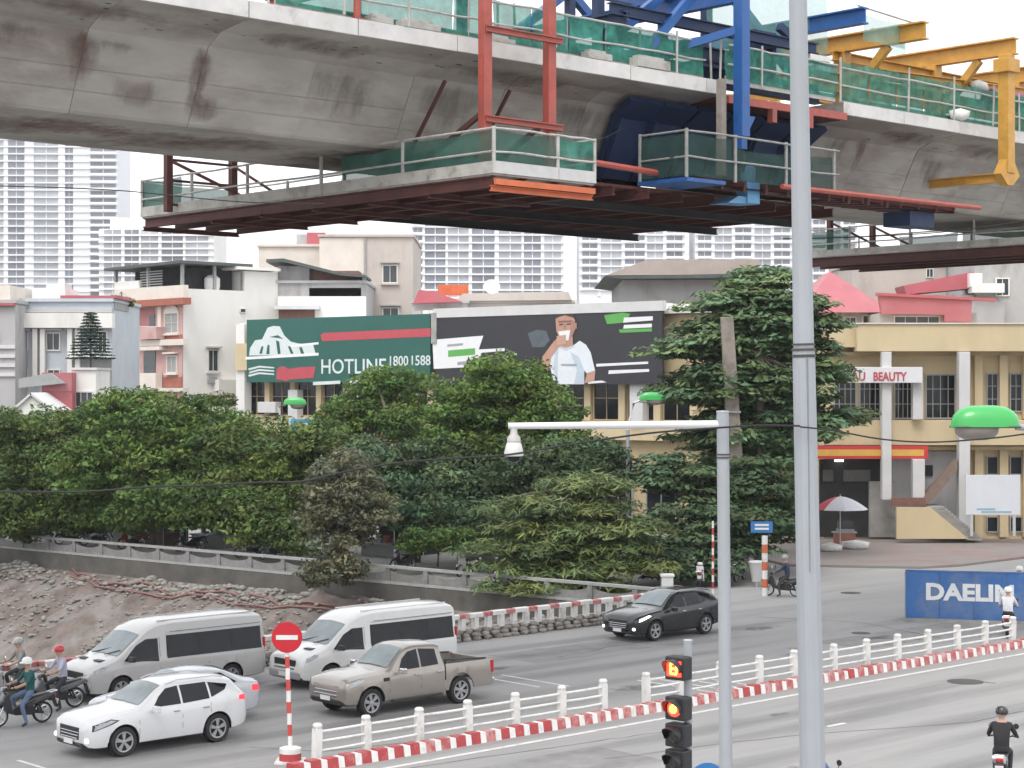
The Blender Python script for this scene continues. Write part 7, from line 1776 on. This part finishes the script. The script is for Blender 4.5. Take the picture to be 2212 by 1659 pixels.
# ---- umbrella stall on the forecourt
us = gnd(1815, 1196); t = thing('parasol', 'round white and red parasol over the forecourt stall', 'parasol', us)
zc_ = z_of(1072, us.y); ze = z_of(1100, us.y); n = 8; R_ = 1.5
for k in range(n):
    a0, a1 = 2 * math.pi * k / n, 2 * math.pi * (k + 1) / n; vs = []; mseg = 5
    for i in range(mseg + 1):
        f = i / mseg; z = ze + (zc_ - ze) * (1 - f ** 1.7)
        for a in (a0, (a0 + a1) / 2, a1): vs.append((math.cos(a) * R_ * f * (1 if a != (a0 + a1) / 2 else .97), math.sin(a) * R_ * f * (1 if a != (a0 + a1) / 2 else .97), z))
    fs = [(i * 3 + j, i * 3 + j + 1, i * 3 + j + 4, i * 3 + j + 3) for i in range(mseg) for j in range(2)]
    b = MB(); b.add(vs, fs); b.build('canopy_panel', M('parasol_white', (.62, .62, .66), .8, .06, 2) if k not in (3, 4, 2) else M('parasol_red', (.5, .06, .08), .8, .08, 2), t, smooth=40)
b = MB(); b.tube([(0, 0, 0.1), (0, 0, zc_ + .1)], .03, 8); b.build('pole', galv, t)
def stall(label, base, w, d, h, roof, bodym, rz=0.0, goods=True, group='street stalls'):
    t = thing('street_stall', label, 'stall', base, rz, group)
    for x in (-w / 2, w / 2):
        for y in (-d / 2, d / 2): b = MB(); b.tube([(x, y, 0), (x, y, h)], .03, 6); b.build('post', galv, t)
    nx = 8; vs, fs = [], []
    for i in range(nx + 1):
        for j in range(3):
            x = -w / 2 - .2 + (w + .4) * i / nx; y = (-d / 2 - .3, 0, d / 2 + .3)[j]; vs.append((x, y, h + (0, .35, 0.05)[j] + .06 * math.sin(i * 1.9 + j)))
    for i in range(nx):
        for j in range(2): q = i * 3 + j; fs.append((q, q + 1, q + 4, q + 3))
    b = MB(); b.add(vs, fs); b.build('tarpaulin', roof, t, smooth=60)
    b = MB(); b.span((-w / 2 + .1, -d / 2 + .1, .62), (w / 2 - .1, d / 2 - .2, .70)); b.span((-w / 2 + .2, -d / 2 + .2, 0.01), (w / 2 - .2, d / 2 - .3, .619)); b.build('counter', bodym, t)
    if goods:
        for k in range(6):
            b = MB(); s_ = random.uniform(.15, .3); b.span((0, 0, 0), (s_, s_, s_ * random.uniform(.6, 1.4))); o = b.build('goods', random.choice([white_col, steel_grey, brick_m, plank, shutter]), t, bevel=.02); o.location = (-w / 2 + .25 + k * (w - .5) / 6, random.uniform(-.3, .2), .705)
    b = MB(); b.span((-w / 2, d / 2 - .02, .05), (w / 2, d / 2, h - .1)); b.build('shade_sheet', shutter if random.random() < .5 else dark, t)  # sheet added behind the stall, standing in for the darkness under the trees
    return t
tarp_blue = M('tarp_blue', (.22, .30, .40), .7, .15, 1.5); tarp_grey = M('tarp_grey', (.30, .30, .29), .8, .15, 1.5); tarp_dark = M('tarp_dark', (.07, .075, .08), .8, .2, 1.5); tarp_white = M('tarp_white', (.55, .56, .56), .8, .08, 1.5)
for k, (px, py, w, roof, bm_, lab) in enumerate(((110, 1165, 3.2, tarp_grey, steel_grey, 'grey roofed stall leftmost behind the balustrade'), (235, 1168, 3.0, tarp_dark, white_col, 'dark roofed stall second from left behind the balustrade'), (345, 1175, 2.8, tarp_dark, shutter, 'dark roofed stall left of the blue tarpaulin stall'), (470, 1180, 3.2, tarp_blue, steel_grey, 'stall with pale blue tarpaulin behind the balustrade'), (600, 1188, 2.8, tarp_grey, white_col, 'grey roofed stall left of the olive tree'), (835, 1200, 2.8, tarp_blue, steel_grey, 'blue roofed stall right of the olive tree'), (900, 1195, 2.6, tarp_white, dark, 'white roofed stall behind the small bright shrub'), (1060, 1212, 3.0, tarp_dark, steel_grey, 'dark roofed stall behind the drooping tree'))):
    stall(lab, gnd(px, py), w, 1.8, 2.15, roof, bm_, RIV + math.pi)
us2 = gnd(1822, 1188); stall_t = thing('food_cart', 'brown vendor cart with trays under the parasol', 'cart', us2)
b = MB(); b.span((-.5, -.35, .35), (.6, .35, .95)); b.build('body', M('cart_brown', (.34, .14, .09), .7, .15, 3), stall_t); b = MB(); b.span((-.6, -.42, .952), (.7, .42, 1.0)); b.span((-.35, -.3, 1.002), (.55, .3, 1.16)); b.build('tray', steel_grey, stall_t); b = MB(); b.span((-.3, -.25, 1.165), (.5, .25, 1.6)); b.build('glass_case', glass_win, stall_t)
for x in (-.35, .45): b = MB(); b.lathe([(.18, -.03), (.18, .03)], 14, axis='Y', c=(x, -.3, .18)); b.build('wheel', black, stall_t)
for k, (px, py, s_, lab) in enumerate(((1795, 1196, 1.0, 'white sack pile left under the parasol'), (1848, 1191, 1.1, 'white sack pile right under the parasol'))):
    q = iv * np.array([.75, .5, .28]) * s_ * (1 + rng.normal(0, .09, (len(iv), 1))); o = link('sack_pile', np_mesh('sack_pile', q, itri, white_paint, True)); p = gnd(px, py); o.location = (p.x, p.y, .13 + .2 * s_); tag(o, lab, 'sacks')
# ---- small blue sign on red and white striped post, marker post, bin
def striped_post(t, h, r, n, c0, c1):
    for i in range(n):
        b = MB(); b.tube([(0, 0, h * i / n), (0, 0, h * (i + 1) / n - .002)], r, 10); b.build('post_band', c0 if i % 2 == 0 else c1, t, smooth=40)
post_or = M('post_orange', (.50, .13, .06), .6, .12, 3)
sp = gnd(1652, 1288); t = thing('road_sign', 'small blue sign on thick orange and white striped post', 'sign', sp); striped_post(t, 2.6, .13, 7, white_paint, post_or)
zs = z_of(1138, sp.y); b = MB(); b.span((-.62, -.17, zs - .24), (.32, -.13, zs + .24)); b.build('plate', MATS['sign_blue'], t); 
for k, dz in enumerate((.09, -.07)): b = MB(); b.span((-.45, -.182, zs + dz - .045), (.15, -.172, zs + dz + .045)); b.build('print_bar', white_paint, t)
sp = gnd(1540, 1286); t = thing('marker_post', 'thin red and white marker post left of the camera pole', 'post', sp); striped_post(t, 3.2, .05, 11, white_paint, red_paint)
sp = gnd(1634, 1268); t = thing('litter_bin', 'white tapered litter bin beside the striped post', 'bin', sp)
b = MB(); b.lathe([(.20, .25), (.34, 1.05), (.36, 1.08)], 16); b.build('bucket', white_col, t, smooth=40); b = MB(); b.lathe([(.37, 1.085), (.37, 1.13), (.30, 1.18), (.02, 1.2)], 16); b.build('lid', galv, t, smooth=40); b = MB(); b.tube([(0, 0, .0), (0, 0, .25)], .06, 8); b.build('stem', galv, t)
# bollard at the end of the parapet
sp = gnd(1441, 1290); t = thing('bollard', 'white square bollard at the corner of balustrade and parapet', 'bollard', sp + Vector((0, 0, .14))); b = MB(); b.span((-.25, -.25, 0), (.25, .25, .75)); b.build('shaft', white_col, t, bevel=.03); b = MB(); b.span((-.3, -.3, .752), (.3, .3, .85)); b.build('cap', white_col, t, bevel=.02)
# ---- more riders and parked motorbikes
p = gnd(1690, 1288); p.z = .004; motorbike('dark motorbike by the orange striped post', p, RIV + .3, (.02, .02, .025), 'motorbikes by the kerb'); skin_person('person', 'person in dark clothes on a motorbike by the orange striped post', p, RIV + .3, rider_pose(.12, 1), (cloth('navy', (.03, .04, .08)), cloth('charcoal', (.035, .035, .04)), shoe), hel_grey, 'riders')
p = gnd(2178, 1374); p.z = .004; motorbike('white motorbike in front of the blue hoarding', p, away + .5, (.62, .62, .65), 'motorbikes by the hoarding'); skin_person('person', 'person in white shirt riding past the blue hoarding', p, away + .5, rider_pose(.14), (cloth('white', (.62, .62, .66)), cloth('charcoal', (.035, .035, .04)), shoe), hel_white, 'riders')
p = gnd(2200, 1318); p.z = .004; motorbike('silver motorbike behind the blue hoarding', p, away + .9, (.45, .45, .47), 'motorbikes by the hoarding'); skin_person('person', 'person in lilac shirt behind the blue hoarding', p, away + .9, rider_pose(.14), (cloth('lilac', (.42, .42, .52)), cloth('charcoal', (.035, .035, .04)), shoe), hel_white, 'riders')
spots2 = [(150, 1180, 'black'), (205, 1183, 'silver'), (285, 1190, 'red'), (410, 1196, 'black'), (540, 1209, 'white'), (585, 1213, 'silver'), (870, 1238, 'black'), (1010, 1250, 'white'), (1085, 1255, 'black')]
cols_ = dict(black=(.02, .02, .025), silver=(.35, .35, .36), red=(.3, .03, .03), white=(.62, .62, .62))
where = ['leftmost behind the balustrade', 'beside the second stall', 'below the second tree', 'before the blue tarpaulin stall', 'left of the olive tree', 'closest to the olive tree on its left', 'just right of the olive tree', 'below the small bright shrub', 'under the drooping tree']
for k, (px, py, c) in enumerate(spots2):
    p = gnd(px, py); p.z = .14; motorbike(f'{c} motorbike parked {where[k]}', p, RIV + math.pi / 2 + random.uniform(-.4, .4), cols_[c], 'motorbikes parked behind the balustrade', seatcol=True)
p = gnd(1598, 1262); p.z = .14; motorbike('black motorbike parked between the camera pole and litter bin', p, ROAD + .4, (.02, .02, .025), 'motorbikes by the kerb', seatcol=True)
p = gnd(1512, 1275); p.z = .14; motorbike('white motorbike parked left of the camera pole', p, ROAD + .7, (.55, .55, .55), 'motorbikes by the kerb', seatcol=True)
# dark interior fittings under the forecourt building
p = gnd(1880, 1166); p.z = .13; motorbike('dark motorbike parked in front of the dark opening', p, .3, (.02, .02, .025), 'motorbikes by the kerb', seatcol=True)

# ================================================================== HAZE
hm = bpy.data.materials.new('haze_air'); hm.use_nodes = True
hn, hl = hm.node_tree.nodes, hm.node_tree.links
hn.clear(); ho = hn.new('ShaderNodeOutputMaterial'); hv = hn.new('ShaderNodeVolumePrincipled')
hv.inputs['Color'].default_value = (.93, .945, .97, 1); hv.inputs['Density'].default_value = 0.0002; hv.inputs['Anisotropy'].default_value = 0.2
hl.new(hv.outputs[0], ho.inputs['Volume'])
b = MB(); b.span((-1500, -1300, -9.0), (1500, 1800, 152.0)); o = b.build('haze', hm); o['kind'] = 'stuff'
tag(o, 'thin pale haze hanging over the whole scene', 'haze')
